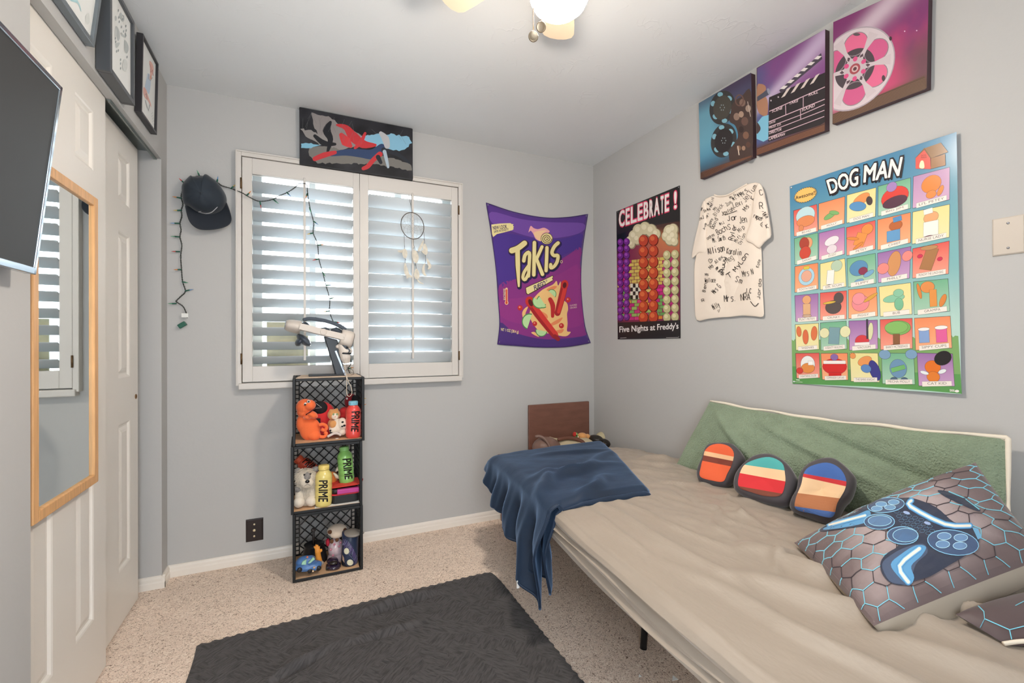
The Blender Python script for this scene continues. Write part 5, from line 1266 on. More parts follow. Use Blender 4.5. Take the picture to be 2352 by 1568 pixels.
A.text('DOG', XB((1870, 1440), (1920, 1442), (1922, 1466), (1872, 1464)), '#f0ece6', 6, .05); A.disc(XB((1950, 1460))[0], 5, 3, '#f0ece6', 6); A.line(XB((120, 1352), (212, 1360)), 1, '#dfeadb', 6); A.line(XB((140, 1332), (180, 1336)), 2, '#dfeadb', 6)
A.lay(lambda u, v, l: SP(u, v, dq0 - dn * (.0006 + .00012 * l), dn), None, .02).build('print', M('glossy_poster_ink', rough=0.22, spec=0.4, attr=True), dp, recalc=False)
for u, v in ((1818, 431), (2190, 309), (2202, 899), (1824, 876)):
    p = S(u, v, 'x', XR - .004); mb = MB(); mb.lathe([(.0035, 0), (.004, .002), (.0015, .004), (.0005, .0045)], p, (-1, 0, 0), 10); mb.build('pin', M('clear_pin', '#d6dadc', rough=0.2, spec=0.6), dp)

# ---- blank cover plate
cp = thing('wall_plate', 'blank white cover plate on the right wall at the photo edge', 'wall plate', S(2316, 590, 'x', XR))
mb = MB(); vs = []; ya, yb, za, zb = .656, .5845, 1.416, 1.5305
for ins, dx in ((0, 0), (0.0008, -.004), (.004, -.0065)):
    vs += [(XR + dx, ya - ins, za + ins), (XR + dx, yb + ins, za + ins), (XR + dx, yb + ins, zb - ins), (XR + dx, ya - ins, zb - ins)]
mb.add(vs, fs); mb.build('plate', M('white_plate', '#c9bfb3', rough=0.35), cp)
for z in (1.436, 1.5105):
    mb = MB(); mb.lathe([(.0035, 0), (.0034, .0012), (.001, .0016)], (XR - .0065, .62, z), (-1, 0, 0), 12); mb.build('screw', M('steel_pin', '#9a9aa0', rough=0.3, metal=0.8), cp)
# ================================================================ rug
RUG = M('charcoal_plush_rug', '#4c4b4b', rough=0.95, spec=0.1, sheen=0.15)
def rug_nodes(m):
    nt = m.node_tree; N = nt.nodes; L = nt.links; b = N['Principled BSDF']; tc = N.new('ShaderNodeTexCoord')
    # embossed chevron strokes: two directions of stretched noise swapped in patches
    outs = []
    for ang in (0.75, -0.85):
        mp = N.new('ShaderNodeMapping'); mp.vector_type = 'TEXTURE'; mp.inputs['Rotation'].default_value = (0, 0, ang); mp.inputs['Scale'].default_value = (1/24, 1/130, 1)
        L.new(tc.outputs['Object'], mp.inputs['Vector'])
        n = N.new('ShaderNodeTexNoise'); n.inputs['Scale'].default_value = 1.0; n.inputs['Detail'].default_value = 3; n.inputs['Distortion'].default_value = .6
        L.new(mp.outputs['Vector'], n.inputs['Vector']); outs.append(n.outputs['Fac'])
    ck = N.new('ShaderNodeTexVoronoi'); ck.inputs['Scale'].default_value = 13; L.new(tc.outputs['Object'], ck.inputs['Vector'])
    gt = N.new('ShaderNodeMath'); gt.operation = 'GREATER_THAN'; gt.inputs[1].default_value = .5
    sp = N.new('ShaderNodeSeparateColor'); L.new(ck.outputs['Color'], sp.inputs['Color']); L.new(sp.outputs['Red'], gt.inputs[0])
    mx = N.new('ShaderNodeMix'); L.new(gt.outputs[0], mx.inputs['Factor']); L.new(outs[0], mx.inputs['A']); L.new(outs[1], mx.inputs['B'])
    bp = N.new('ShaderNodeBump'); bp.inputs['Strength'].default_value = 0.6; bp.inputs['Distance'].default_value = 0.010
    L.new(mx.outputs['Result'], bp.inputs['Height']); L.new(bp.outputs['Normal'], b.inputs['Normal'])
    cr = N.new('ShaderNodeValToRGB'); e = cr.color_ramp.elements; e[0].position = .36; e[0].color = (*hexc('#3f3d3d'), 1); e[1].position = .56; e[1].color = (*hexc('#545151'), 1)
    L.new(mx.outputs['Result'], cr.inputs['Fac']); L.new(cr.outputs['Color'], b.inputs['Base Color'])
rug_nodes(RUG)
r0, r1, r2, r3 = S(452, 1484, 'z', 0), S(1126, 1317, 'z', 0), Vector((0.875, 0.75, 0)), Vector((-0.40, 0.8, 0))
top_ = edge([(r0.x, r0.y), (r0.x*.7 + r1.x*.3, r0.y*.7 + r1.y*.3 + .008), (r0.x*.4 + r1.x*.6, r0.y*.4 + r1.y*.6 + .016), (r1.x - .05, r1.y + .008), (r1.x, r1.y)])
lft = edge([(r0.x, r0.y), (-0.355, 1.9), (-0.37, 1.3), (r3.x, r3.y)]); rgt = edge([(r1.x, r1.y), (0.872, 2.0), (0.87, 1.5), (0.868, 1.25), (r2.x, r2.y)])
btm = edge([(r3.x, r3.y), (r2.x, r2.y)])
def rug_pt(s, t):
    x, y = coons(s, t, btm, top_, lft, rgt)
    z = 0.014 + 0.004 * fbm((x*4, y*4, 3), 1) + 0.003 * fbm((x*22, y*22, 1), 1)
    # wrinkles seen near the far edge
    for (xa, ya, xb, yb, a) in ((.17, 2.02, .62, 2.055, .034), (-.13, 1.74, .12, 1.86, .028), (.1, 1.85, .5, 1.86, .018)):
        f = max(0, min(1, (x - xa) / (xb - xa))); yy = ya + (yb - ya) * f
        if xa - .05 < x < xb + .05: z += a * (math.exp(-((y - yy) / .016) ** 2) - 0.55 * math.exp(-((y - yy + .026) / .010) ** 2)) * math.sin(PI * max(.02, min(.98, f)))
    e = min(s, 1 - s, t) ; z *= min(1, .35 + e * 30)
    if t < .004: y += .006 * math.sin(x * 160)
    if s > .996: x += .004 * math.sin(y * 150)
    return (x, y, z)
mb = MB(); mb.grid(rug_pt, 150, 180)
rim = [rug_pt(i/90, 0) for i in range(91)] + [rug_pt(1, i/110) for i in range(111)] + [rug_pt(1 - i/90, 1) for i in range(91)] + [rug_pt(0, 1 - i/110) for i in range(111)]
n = len(rim); mb.add(rim + [(x, y, 0.0005) for x, y, z in rim], [(i, (i+1) % n, n + (i+1) % n, n + i) for i in range(n)], smooth=True)
tag(mb.build('rug', RUG), 'charcoal plush rug with wrinkles and scalloped edge on the carpet', 'rug')
# paper bits on the carpet
for (u, v, w, lb) in ((1550, 1561, .012, 'white paper triangle on the carpet below the bed leg'), (1470, 1554, .006, 'tiny white paper bit on the carpet left of the paper triangle')):
    p = S(u, v, 'z', .006); mb = MB(); mb.prism([p + Vector((-w, 0, 0)), p + Vector((w, -w*.3, 0)), p + Vector((w*.5, w*1.3, .003))], (0, 0, .001))
    tag(mb.build('paper_scrap', M('white_paper', '#e6e6e2', rough=0.7)), lb, 'paper scrap')

# ================================================================ bed along the right wall
def xl(y): return 0.826 + 0.10 * (y - 1.32) - 0.012 * math.sin((y - .4) * 2.2)     # left edge of the mattress
BY0, BY1 = 0.20, 2.28
def ztop(x, y):
    s = (x - xl(y)) / (1.90 - xl(y))
    z = 0.538 + 0.016 * math.sin(PI * max(0, min(1, s))) - 0.03 * sm(.7, 1.0, s) * sm(1.2, 2.2, y) - 0.012 * sm(1.9, 2.28, y)
    return z
def ridge(x, y, x0, y0, x1, y1, w, a, wob=0.0):
    dx, dy = x1 - x0, y1 - y0; L2 = dx*dx + dy*dy; t = ((x-x0)*dx + (y-y0)*dy) / L2
    if t < -.1 or t > 1.1: return 0
    l = math.sqrt(L2); d = ((x-x0)*dy - (y-y0)*dx) / l + wob * math.sin(t * 9)
    return a * math.exp(-(d / w) ** 2) * max(0, math.sin(PI * max(0, min(1, (t + .1) / 1.2))))
RG = [(1.02, 1.44, .98, .75, .022, .010, .008), (1.10, 1.42, 1.12, .9, .014, .006, .01), (.96, 1.42, .90, 1.0, .012, .006, .004), (1.15, .95, 1.30, .55, .03, .012, .02), (1.0, .85, 1.22, .45, .035, .014, .015),
      (.93, .9, .98, .3, .02, .010, .01), (1.35, 1.25, 1.30, .95, .012, .006, .02), (1.45, 1.2, 1.36, 1.02, .010, .006, .01), (1.52, 1.3, 1.40, 1.12, .010, .005, .01), (1.25, 1.15, 1.2, .98, .010, .005, .01), (1.3, .86, 1.1, .8, .012, .007, .01),
      (1.5, 1.85, 1.66, 1.62, .02, .008, .01), (1.40, 1.7, 1.62, 1.5, .02, .006, .01), (1.35, 1.5, 1.56, 1.4, .014, .005, .01), (1.62, 1.9, 1.78, 1.75, .03, .010, .01), (1.2, .6, 1.45, .4, .02, .010, .01), (1.05, .55, 1.2, .25, .03, .012, .01)]
def wrinkle(x, y):
    z = 2.2 * sum(ridge(x, y, *r) for r in RG)
    q = fbm((x*7, y*4, .7), 1, 3); z += 0.006 * q + .014 * abs(fbm((x*13 + y*4, y*9, 2.2), 1, 2)) * sm(1.05, 1.25, x)
    return z
def sheet_pt(s, t):
    y = BY0 + (BY1 - BY0) * t; X0 = xl(y); sag = 0.004 * math.sin(y * 5.5) + .003 * math.sin(y * 13)
    # profile: tucked edge, folded side, rounded shoulder, top
    prof = [(0.09, .432), (0.03, .430), (0.006, .437), (0.0 + sag, .455), (0.012 + sag, .470), (0.002, .484), (0.016, .497), (0.004 + sag, .512), (0.012, .526), (0.036, .5375)]
    nS = 0.30
    if s < nS:
        k = s / nS * (len(prof) - 1); i = min(int(k), len(prof) - 2); f = k - i; f = f*f*(3-2*f)
        dx, z = prof[i][0] + (prof[i+1][0] - prof[i][0]) * f, prof[i][1] + (prof[i+1][1] - prof[i][1]) * f
        x = X0 + dx
        z += .012 * sm(0, 1, (s / nS)) * math.sin(y * 3.1 + 1) * (1 - s / nS) + .006 * math.sin(y * 8 + s * 30) * math.sin(PI * s / nS)
        if s / nS > .8: z += wrinkle(x, y) * (s / nS - .8) * 5
    else:
        f = (s - nS) / (1 - nS); x = X0 + .036 + (1.905 - X0 - .036) * f
        z = ztop(x, y) + wrinkle(x, y) - .012 * sm(.94, 1, f)
    if t > .965:                    # rounded foot end
        a = (t - .965) / .035; y = BY0 + (BY1 - BY0) * (.965 + .035 * math.sin(a * PI / 2)); z = .45 + (z - .45) * (1 - (1 - math.cos(a * PI / 2)) * .95)
    if t < .03:
        a = 1 - t / .03; z = .45 + (z - .45) * math.cos(a * PI / 2 * .95)
    return (x, y, z)
mb = MB(); mb.grid(sheet_pt, 150, 190); sheet_mb = mb
SHEET = M('taupe_microfiber_sheet', '#a09487', rough=0.5, spec=0.35, sheen=0.35, sheen_tint='#d8d4cc', var=(9, 0.03), bump=(22, 0.35, 4, 0.012), stretch=(1.0, .45, 1))
bed = thing('bed', 'low black framed bed with rumpled taupe fitted sheet along the right wall', 'bed', (1.4, 1.25, 0))
mb.build('fitted_sheet', SHEET, bed)
mb = MB(); v4 = [(xl(BY0) + .04, BY0 + .04), (1.885, BY0 + .04), (1.885, BY1 - .05), (xl(BY1) + .04, BY1 - .05)]
mb.prism([(x, y, .436) for x, y in v4], (0, 0, .045)); mb.build('mattress', M('white_ticking', '#cfc9be', rough=0.9), bed)
BLK = M('black_powder_coat', '#131315', rough=0.4)
mb = MB(); z = .418
c4 = [Vector((xl(.3) + .1, .3, z)), Vector((1.84, .3, z)), Vector((1.84, 2.18, z)), Vector((xl(2.18) + .1, 2.18, z))]
for i in range(4): mb.bar(c4[i], c4[(i+1) % 4], .03, .03)
for yy in (.6, .9, 1.2, 1.5, 1.8): mb.bar((xl(yy) + .1, yy, z), (1.84, yy, z), .03, .012)
mb.build('frame', BLK, bed)
for (a, b_) in (((1.172, 1.36, 0), (1.225, 1.38, .412)), ((1.62, 1.36, 0), (1.6, 1.38, .412)), ((.95, .42, 0), (.93, .4, .41)), ((1.8, .42, 0), (1.8, .4, .41)), ((1.05, 2.1, 0), (1.04, 2.12, .41)), ((1.8, 2.1, 0), (1.8, 2.12, .41))):
    mb = MB(); mb.tube([a, b_], .0125, 12); mb.build('leg', BLK, bed)

# ---- navy throw draped over the far corner of the bed
VEL = M('navy_velvet_plush', '#1c2b3f', rough=0.55, spec=0.3, sheen=0.7, sheen_tint='#7f9fc8', var=(5, 0.3), bump=(26, 0.2, 3, 0.006))
e0 = edge([(.42, 1.54), (.60, 1.485), (.80, 1.445), (1.0, 1.44), (1.12, 1.43), (1.25, 1.405)])       # near edge, tip to fold corner
e1 = edge([(.70, 1.98), (.76, 2.16), (.92, 2.36), (1.2, 2.42), (1.45, 2.38), (1.69, 2.345)])       # far edge
eL_ = edge([(.42, 1.54), (.55, 1.66), (.64, 1.82), (.70, 1.98)]); eR_ = edge([(1.25, 1.405), (1.45, 1.83), (1.69, 2.345)])
def throw_pt(s, t, inner=0.0, shift=0.0):
    # s: along near edge from hanging tip to the fold corner; t: near to far. Worked out flat, then draped
    x, y = coons(s, t, e1, e0, eL_, eR_)
    X0 = xl(min(y, 2.2)) + .012; lay = .024 - inner
    fold = 2.6 * (.010 * ridge(x, y, .80, 1.50, 1.02, 1.80, .03, 1.0, .01) + .010 * ridge(x, y, .95, 1.45, 1.2, 1.62, .025, 1, .01) + .008 * ridge(x, y, .9, 1.75, 1.35, 1.75, .03, 1, .02) + .008 * ridge(x, y, .86, 1.62, 1.5, 1.95, .025, 1, .02) + .006 * ridge(x, y, 1.1, 2.1, 1.5, 2.0, .03, 1, .01))
    zt = ztop(min(max(x, X0), 1.9), min(y, 2.2)) + lay + fold + .004 * fbm((x*6, y*6, 5), 1)
    d = X0 + .02 - x
    far = y - 2.235
    if d > 0:
        q = min(d, .06); z = zt - (q*q) / .12 - max(0, d - .06) - 0
        out = .006 + .030 * sm(.02, .22, d) + 0.034 * sm(.04, .25, d) * math.sin(y * 34 + d * 4 + 1.0) + .01 * math.sin(y * 71) * sm(.05, .2, d)
        x = X0 + .02 - min(d, .05) * .75 - out - inner * .0 + inner * 1.2
    else: z = zt
    if far > 0: z -= far * far * 5; y = 2.235 + far * .8
    edge_d = min(t, 1 - s if s > .5 else 1)
    if t < .03 and d < 0: z -= (.03 - t) / .03 * (lay - .004)
    if s > .975: z -= (s - .975) / .025 * (lay - .006)
    return (x, y + shift, z)
th_ = thing('throw_blanket', 'navy velvet throw draped over the far left corner of the bed', 'blanket', (.9, 1.8, .2))
mb = MB(); mb.grid(lambda s, t: throw_pt(s, t), 80, 64); throw_mb = mb
mb.build('top_layer', VEL, th_, solid=0.009)
def lower(s, t):
    s2 = .10 + .9 * s; t2 = .02 + .9 * t; x, y, z = throw_pt(s2, t2, .015); return (x + .012 * (1 - s), y - .034 * (1 - t) * (1 - s) , z)
mb = MB(); mb.grid(lower, 60, 48); mb.build('lower_layer', VEL, th_, solid=0.008)
mb = MB(); rim = [throw_pt(i/60, 0) for i in range(61)]; mb.tube(rim, [.005 + .008 * sm(.55, .75, i/60) for i in range(61)], 10); rim = [throw_pt(0, i/50) for i in range(51)]; mb.tube(rim, .006, 8); mb.build('hem', VEL, th_)
p = Vector(throw_pt(0, .22)); mb = MB(); mb.box((p.x - .008, p.y - .003, p.z - .022), (p.x + .004, p.y - .0015, p.z + .008)); mb.build('care_tag', M('white_satin_tag', '#e6e4de', rough=0.5), th_)

# ---- long green pillow leaning on the wall
GRN = M('green_terry_cloth', '#8d9d86', rough=0.95, spec=0.1, sheen=0.5, sheen_tint='#c9dcc0', var=(16, 0.08), bump=(150, 1.0, 4, 0.010))
CRM_ = M('cream_cotton', '#e6dccb', rough=0.85)
gq = [Vector((1.885, 1.685, .852)), Vector((1.885, .612, .868)), Vector((1.80, .585, .565)), Vector((1.70, 1.745, .512))]
def gp(s, t):                       # t = 0 at the top
    a = gq[0].lerp(gq[1], s); b_ = gq[3].lerp(gq[2], s); return a.lerp(b_, t)
gn = (gq[3] - gq[0]).cross(gq[1] - gq[0]).normalized()
if gn.x > 0: gn = -gn
def gface(s, t, sg=1.0, off=0.0):
    p = gp(s, t); e = max(0, (1 - (2*s-1)**4) * (1 - (2*t-1)**2)) ** .55
    w = .012 * math.sin(11*s - 7*t + 1.5*math.sin(5*s)) * e + .007 * fbm((s*7, t*3, .3), 1.0, 3) * e + .028 * ridge(s*1.07, t*.33, .1, .05, .5, .30, .016, 1) + .026 * ridge(s*1.07, t*.33, .3, .05, .85, .24, .014, 1) - .02 * ridge(s*1.07, t*.33, .45, .02, 1.0, .20, .014, 1) + .010 * ridge(s*1.07, t*.33, .05, .2, .3, .3, .012, 1)
    top = -.018 * math.sin(PI * s) * (1 - t)
    return p + gn * (sg * .055 * e + (w if sg > 0 else 0) + off) + Vector((0, 0, top))
gpil = thing('body_pillow', 'long sage green terry pillow with cream back leaning on the right wall', 'pillow', (1.82, 1.15, .53))
mb = MB(); mb.grid(lambda s, t: gface(s, t), 90, 36); mb.build('cover', GRN, gpil)
mb = MB(); mb.grid(lambda s, t: gface(s, t, -.35), 60, 20); mb.build('backing', CRM_, gpil)
mb = MB(); rim = [gface(i/50, 0) + Vector((.004, 0, .004 + .004*math.sin(i*.5)*math.sin(i*.13))) for i in range(51)] + [gface(1, i/16) + Vector((.004, -.004, 0)) for i in range(17)]
mb.tube(rim, [.004 + .003*abs(math.sin(i*.21)) for i in range(len(rim))], 8); mb.build('trim', CRM_, gpil)

# ---- three small stuffed cushions (plain colour patches)
CHAR = M('charcoal_minky', '#4d484c', rough=0.85, sheen=0.4, bump=(300, 0.15, 2, 0.001))
def cushion(label, outline, base, depth, thick, art, n=(-.80, -.30, .52)):
    n = Vector(n).normalized(); p0 = S(*base[:2], 'z', base[2]) + n * (thick * .3); out = c2(outline, 4)
    pts = [SP(u, v, p0, n) for u, v in out]; c = sum(pts, Vector()) / len(pts)
    t = thing('cushion', label, 'cushion', Vector((c.x, c.y, min(p.z for p in pts))), 'small stuffed cushions on the bed')
    mb = MB(); inflate(mb, pts, c - n * (thick * .32), n, thick, 14, 6, True); mb.build('cover', CHAR, t)
    A = Art(); art(A); A.split(6).lay(on_mesh(mb, .0004, .0010)).build('patch', M('cushion_ink', rough=0.8, attr=True, sheen=0.25), t, recalc=False)
XC = T(1520, 900, 2.8269)
def bands(A, out, cuts, cols):
    """plain wavy colour bands across a patch: out = outline, cuts = rising lines of the band edges"""
    A.smooth(XC(*out), cols[0], 1)
    xs = [p[0] for p in out]; x0, x1 = min(xs), max(xs)
    for k, (ya, yb, am) in enumerate(cuts):
        line_ = [(x0 + (x1-x0)*i/16, ya + (yb-ya)*i/16 + am*math.sin(i/16*PI*2)) for i in range(17)]
        poly = c2(out, 6); keep = []
        def yl(x): f = max(0, min(1, (x-x0)/(x1-x0))); return ya + (yb-ya)*f + am*math.sin(f*PI*2)
        n = len(poly)
        for i in range(n):
            p, q = poly[i], poly[(i+1) % n]; a = p[1] - yl(p[0]); b_ = q[1] - yl(q[0])
            if a >= 0: keep.append(p)
            if a * b_ < 0:
                f = a / (a - b_); keep.append((p[0] + (q[0]-p[0])*f, p[1] + (q[1]-p[1])*f))
        # follow the wavy line back along the cut
        if len(keep) > 3: A.poly(XC(*keep), cols[k+1], 2 + k)
def a1(A):
    bands(A, [(280, 380), (320, 345), (380, 336), (440, 355), (468, 400), (455, 470), (425, 530), (398, 580), (330, 575), (250, 548), (255, 480), (268, 430)], [(372, 420, 6), (402, 450, 6), (440, 490, 6)], ['#e2623a', '#e9b98c', '#7a3a2c', '#e2623a'])
def a2(A):
    bands(A, [(530, 480), (600, 440), (700, 422), (780, 460), (800, 530), (800, 600), (770, 670), (680, 676), (580, 650), (505, 620), (498, 560)], [(462, 510, 5), (525, 580, -6), (610, 665, 5)], ['#4fa9a6', '#ecc79c', '#d13036', '#7a4030'])
def a3(A):
    bands(A, [(925, 520), (970, 480), (1070, 458), (1150, 490), (1195, 560), (1190, 630), (1140, 720), (1105, 812), (980, 790), (872, 760), (870, 690), (905, 600)], [(515, 580, 5), (545, 612, -5), (652, 700, 6), (742, 796, 5)], ['#4468aa', '#c9353a', '#ecc79c', '#b5754e', '#4b6ba8'])
cushion('smallest charcoal cushion with an orange striped patch, leftmost of the three', XC((300, 350), (390, 333), (470, 345), (530, 410), (540, 450), (500, 520), (450, 600), (400, 622), (330, 612), (245, 575), (232, 520), (262, 440)), (1640, 1112, .545), 0, .09, a1)
cushion('charcoal cushion with teal, cream and red banded patch, middle of the three', XC((560, 450), (630, 412), (730, 412), (820, 470), (880, 560), (880, 610), (840, 720), (790, 745), (700, 735), (560, 690), (480, 640), (474, 570), (500, 510)), (1755, 1158, .548), 0, .10, a2)
cushion('charcoal cushion with blue, red and tan banded patch, nearest the hexagon pillow', XC((960, 470), (1060, 435), (1140, 445), (1230, 520), (1265, 580), (1240, 680), (1190, 740), (1130, 845), (1060, 860), (960, 820), (845, 770), (842, 710), (880, 640), (900, 540)), (1880, 1190, .55), 0, .11, a3)

# ---- hexagon print pillow with a game controller picture
XP = T(1780, 1040, 2.9703)
pL, pB, pR, pT = Vector((1.301, .863, .572)), Vector((1.062, .539, .575)), Vector((1.603, .450, .645)), Vector((1.685, .607, .823))
pn = (pB - pL).cross(pT - pL).normalized()
if pn.z < 0: pn = -pn
def pil(s, t, sg=1.0):
    p = pL.lerp(pB, s).lerp(pT.lerp(pR, s), t)
    cen_ = (pL + pB + pR + pT) / 4
    inset = .022 * ((1 - (2*s-1)**2) * abs(2*t-1)**2 + (1 - (2*t-1)**2) * abs(2*s-1)**2)
    p = p.lerp(cen_, inset)
    e = max(0, (1 - (2*s-1)**2) * (1 - (2*t-1)**2)) ** .5
    w = .006 * fbm((s*6, t*6, 4.4), 1, 3) * e if sg > 0 else 0
    w += (.010 * ridge(s, t, .55, .75, .95, .95, .04, 1) - .012 * ridge(s, t, .3, .80, .62, .95, .05, 1)) if sg > 0 else 0
    return p + pn * (sg * .062 * (e if sg > 0 else e ** .5) + w) - Vector((.012, .02, .035)) * (e ** .4 if sg < 0 else 0)
hp = thing('throw_pillow', 'square hexagon print pillow with glowing blue game controller picture', 'pillow', (pL + pB + pR + pT) / 4 * 1.0 - Vector((0, 0, .1)))
MAUV = M('mauve_grey_satin', '#7d6f6e', rough=0.45, spec=0.35, sheen=0.3, bump=(20, 0.12, 3, 0.004))
mb = MB(); mb.grid(lambda s, t: pil(s, t), 60, 60); pil_mb = mb; mb.build('front_cover', MAUV, hp)
BACKC = M('taupe_backing', '#b3a898', rough=0.6)
mb = MB(); mb.grid(lambda s, t: pil(s, t, -.7), 40, 40); mb.build('back_cover', BACKC, hp)
A = Art()
def hexlines(A, fm, cols, rows, r, colfn, ly, w):
    done = set()
    for i in range(-1, cols + 1):
        for j in range(-1, rows + 1):
            cx, cy = (i + (.5 if j % 2 else 0)) * r * 1.732, j * r * 1.5
            P = [(cx + r*math.cos(PI/6 + k*PI/3), cy + r*math.sin(PI/6 + k*PI/3)) for k in range(6)]
            for k in range(6):
                a, b_ = P[k], P[(k+1) % 6]; key = tuple(sorted([(round(a[0], 3), round(a[1], 3)), (round(b_[0], 3), round(b_[1], 3))]))
                if key in done: continue
                done.add(key)
                t0, t1 = 0.0, 1.0
                for ax in (0, 1):
                    d_ = b_[ax] - a[ax]
                    for lim, sg in ((.004, 1), (.996, -1)):
                        va, vb = (a[ax] - lim) * sg, (b_[ax] - lim) * sg
                        if va < 0 and vb < 0: t0 = 2
                        elif va < 0: t0 = max(t0, va / (va - vb))
                        elif vb < 0: t1 = min(t1, va / (va - vb))
                if t1 - t0 < .05: continue
                pp_ = [(a[0] + (b_[0]-a[0])*t, a[1] + (b_[1]-a[1])*t) for t in (t0, (t0+t1)/2, t1)]
                A.line([fm(*q) for q in pp_], w[0], colfn(cx, cy, a), ly)
rh = random.Random(12)
quadP = qmap([(2240, 1060), (2406, 1279), (2007, 1437), (1824, 1246)])
def pfm(s, t):                      # surface parameters -> photo point of the pillow's skin, for drawing
    p = Vector(pil(s, t)) - EYE; z = p.dot(FWD); return (1176 + FOC * p.dot(RGT) / z, 784 - FOC * p.dot(UPV) / z)
A.field([(0, 0)] * 4, 1, 1, lambda s, t: '#000000', 0); A.t = []
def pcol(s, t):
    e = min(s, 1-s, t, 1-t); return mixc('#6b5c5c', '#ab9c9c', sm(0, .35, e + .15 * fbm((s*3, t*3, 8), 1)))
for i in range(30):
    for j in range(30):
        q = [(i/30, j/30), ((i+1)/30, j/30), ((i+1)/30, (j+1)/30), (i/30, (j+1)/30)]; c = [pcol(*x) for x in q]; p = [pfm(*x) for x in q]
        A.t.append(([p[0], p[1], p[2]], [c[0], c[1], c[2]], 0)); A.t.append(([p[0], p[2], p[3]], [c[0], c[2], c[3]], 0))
def hc(cx, cy, a):
    n_ = fbm((a[0]*4, a[1]*4, 2.0), 1, 2); return '#79c6dc' if (n_ > .02 or min(cx, 1-cx, cy, 1-cy) < .1) and rh.random() < .85 else '#3c3338'
hexlines(A, pfm, 10, 11, .068, hc, 1, [2.0, 2.0])
BL, GL_, DK, MID, WH = '#5f9dcb', '#8cc8ea', '#343a4c', '#4c5a74', '#f6e9dc'
A.smooth(XP((310, 520), (420, 450), (560, 400), (640, 330), (760, 310), (870, 305), (950, 310), (1100, 370), (1220, 470), (1340, 500), (1390, 560), (1380, 640), (1300, 700), (1180, 770), (1060, 840), (960, 870), (880, 900), (790, 885), (730, 820), (722, 740), (770, 680), (840, 630), (780, 570), (760, 510), (680, 500), (600, 500), (440, 520), (330, 535)), DK, 2)
A.smooth(XP((325, 520), (430, 470), (560, 420), (640, 390), (650, 440), (600, 480), (440, 512)), BL, 3); A.smooth(XP((730, 760), (800, 690), (900, 640), (1010, 620), (1040, 680), (960, 760), (920, 890), (860, 895), (780, 870)), MID, 3)
A.smooth(XP((790, 760), (860, 690), (960, 630), (1030, 640), (1000, 700), (930, 770), (950, 850), (915, 900), (850, 850)), BL, 4)
for pts, w in (([(615, 425), (370, 490)], 11), ([(930, 325), (925, 365), (1160, 485), (1330, 495)], 15), ([(985, 652), (850, 770), (910, 880)], 20)):
    stroke(A, XP(*pts) , (w + 26) / 2.97, '#4f8fc4', 5, 3); stroke(A, XP(*pts), (w + 12) / 2.97, GL_, 6, 3); stroke(A, XP(*pts), w / 2.97, WH, 7, 3)
def pad(c, rx, ry, a=0.0, wd=1.6): A.disc(XP(c)[0], rx / 2.97, ry / 2.97, '#46597a', 5, a); A.ring(XP(c)[0], rx / 2.97, ry / 2.97, wd, GL_, 6, a)
pad((757, 355), 126, 50, -.1); pad((712, 468), 104, 52); pad((872, 562), 106, 60, .05); pad((1215, 610), 176, 84, .15)
A.disc(XP((715, 462))[0], 80/2.97, 36/2.97, '#5d7fa6', 7); A.ring(XP((715, 462))[0], 80/2.97, 36/2.97, 1.2, '#a9dcf0', 8); A.disc(XP((890, 560))[0], 86/2.97, 46/2.97, '#4f6f96', 7); A.ring(XP((890, 560))[0], 86/2.97, 46/2.97, 1.2, '#a9dcf0', 8)
for c in ((725, 348), (810, 335), (785, 370), (695, 378)): A.disc(XP(c)[0], 38/2.97, 17/2.97, '#6f9cc6', 7); A.ring(XP(c)[0], 38/2.97, 17/2.97, 1, '#b9e2f2', 8)
for c in ((1155, 567), (1268, 577), (1145, 622), (1262, 632)): A.disc(XP(c)[0], 46/2.97, 25/2.97, '#6c8fb8', 7); A.ring(XP(c)[0], 47/2.97, 25/2.97, 1.2, '#b9e2f2', 8)
for c in ((898, 407), (1040, 478)): A.disc(XP(c)[0], 24/2.97, 10/2.97, '#9db4dc', 7, .3)
for k in range(7):
    for j in range(4):
        c = (830 + k*42 + j*16, 400 + j*30 + k*14)
        if c[0] < 1080: A.ring(XP(c)[0], 19/2.97, 11/2.97, .5, '#6f9fc0', 6, n=6)
A.smooth(XP((1110, 255), (1180, 262), (1290, 300), (1395, 380), (1380, 395), (1250, 340), (1150, 290)), '#2f3648', 2); A.line(XP((1185, 262), (1290, 305), (1395, 385)), 2.4, '#79c6dc', 3); A.poly(XP((1345, 505), (1385, 515), (1410, 575), (1385, 590)), '#6fa9cf', 3)
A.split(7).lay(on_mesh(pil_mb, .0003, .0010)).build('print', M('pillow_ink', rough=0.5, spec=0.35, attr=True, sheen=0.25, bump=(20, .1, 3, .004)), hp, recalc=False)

# ---- second hexagon pillow below it, mostly out of the frame
q0, q1, q2_, q3 = S(2195, 1412, 'z', .575), S(2310, 1482, 'z', .556), Vector((1.50, .24, .56)), Vector((1.62, .44, .575))
def pil2(s, t, sg=1.0):
    p = q0.lerp(q1, s).lerp(q3.lerp(q2_, s), t); e = max(0, (1 - (2*s-1)**2) * (1 - (2*t-1)**2)) ** .5
    return p + Vector((0, 0, (.036 if sg > 0 else -.012) * e + (.002 if sg > 0 else 0)))
p2 = thing('throw_pillow', 'dark hexagon print pillow lying under the controller pillow at the photo edge', 'pillow', (q0 + q2_) / 2 - Vector((0, 0, .02)))
mb = MB(); mb.grid(lambda s, t: pil2(s, t), 30, 40); p2_mb = mb; mb.build('front_cover', M('dark_mauve_satin', '#57494a', rough=0.5, sheen=0.25), p2)
mb = MB(); mb.grid(lambda s, t: pil2(s, t, -1), 20, 20); mb.build('back_cover', BACKC, p2)
A = Art(); X2 = T(1780, 1040, 2.9703)
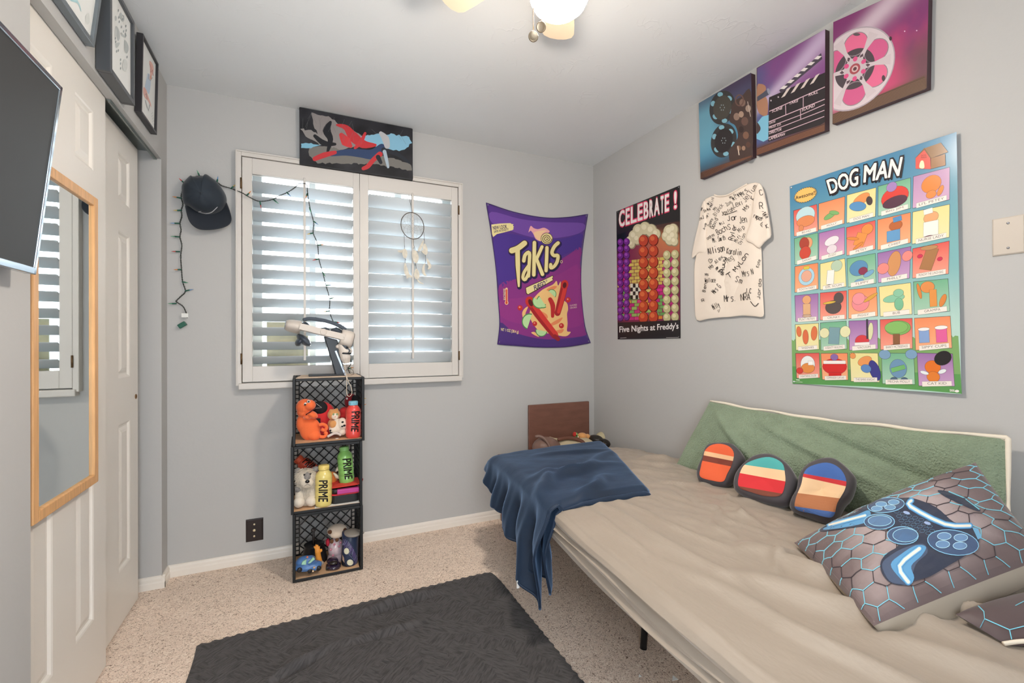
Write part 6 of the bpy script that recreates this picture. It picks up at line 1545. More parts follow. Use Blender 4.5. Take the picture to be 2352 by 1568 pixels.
A.line(X2((1385, 1040), (1425, 1080), (1430, 1130), (1600, 1205), (1699, 1180)), 2.4, '#79c6dc', 1); A.line(X2((1600, 1205), (1615, 1270)), 2.4, '#79c6dc', 1); A.line(X2((1430, 1130), (1400, 1190)), 1.8, '#5f9fb4', 1); A.line(X2((1640, 1040), (1699, 1010)), 2, '#79c6dc', 1)
A.split(7).lay(on_mesh(p2_mb, .0003, .0012)).build('print', INK, p2, recalc=False)
mb = MB(); mb.tube(crom([S(2305, 1478, 'z', .562), S(2330, 1474, 'z', .566), S(2352, 1472, 'z', .57), S(2400, 1470, 'z', .572)], 4), .004, 8); mb.build('piping', CRM_, p2)
# ================================================================ three milk crates on their sides, and what they hold
CRT = M('black_crate_plastic', '#1e2022', rough=0.5, spec=0.35, bump=(60, 0.05, 2, 0.001))
CARD = M('tan_cardboard', '#d2a983', rough=0.85, var=(12, 0.05))
def lattice(mb, org, ex, ey, w, h, pitch, bw, th, up):
    """diagonal bars over a rectangle"""
    org = Vector(org); ex = Vector(ex); ey = Vector(ey)
    for sg in (1, -1):
        k = -int(h / pitch) - 1
        while k * pitch < w + h:
            # line x - sg*y = c
            c = k * pitch; pts = []
            for x in (0, w):
                y = (x - c) * sg if sg == 1 else (c - x)
                if 0 <= y <= h: pts.append((x, y))
            for y in (0, h):
                x = c + y if sg == 1 else c - y
                if 0 < x < w: pts.append((x, y))
            if len(pts) >= 2 and math.dist(pts[0], pts[1]) > .01:
                a, b_ = pts[0], pts[1]
                mb.bar(org + ex*a[0] + ey*a[1], org + ex*b_[0] + ey*b_[1], th, bw, up)
            k += 1
def crate(label, x0, x1, z0, z1, y0=2.437, y1=2.722):
    p = .013; mb = MB()
    for (xa, xb, za, zb) in ((x0, x0+p, z0, z1), (x1-p, x1, z0, z1), (x0+p, x1-p, z0, z0+p), (x0+p, x1-p, z1-p, z1)):
        mb.box((xa, y0, za), (xb, y0 + .022, zb)); mb.box((xa, y1-.01, za), (xb, y1, zb))
    for xx in (x0, x1-p):
        for zz in (z0, z1-p): mb.box((xx, y0+.02, zz), (xx+p, y1-.008, zz+p))
    q = .004
    # back: open diamond lattice with a border column of little squares
    lattice(mb, (x0+.03, y1-.006, z0+p), (1,0,0), (0,0,1), x1-x0-.06, z1-z0-2*p, .052, .0105, .005, (0,1,0))
    for xx in (x0+.026, x1-.032): mb.box((xx, y1-.009, z0+p), (xx+.006, y1-.002, z1-p))
    for k in range(13):
        zz = z0 + p + (z1-z0-2*p) * k / 13
        for xa in (x0+.008, x1-.03): mb.box((xa, y1-.009, zz), (xa+.022, y1-.002, zz+.006))
    # left and right walls: upright slats and lattice
    for xx in (x0+.002, x1-.007):
        for k in range(7): yy = y0 + .03 + (y1-y0-.05) * k / 6; mb.box((xx, yy, z0+p), (xx+.005, yy+.008, z1-p))
        for k in range(9): zz = z0 + p + (z1-z0-2*p) * (k+.5) / 9; mb.box((xx, y0+.02, zz), (xx+.005, y1-.008, zz+.008))
    # floor and roof of the lying crate
    for zz in (z0+.002, z1-.007):
        for k in range(8): xx = x0 + .02 + (x1-x0-.05) * k / 7; mb.box((xx, y0+.02, zz), (xx+.01, y1-.008, zz+.005))
        for k in range(5): yy = y0 + .04 + (y1-y0-.07) * k / 4; mb.box((x0+p, yy, zz), (x1-p, yy+.01, zz+.005))
    return tag(mb.build('milk_crate', CRT, bevel=.0025), label, 'crate', 'stacked black milk crates')
crate('black milk crate at the bottom of the stack, standing on the carpet', -.036, .288, 0.003, .329)
crate('black milk crate in the middle of the stack', -.043, .286, .330, .656)
crate('black milk crate at the top of the stack, under the headset stand', -.035, .297, .657, .983)
def sheet(label, pts, z, m=CARD, th=.003):
    mb = MB(); mb.prism([(x, y, z) for x, y in pts], (0, 0, th)); return tag(mb.build('cardboard_sheet', m), label, 'cardboard')
sheet('tan cardboard sheet lining the floor of the bottom crate', [(-.024, 2.442), (.27, 2.440), (.276, 2.705), (-.024, 2.705)], .0135)
sheet('tan cardboard sheet lining the floor of the middle crate', [(-.031, 2.442), (.274, 2.442), (.274, 2.705), (-.031, 2.705)], .3405)
sheet('tan cardboard sheet lining the floor of the top crate', [(-.023, 2.442), (.284, 2.442), (.284, 2.705), (-.023, 2.705)], .6675)
sheet('pale cardboard sheet on top of the crate stack under the headset stand', [(-.02, 2.452), (.283, 2.45), (.276, 2.66), (.005, 2.665)], .9835, M('pale_cardboard', '#d9c3ae', rough=0.85, var=(12, .05)))
mb = MB(); mb.prism([(.062, 2.447, .3436), (.272, 2.443, .3436), (.270, 2.60, .3436), (.07, 2.60, .3436)], (0, 0, .0008)); tag(mb.build('paper_sheet', M('white_paper', '#e6e6e2', rough=0.7)), 'white paper sheet under the yellow bottle in the middle crate', 'paper')
mb = MB(); p = S(774, 1007, 'z', .6712); mb.lathe([(.0075, 0), (.0085, .0012), (.0075, .0024), (.0005, .0026)], p, n=20); tag(mb.build('token', M('white_plastic', '#f0e8e0', rough=0.4)), 'small white disc lying at the front of the top crate', 'token')

# ---- sports drink bottles
def bottle(label, base, ax, h, r, col, capcol, text_px, capsc=1.0):
    base = Vector(base); ax = Vector(ax).normalized()
    t = thing('drink_bottle', label, 'bottle', base, 'sports drink bottles in the crates')
    k = h
    prof = [(r*.86, 0), (r*.96, .008*k/.19), (r, .02*k/.19), (r, .04*k/.19), (r*.955, .043*k/.19), (r, .047*k/.19), (r, .068*k/.19), (r*.955, .071*k/.19), (r, .075*k/.19), (r, .096*k/.19), (r*.955, .099*k/.19), (r, .103*k/.19), (r, .122*k/.19), (r*.96, .126*k/.19), (r, .130*k/.19), (r*.97, .142*k/.19), (r*.86, .152*k/.19), (r*.68, .160*k/.19), (r*.58, .165*k/.19), (r*.56, .169*k/.19)]
    mb = MB(); mb.lathe([(.001, .004)] + prof + [(.001, prof[-1][1])], base, ax, 28, caps=False)
    body = MB(); body.v = mb.v; body.f = mb.f
    mb.build('bottle_body', M('bottle_' + col, col, rough=0.32, spec=0.5, coat=0.35), t)
    c0 = prof[-1][1]; rc = r * .60 * capsc
    mb = MB(); cp = [(rc*1.02, c0 - .001), (rc*1.02, c0 + .003), (rc, c0 + .004)] + [(rc, c0 + .017*capsc), (rc*.93, c0 + .0195*capsc), (.001, c0 + .0195*capsc)]
    mb.lathe(cp, base, ax, 28)
    q = frame(ax) if tuple(ax) != (0, 0, 1) else Matrix.Identity(3)
    for i in range(28):
        a = 2*PI*i/28; d = q @ Vector((math.cos(a), math.sin(a), 0)); mb.tube([base + ax*(c0+.005) + d*rc, base + ax*(c0+.016*capsc) + d*rc], .0007, 4)
    mb.build('cap', M('cap_' + capcol, capcol, rough=0.4), t)
    if text_px:
        A = Art()
        for s_, qd, b_ in text_px:
            for dx, dy in ((0, 0), (.45, 0), (-.45, 0), (0, .55), (0, -.55)): A.text(s_, [(q_[0]+dx, q_[1]+dy) for q_ in qd], '#1f1a18', 1, 0)
        A.split(3).lay(on_mesh(body, .0002, .0008)).build('lettering', INK, t, recalc=False)
    return t
X6 = T(640, 840, 5.809); X7 = T(640, 1090, 6.032)
def vq(pts): return [pts[i] for i in (0, 1, 2, 3)]
b = S(811.5, 1001, 'z', .6706); b = S(811.5, 1001, 'y', 2.482); b.z = .6706
bottle('red drink bottle with pale blue cap on the right of the top crate', b, (0, 0, 1), .188, .0375, '#e04a42', '#7fb9cc', [('PRIME', X6((1082, 605), (1062, 880), (968, 870), (975, 612)), .02)])
b = S(743, 1161, 'y', 2.475); b.z = .3446
bottle('yellow drink bottle standing at the front of the middle crate', b, (0.012, 0, 1), .203, .0395, '#e6d27c', '#e8cf78', [('PRIME', X7((676, 78), (682, 372), (552, 372), (560, 82)), .02)], 1.06)
b = S(797, 1108, 'y', 2.535)
bottle('green drink bottle standing on the lunch box in the middle crate', b, (-.075, 0.02, 1), .192, .0385, '#8cc468', '#90c874', [('PRIME', X6((965, 1235), (985, 1500), (885, 1512), (852, 1245)), .02)])
b = S(742, 1100, 'y', 2.66)
bottle('red drink bottle leaning on its side behind the shaggy dog', b, (-.105, 0, .105), .178, .037, '#c9482f', '#cf5433', [('PRIME', X6((410, 1205), (560, 1380), (470, 1440), (315, 1285)), .02)], 1.05)

# ---- soft toys and odds and ends
def fur(name, col, **k): return M(name, col, rough=0.95, spec=0.1, sheen=0.5, bump=(140, 0.5, 4, 0.004), **k)
def PT(u, v, y): return S(u, v, 'y', y)
def RR(px, y=2.5): return px * 0.00226 * (y / 2.5)
BLKP = M('gloss_black_bead', '#120f10', rough=0.15, spec=0.6); WHT = M('white_felt', '#f1ece6', rough=0.8)
def eye(par, u, v, y, r, r2=.55, white=True, du=0, dv=0):
    mb = MB()
    if white:
        mb.ell(PT(u, v, y), (RR(r), RR(r)*.6, RR(r))); mb.build('eye', WHT, par); mb = MB()
        mb.ell(PT(u+du, v+dv, y - RR(r)*.5), (RR(r)*r2, RR(r)*.3, RR(r)*r2)); mb.build('pupil', BLKP, par)
    else: mb.ell(PT(u, v, y), (RR(r), RR(r)*.7, RR(r))); mb.build('eye', BLKP, par)
# orange hand puppet
ORG = M('orange_plush', '#f0703c', rough=0.9, sheen=0.4, bump=(160, .3, 3, .002))
y = 2.50; t = thing('hand_puppet', 'orange plush hand puppet with wide mouth on the left of the top crate', 'puppet', PT(715, 1010, y))
t.location.z = .6706
blob('body', [('e', PT(712, 985, y+.02), (RR(22), .03, RR(26))), ('e', PT(696, 972, y+.025), (RR(14), .024, RR(22))), ('e', PT(722, 1000, y+.012), (RR(14), .03, RR(12))), ('e', PT(704, 966, y+.025), (RR(12), .022, RR(10)))], ORG, t, .003, 3)
blob('head', [('e', PT(700, 934, y+.015), (RR(18), .036, RR(18))), ('e', PT(711, 930, y), (RR(13), .032, RR(12))), ('e', PT(696, 946, y+.02), (RR(13), .034, RR(12)))], ORG, t, .003, 3)
blob('jaw', [('e', PT(717, 952, y-.004), (RR(13), .032, RR(8)), Matrix.Rotation(.5, 3, 'Y')), ('e', PT(706, 957, y+.006), (RR(9), .03, RR(6)))], ORG, t, .003, 3)
mb = MB(); mb.tube([PT(703, 952, y-.012), PT(712, 946, y-.032), PT(723, 938, y-.02)], .003, 8); mb.build('mouth', M('dark_red_felt', '#5a1d1a', rough=0.8), t)
eye(t, 702, 928, y-.020, 3.6, .6, True, -1, 1); eye(t, 709, 922, y-.024, 3.4, .6, True, 0, 0)
for pts in ([(732, 976), (742, 974), (750, 980), (746, 988), (738, 985)], [(734, 1002), (744, 1003), (750, 996), (745, 992)]):
    mb = MB(); mb.tube(crom([PT(u, v, y-.005) for u, v in pts], 5), .0085, 10); mb.build('arm', ORG, t)
# red dome toy with dark visor
REDP = M('red_plush', '#c92a2c', rough=0.85, sheen=0.4, bump=(160, .25, 3, .002)); DKF = M('black_felt', '#17171a', rough=0.85)
y = 2.585; t = thing('plush_toy', 'red hooded plush with black face behind the orange puppet in the top crate', 'plush toy', PT(742, 1000, y)); t.location.z = .6706
blob('body', [('e', PT(738, 958, y), (RR(32), .045, RR(37))), ('e', PT(748, 985, y), (RR(24), .05, RR(26))), ('e', PT(735, 990, y), (RR(20), .05, RR(20)))], REDP, t, .0035, 3)
mb = MB(); q = Matrix.Rotation(.2, 3, 'Y'); mb.ell(PT(735, 936, y-.034), (RR(16), .018, RR(15)), q); mb.build('visor', DKF, t)
mb = MB(); mb.tube([PT(726, 926, y-.054), PT(739, 936, y-.056), PT(724, 937, y-.056)], .0009, 6); mb.build('stitching', WHT, t)
mb = MB(); mb.box(tuple(PT(727, 972, y-.052)), tuple(PT(736, 960, y-.046))); mb.build('pocket', DKF, t)
# round orange cat
CALM = fur('pale_cat_plush', '#ead9c6'); CATO = fur('orange_cat_plush', '#d99a60')
y = 2.53; t = thing('plush_toy', 'orange and cream cat plush with green eyes in the top crate', 'plush toy', PT(767, 975, y)); t.location.z = .70
blob('head', [('e', PT(767, 952, y), (RR(14), .028, RR(13))), ('e', PT(760, 944, y), (RR(4), .008, RR(5))), ('e', PT(773.5, 942, y), (RR(4), .008, RR(5)))], CATO, t, .0025, 2)
blob('muzzle', [('e', PT(769, 955, y-.020), (RR(8), .010, RR(8)))], CALM, t, .002, 2)
for u in (766, 774.5): mb = MB(); mb.ell(PT(u, 951, y-.030), (RR(2), .003, RR(2.4))); mb.build('eye', M('green_eye', '#7f9e6a', rough=0.3), t)
mb = MB(); mb.ell(PT(770, 957, y-.031), (RR(1.2), .002, RR(.9))); mb.build('nose', M('pink_felt', '#d98c86', rough=.8), t)
blob('body', [('e', PT(762, 974, y+.006), (RR(9), .022, RR(12)))], CATO, t, .0025, 2)
# white pup lying upside down
y = 2.492; t = thing('plush_toy', 'cream and tan plush pup lying beside the red bottle in the top crate', 'plush toy', PT(778, 995, y)); t.location.z = .6706
blob('body', [('e', PT(778, 978, y+.012), (RR(19), .028, RR(17))), ('e', PT(786, 973, y), (RR(11), .026, RR(14))), ('e', PT(768, 984, y+.01), (RR(12), .024, RR(13))), ('e', PT(786, 990, y+.006), (RR(9), .02, RR(9)))], fur('cream_pup_plush', '#e6d6c4'), t, .003, 3)
blob('patch', [('e', PT(765, 974, y-.004), (RR(8), .014, RR(9)))], CATO, t, .002, 2)
for u, v, r in ((787, 969, 2.6), (786, 979, 2.2), (791, 977, 2.8)): mb = MB(); mb.ell(PT(u, v, y-.027), (RR(r), .004, RR(r*.8))); mb.build('face_spot', DKF, t)
mb = MB(); mb.tube(crom([PT(u, v, y-.012) for u, v in ((752, 1003), (759, 999), (768, 995), (778, 996), (783, 1000))], 5), [.003]+[.0065]*19+[.004], 10); mb.build('scarf', fur('grey_scarf', '#cfc2bb'), t)
mb = MB(); mb.tube(crom([PT(u, v, y-.004) for u, v in ((757, 990), (763, 986), (770, 987), (765, 993), (758, 994))], 5), .005, 8); mb.build('paw', DKF, t)
# dark red and black toy behind the bottle
y = 2.64; t = thing('plush_toy', 'dark red and black plush behind the blue capped bottle in the top crate', 'plush toy', PT(806, 960, y)); t.location.z = .6706
blob('head', [('e', PT(806, 922, y), (RR(15), .035, RR(20)))], M('dark_red_plush', '#8f1f28', rough=0.85, sheen=.3), t, .003, 2)
blob('mask', [('e', PT(814, 920, y-.022), (RR(9), .02, RR(14)))], DKF, t, .003, 2)
blob('body', [('e', PT(800, 960, y), (RR(24), .04, RR(22))), ('e', PT(792, 945, y), (RR(14), .03, RR(12))), ('e', PT(803, 985, y), (RR(18), .04, RR(20)))], REDP, t, .003, 3)
mb = MB(); mb.ell(PT(797, 915, y-.036), (RR(2), .003, RR(2.4))); mb.build('eye', WHT, t)

# shaggy dog in the middle crate
y = 2.50; t = thing('plush_toy', 'shaggy cream and grey plush dog sitting in the middle crate', 'plush toy', PT(702, 1160, y)); t.location.z = .3436
SHAG = fur('shaggy_cream_fur', '#d9cdbb', var=(40, .16)); GREYF = fur('grey_fur', '#8f8a86', var=(50, .2))
blob('body', [('e', PT(704, 1135, y+.02), (RR(18), .034, RR(26))), ('e', PT(690, 1140, y), (RR(11), .024, RR(22))), ('e', PT(718, 1138, y), (RR(10), .024, RR(20)))], SHAG, t, .003, 2)
for u, v in ((687, 1153), (715, 1150)): blob('paw', [('e', PT(u, v, y-.018), (RR(11.5), .026, RR(11.5)))], fur('pale_paw_fur', '#e2d6c6'), t, .003, 2)
head = [('e', PT(703, 1096, y-.004), (RR(20), .036, RR(20))), ('e', PT(704, 1108, y-.030), (RR(14), .02, RR(12))), ('e', PT(690, 1114, y), (RR(8), .02, RR(12))), ('e', PT(717, 1114, y), (RR(8), .02, RR(10)))]
rs = random.Random(3)
for k in range(44):
    a = rs.uniform(0, 2*PI); r = rs.uniform(12, 23); u, v = 703 + r*math.cos(a), 1098 + r*math.sin(a)*1.0
    head.append(('l', [PT(u - 3*math.cos(a), v - 3*math.sin(a), y - .02), PT(u + 3*math.cos(a), v + 4, y - .012)], [.0045, .0012]))
blob('head', head, SHAG, t, .0025, 1)
mb = MB()
for k in range(420):
    a = rs.uniform(0, 2*PI); r = 24 * math.sqrt(rs.random()); u, v = 703 + r*math.cos(a)*.95, 1098 + r*math.sin(a)*1.02
    if abs(u - 705) < 9 and 1086 < v < 1112: continue
    dd = max(0, 1 - (r/25)**2) ** .5; p = PT(u, v, y - .036*dd + .002); o = Vector((math.cos(a), -.35, -math.sin(a)*.8 - .7)).normalized() * rs.uniform(.012, .022)
    mb.tube([p - o*.3, p + o*.4 + Vector((0, -.003, 0)), p + o], [.0016, .0013, .0002], 4, caps=False)
for k in range(260):
    u, v = rs.uniform(684, 724), rs.uniform(1116, 1146); e_ = max(0, 1 - ((u-704)/22)**2) ** .5
    p = PT(u, v, y - .026*e_ + .006); o = Vector((rs.uniform(-.4, .4), -.25, -1)).normalized() * rs.uniform(.010, .018); mb.tube([p - o*.3, p + o], [.0014, .0002], 4, caps=False)
o = mb.build('shaggy_hair', SHAG, t); o['kind'] = 'stuff'
blob('face_patch', [('e', PT(706, 1094, y-.036), (RR(7), .012, RR(9)))], GREYF, t, .002, 2)
blob('ear', [('e', PT(684, 1082, y), (RR(7), .014, RR(8)))], GREYF, t, .002, 2); blob('ear', [('e', PT(725, 1077, y+.01), (RR(9), .014, RR(6)))], GREYF, t, .002, 2)
mb = MB(); mb.ell(PT(706, 1105.5, y-.053), (RR(4.6), .007, RR(3.6))); mb.build('nose', BLKP, t)
mb = MB(); mb.tube(crom([PT(u, v, y-.049) for u, v in ((699, 1116), (704, 1113), (706, 1111), (709, 1113), (713, 1114))], 4), .0008, 6); mb.build('mouth', DKF, t)
for u, v in ((699, 1090), (713, 1088)): mb = MB(); mb.ell(PT(u, v, y-.040), (RR(2), .003, RR(2))); mb.build('eye', BLKP, t)
blob('spot', [('e', PT(684, 1124, y-.014), (RR(6), .012, RR(6)))], GREYF, t, .002, 2)
# orange toy with pale ears
y = 2.585; t = thing('plush_toy', 'orange plush with cream ears between yellow and green bottles', 'plush toy', PT(765, 1118, y)); t.location.z = .40
blob('body', [('e', PT(763, 1096, y), (RR(13), .03, RR(14))), ('e', PT(767, 1113, y-.01), (RR(14), .03, RR(9)))], M('deep_orange_plush', '#e0843c', rough=.9, sheen=.4), t, .003, 2)
for pts in ([(766, 1086), (774, 1094), (782, 1100)], [(771, 1083), (777, 1076), (779, 1070)]):
    mb = MB(); mb.tube([PT(u, v, y-.035) for u, v in pts], [.003, .011, .002], 10); mb.build('ear', fur('cream_ear', '#e6d9c0'), t)
# lunch box, and the pouch on it
y = 2.53; pz = .3436
lb = thing('lunch_box', 'black lunch box with pink window and red rim in the middle crate', 'lunch box', (PT(791, 1150, y).x, y, pz))
cxl = PT(791, 1150, y).x
def rbx(w, d, z0, z1, r): return [(cxl + sx*(w/2 - r) + r*math.cos(a), y + sy*(d/2 - r) + r*math.sin(a)) for sx, sy, a0 in ((1,1,0), (-1,1,PI/2), (-1,-1,PI), (1,-1,1.5*PI)) for a in [a0 + PI/2*i/5 for i in range(6)]]
mb = MB(); mb.prism([(a, b_, pz) for a, b_ in rbx(.138, .13, 0, 0, .025)], (0, 0, .042)); mb.build('box_base', M('matte_black_plastic', '#232526', rough=.5), lb, bevel=.005)
mb = MB(); mb.prism([(a, b_, pz + .0425) for a, b_ in rbx(.144, .136, 0, 0, .027)], (0, 0, .007)); mb.build('rim', M('red_plastic', '#cf2b3a', rough=.4), lb, bevel=.002)
mb = MB(); mb.prism([(a, b_, pz + .05) for a, b_ in rbx(.138, .13, 0, 0, .025)], (0, 0, .024)); mb.build('lid', M('dark_lid_plastic', '#2c2729', rough=.4), lb, bevel=.008)
mb = MB(); mb.box((cxl - .040, y - .076, pz + .051), (cxl + .066, y - .04, pz + .0735)); mb.build('window', M('pink_clear_plastic', '#c24794', rough=.2, spec=.6), lb, bevel=.004)
po = thing('pouch', 'red fabric pouch lying on the lunch box under the green bottle', 'pouch', (PT(798, 1105, y).x, y, pz + .0742))
mb = MB(); q = [PT(768, 1119, y - .07), PT(820, 1108, y - .075), PT(828, 1094, y + .05), PT(772, 1098, y + .05)]
def pch(s, t_, sg): p = Vector((cxl - .07 + .150*s, y - .066 + .13*t_, pz + .082)); e = max(0, (1-(2*s-1)**4)*(1-(2*t_-1)**4))**.5; return p + Vector((0, 0, .006*sg*e + .004*s + (.003*fbm((s*5, t_*5, 1), 1) if sg > 0 else 0)))
mb.grid(lambda s, t_: pch(s, t_, 1), 20, 20); mb.grid(lambda s, t_: pch(s, t_, -1), 20, 20); mb.build('pouch_body', M('red_nylon', '#d9443a', rough=.6), po, weld=True)
mb = MB(); mb.tube(crom([Vector((cxl + .078, y - .05, pz + .086)), Vector((cxl + .088, y - .03, pz + .100)), Vector((cxl + .086, y, pz + .09))], 5), .003, 8); mb.build('strap', M('dark_red_strap', '#8f2228', rough=.6), po)

# bottom crate: clear globe on a black base
pz = .0166; y = 2.61; g = PT(717, 1214, y); bx = PT(722, 1270, y)
t = thing('globe_lamp', 'clear glass globe on a black tapered base in the bottom crate', 'lamp', (bx.x, y, pz))
R = .083; gz = g.z
mb = MB(); mb.lathe([(.062, pz), (.064, pz + .006), (.056, pz + .05), (.046, pz + .082), (.05, pz + .09), (.044, pz + .092), (.04, pz + .086), (.001, pz + .084)], (bx.x, y, 0), n=32); mb.build('base', M('satin_black_plastic', '#1b1b1e', rough=.3), t)
gc = Vector((bx.x - .004, y, pz + .092 + .066)); pf = [(R*math.sin(a), gc.z - R*math.cos(a)) for a in [.56 + (PI-.56)*i/22 for i in range(23)]]
mb = MB(); mb.lathe(pf, (gc.x, gc.y, 0), n=40, caps=False)
GG = bpy.data.materials.new('clear_globe_glass'); GG.use_nodes = True; n_ = GG.node_tree.nodes; l_ = GG.node_tree.links; n_.clear()
o_ = n_.new('ShaderNodeOutputMaterial'); t_ = n_.new('ShaderNodeBsdfTransparent'); t_.inputs[0].default_value = (.93, .935, .94, 1); g_ = n_.new('ShaderNodeBsdfGlossy'); g_.inputs['Roughness'].default_value = .05
f_ = n_.new('ShaderNodeFresnel'); f_.inputs[0].default_value = 1.3; x_ = n_.new('ShaderNodeMixShader')
for a, b_ in ((f_.outputs[0], x_.inputs[0]), (t_.outputs[0], x_.inputs[1]), (g_.outputs[0], x_.inputs[2]), (x_.outputs[0], o_.inputs[0])): l_.new(a, b_)
ml_ = n_.new('ShaderNodeMath'); ml_.operation = 'MULTIPLY'; ml_.inputs[1].default_value = .28; l_.new(f_.outputs[0], ml_.inputs[0]); l_.new(ml_.outputs[0], x_.inputs[0])
mb.build('globe', GG, t)
mb = MB(); mb.tube([(gc.x, y, pz + .085), (gc.x, y, gc.z)], .006, 10); mb.ell((gc.x, y, gc.z + .004), .012); mb.build('electrode', M('dark_glass', '#3a3230', rough=.2), t)
# painted toy car
y = 2.478; t = thing('toy_car', 'blue painted toy car with pale green windows at front of bottom crate', 'toy car', PT(708, 1312, y)); t.location.z = pz
CARB = M('blue_painted_clay', '#4f78b0', rough=.35, spec=.5, var=(40, .16)); cz = pz + .002
def cp_(u, v, dy=0.0): return PT(u, v, y + dy)
blob('car_body', [('e', cp_(708, 1299), (.064, .038, .022)), ('e', cp_(700, 1289, .004), (.042, .032, .026)), ('e', cp_(724, 1299, -.004), (.030, .034, .018)), ('e', cp_(712, 1284, .004), (.026, .026, .018))], CARB, t, .003, 3)
for (a, b_, c, d) in (((694, 1291), (704, 1284), (703, 1297), (692, 1297)), ((707, 1294), (719, 1280), (724, 1284), (712, 1294))):
    mb = MB(); pp = [PT(*q_, y - .036) for q_ in (a, b_, c, d)]; mb.prism(pp, (0, .012, 0)); mb.build('window', M('pale_green_enamel', '#9fd0b6', rough=.3), t, bevel=.002)
for u, v in ((688, 1308), (712, 1310), (732, 1304)):
    mb = MB(); p = PT(u, v, y - .030); p.z = max(p.z, pz + .0125); mb.lathe([(.0115, 0), (.012, .004), (.009, .008), (.001, .008)], p, (0, -1, 0), 18); mb.build('wheel', M('black_enamel', '#1f1d1f', rough=.4), t)
for u, v, c in ((721.5, 1303, '#d9b48c'), (706, 1279, '#d97a5c'), (719, 1311, '#e2c6a2')): mb = MB(); mb.ell(PT(u, v, y - .037), (.005, .005, .005)); mb.build('lamp', M('lamp_' + c, c, rough=.4), t)
# orange toy hand
y = 2.515; t = thing('toy_hand', 'small orange toy hand standing on grey foot behind the blue car', 'toy', PT(735, 1293, y)); t.location.z = pz
OH = M('orange_toy_vinyl', '#e6963a', rough=.4, spec=.4)
parts = [('l', [PT(733, 1292, y), PT(731, 1278, y), PT(729.5, 1266, y)], [.017, .014, .013]), ('e', PT(729.5, 1264, y), (RR(6), .011, RR(6)))]
for (a, b_) in (((725.5, 1262), (721.5, 1254)), ((727.5, 1259), (725.5, 1250)), ((730, 1259), (729.5, 1250.5)), ((732.5, 1261), (733.5, 1254))): parts.append(('l', [PT(*a, y), PT(*b_, y)], [.0042, .0032]))
parts.append(('l', [PT(734, 1268, y), PT(738.5, 1264, y), PT(738, 1260, y)], [.0055, .005, .0035]))
blob('hand', parts, OH, t, .0016, 2)
mb = MB(); mb.ell(PT(738, 1293, y - .012), (.012, .012, .011)); mb.build('foot', M('grey_stone_bead', '#a89a8c', rough=.6), t)
# animal plush in a see-through gift bag
y = 2.575; t = thing('plush_toy', 'pale plush animal with brown ears in a pink dotted clear gift bag', 'plush toy', PT(772, 1285, y)); t.location.z = pz
SLO = fur('pale_taupe_fur', '#d9c6b2'); BRN = fur('brown_felt_fur', '#6b4630')
blob('head', [('e', PT(774, 1217, y), (RR(22), .038, RR(14))), ('e', PT(774, 1227, y-.02), (RR(15), .024, RR(8)))], SLO, t, .003, 3)
for u, v, a in ((759, 1221, -.3), (791, 1217, .5)): blob('ear', [('e', PT(u, v, y-.020), (RR(6.5), .012, RR(5)))], BRN, t, .002, 2)
for u, v in ((762, 1243), (774, 1239)): blob('paw', [('e', PT(u, v, y-.030), (RR(4.4), .010, RR(5)))], BRN, t, .002, 2)
mb = MB(); q = PT(791, 1229, y - .040); mb.prism([q + Vector((-.006, 0, -.010)), q + Vector((.008, 0, -.010)), q + Vector((.010, 0, .010)), q + Vector((-.004, 0, .012))], (0, .001, 0)); mb.build('swing_tag', M('red_paper_tag', '#d9573c', rough=.5), t)
BAG = M('pink_dotted_film', '#cdb8bd', rough=.2, spec=.6, var=(60, .10))
blob('gift_bag', [('e', PT(771, 1258, y-.004), (RR(17), .038, RR(24))), ('e', PT(771, 1280, y), (RR(19), .04, RR(16)))], BAG, t, .003, 2)
for u, v in ((760, 1262), (768, 1250), (779, 1254), (765, 1275), (782, 1246)): mb = MB(); mb.ell(PT(u, v, y - .042), (RR(2.6), .003, RR(3))); mb.build('bag_dot', M('dusty_pink_ink', '#c47f90', rough=.4), t)
blob('red_ribbon', [('e', PT(753, 1245, y+.005), (RR(5), .02, RR(9)))], M('crimson_felt', '#b8233c', rough=.7), t, .002, 2)
# dark purple toy car
y = 2.492; t = thing('toy_car', 'glossy dark purple toy car in front of the gift bag', 'toy car', PT(766, 1308, y)); t.location.z = pz
blob('car_body', [('e', PT(766, 1298, y), (.036, .044, .016)), ('e', PT(764, 1288, y + .012), (.028, .032, .018)), ('e', PT(770, 1303, y - .012), (.026, .026, .010))], M('dark_purple_gloss', '#2a2038', rough=.12, spec=.6, coat=.6), t, .0025, 3)
mb = MB(); mb.ell(PT(766, 1292, y - .018), (.021, .016, .010)); mb.build('windscreen', M('smoked_window', '#2b2623', rough=.1, spec=.6), t)
for u, v in ((753, 1303), (778, 1302)): mb = MB(); p = PT(u, v, y - .018); p.z = pz + .010; mb.lathe([(.0095, 0), (.010, .003), (.007, .006), (.001, .006)], p, (0, -1, 0), 16); mb.build('wheel', M('black_enamel', '#1f1d1f', rough=.4), t)
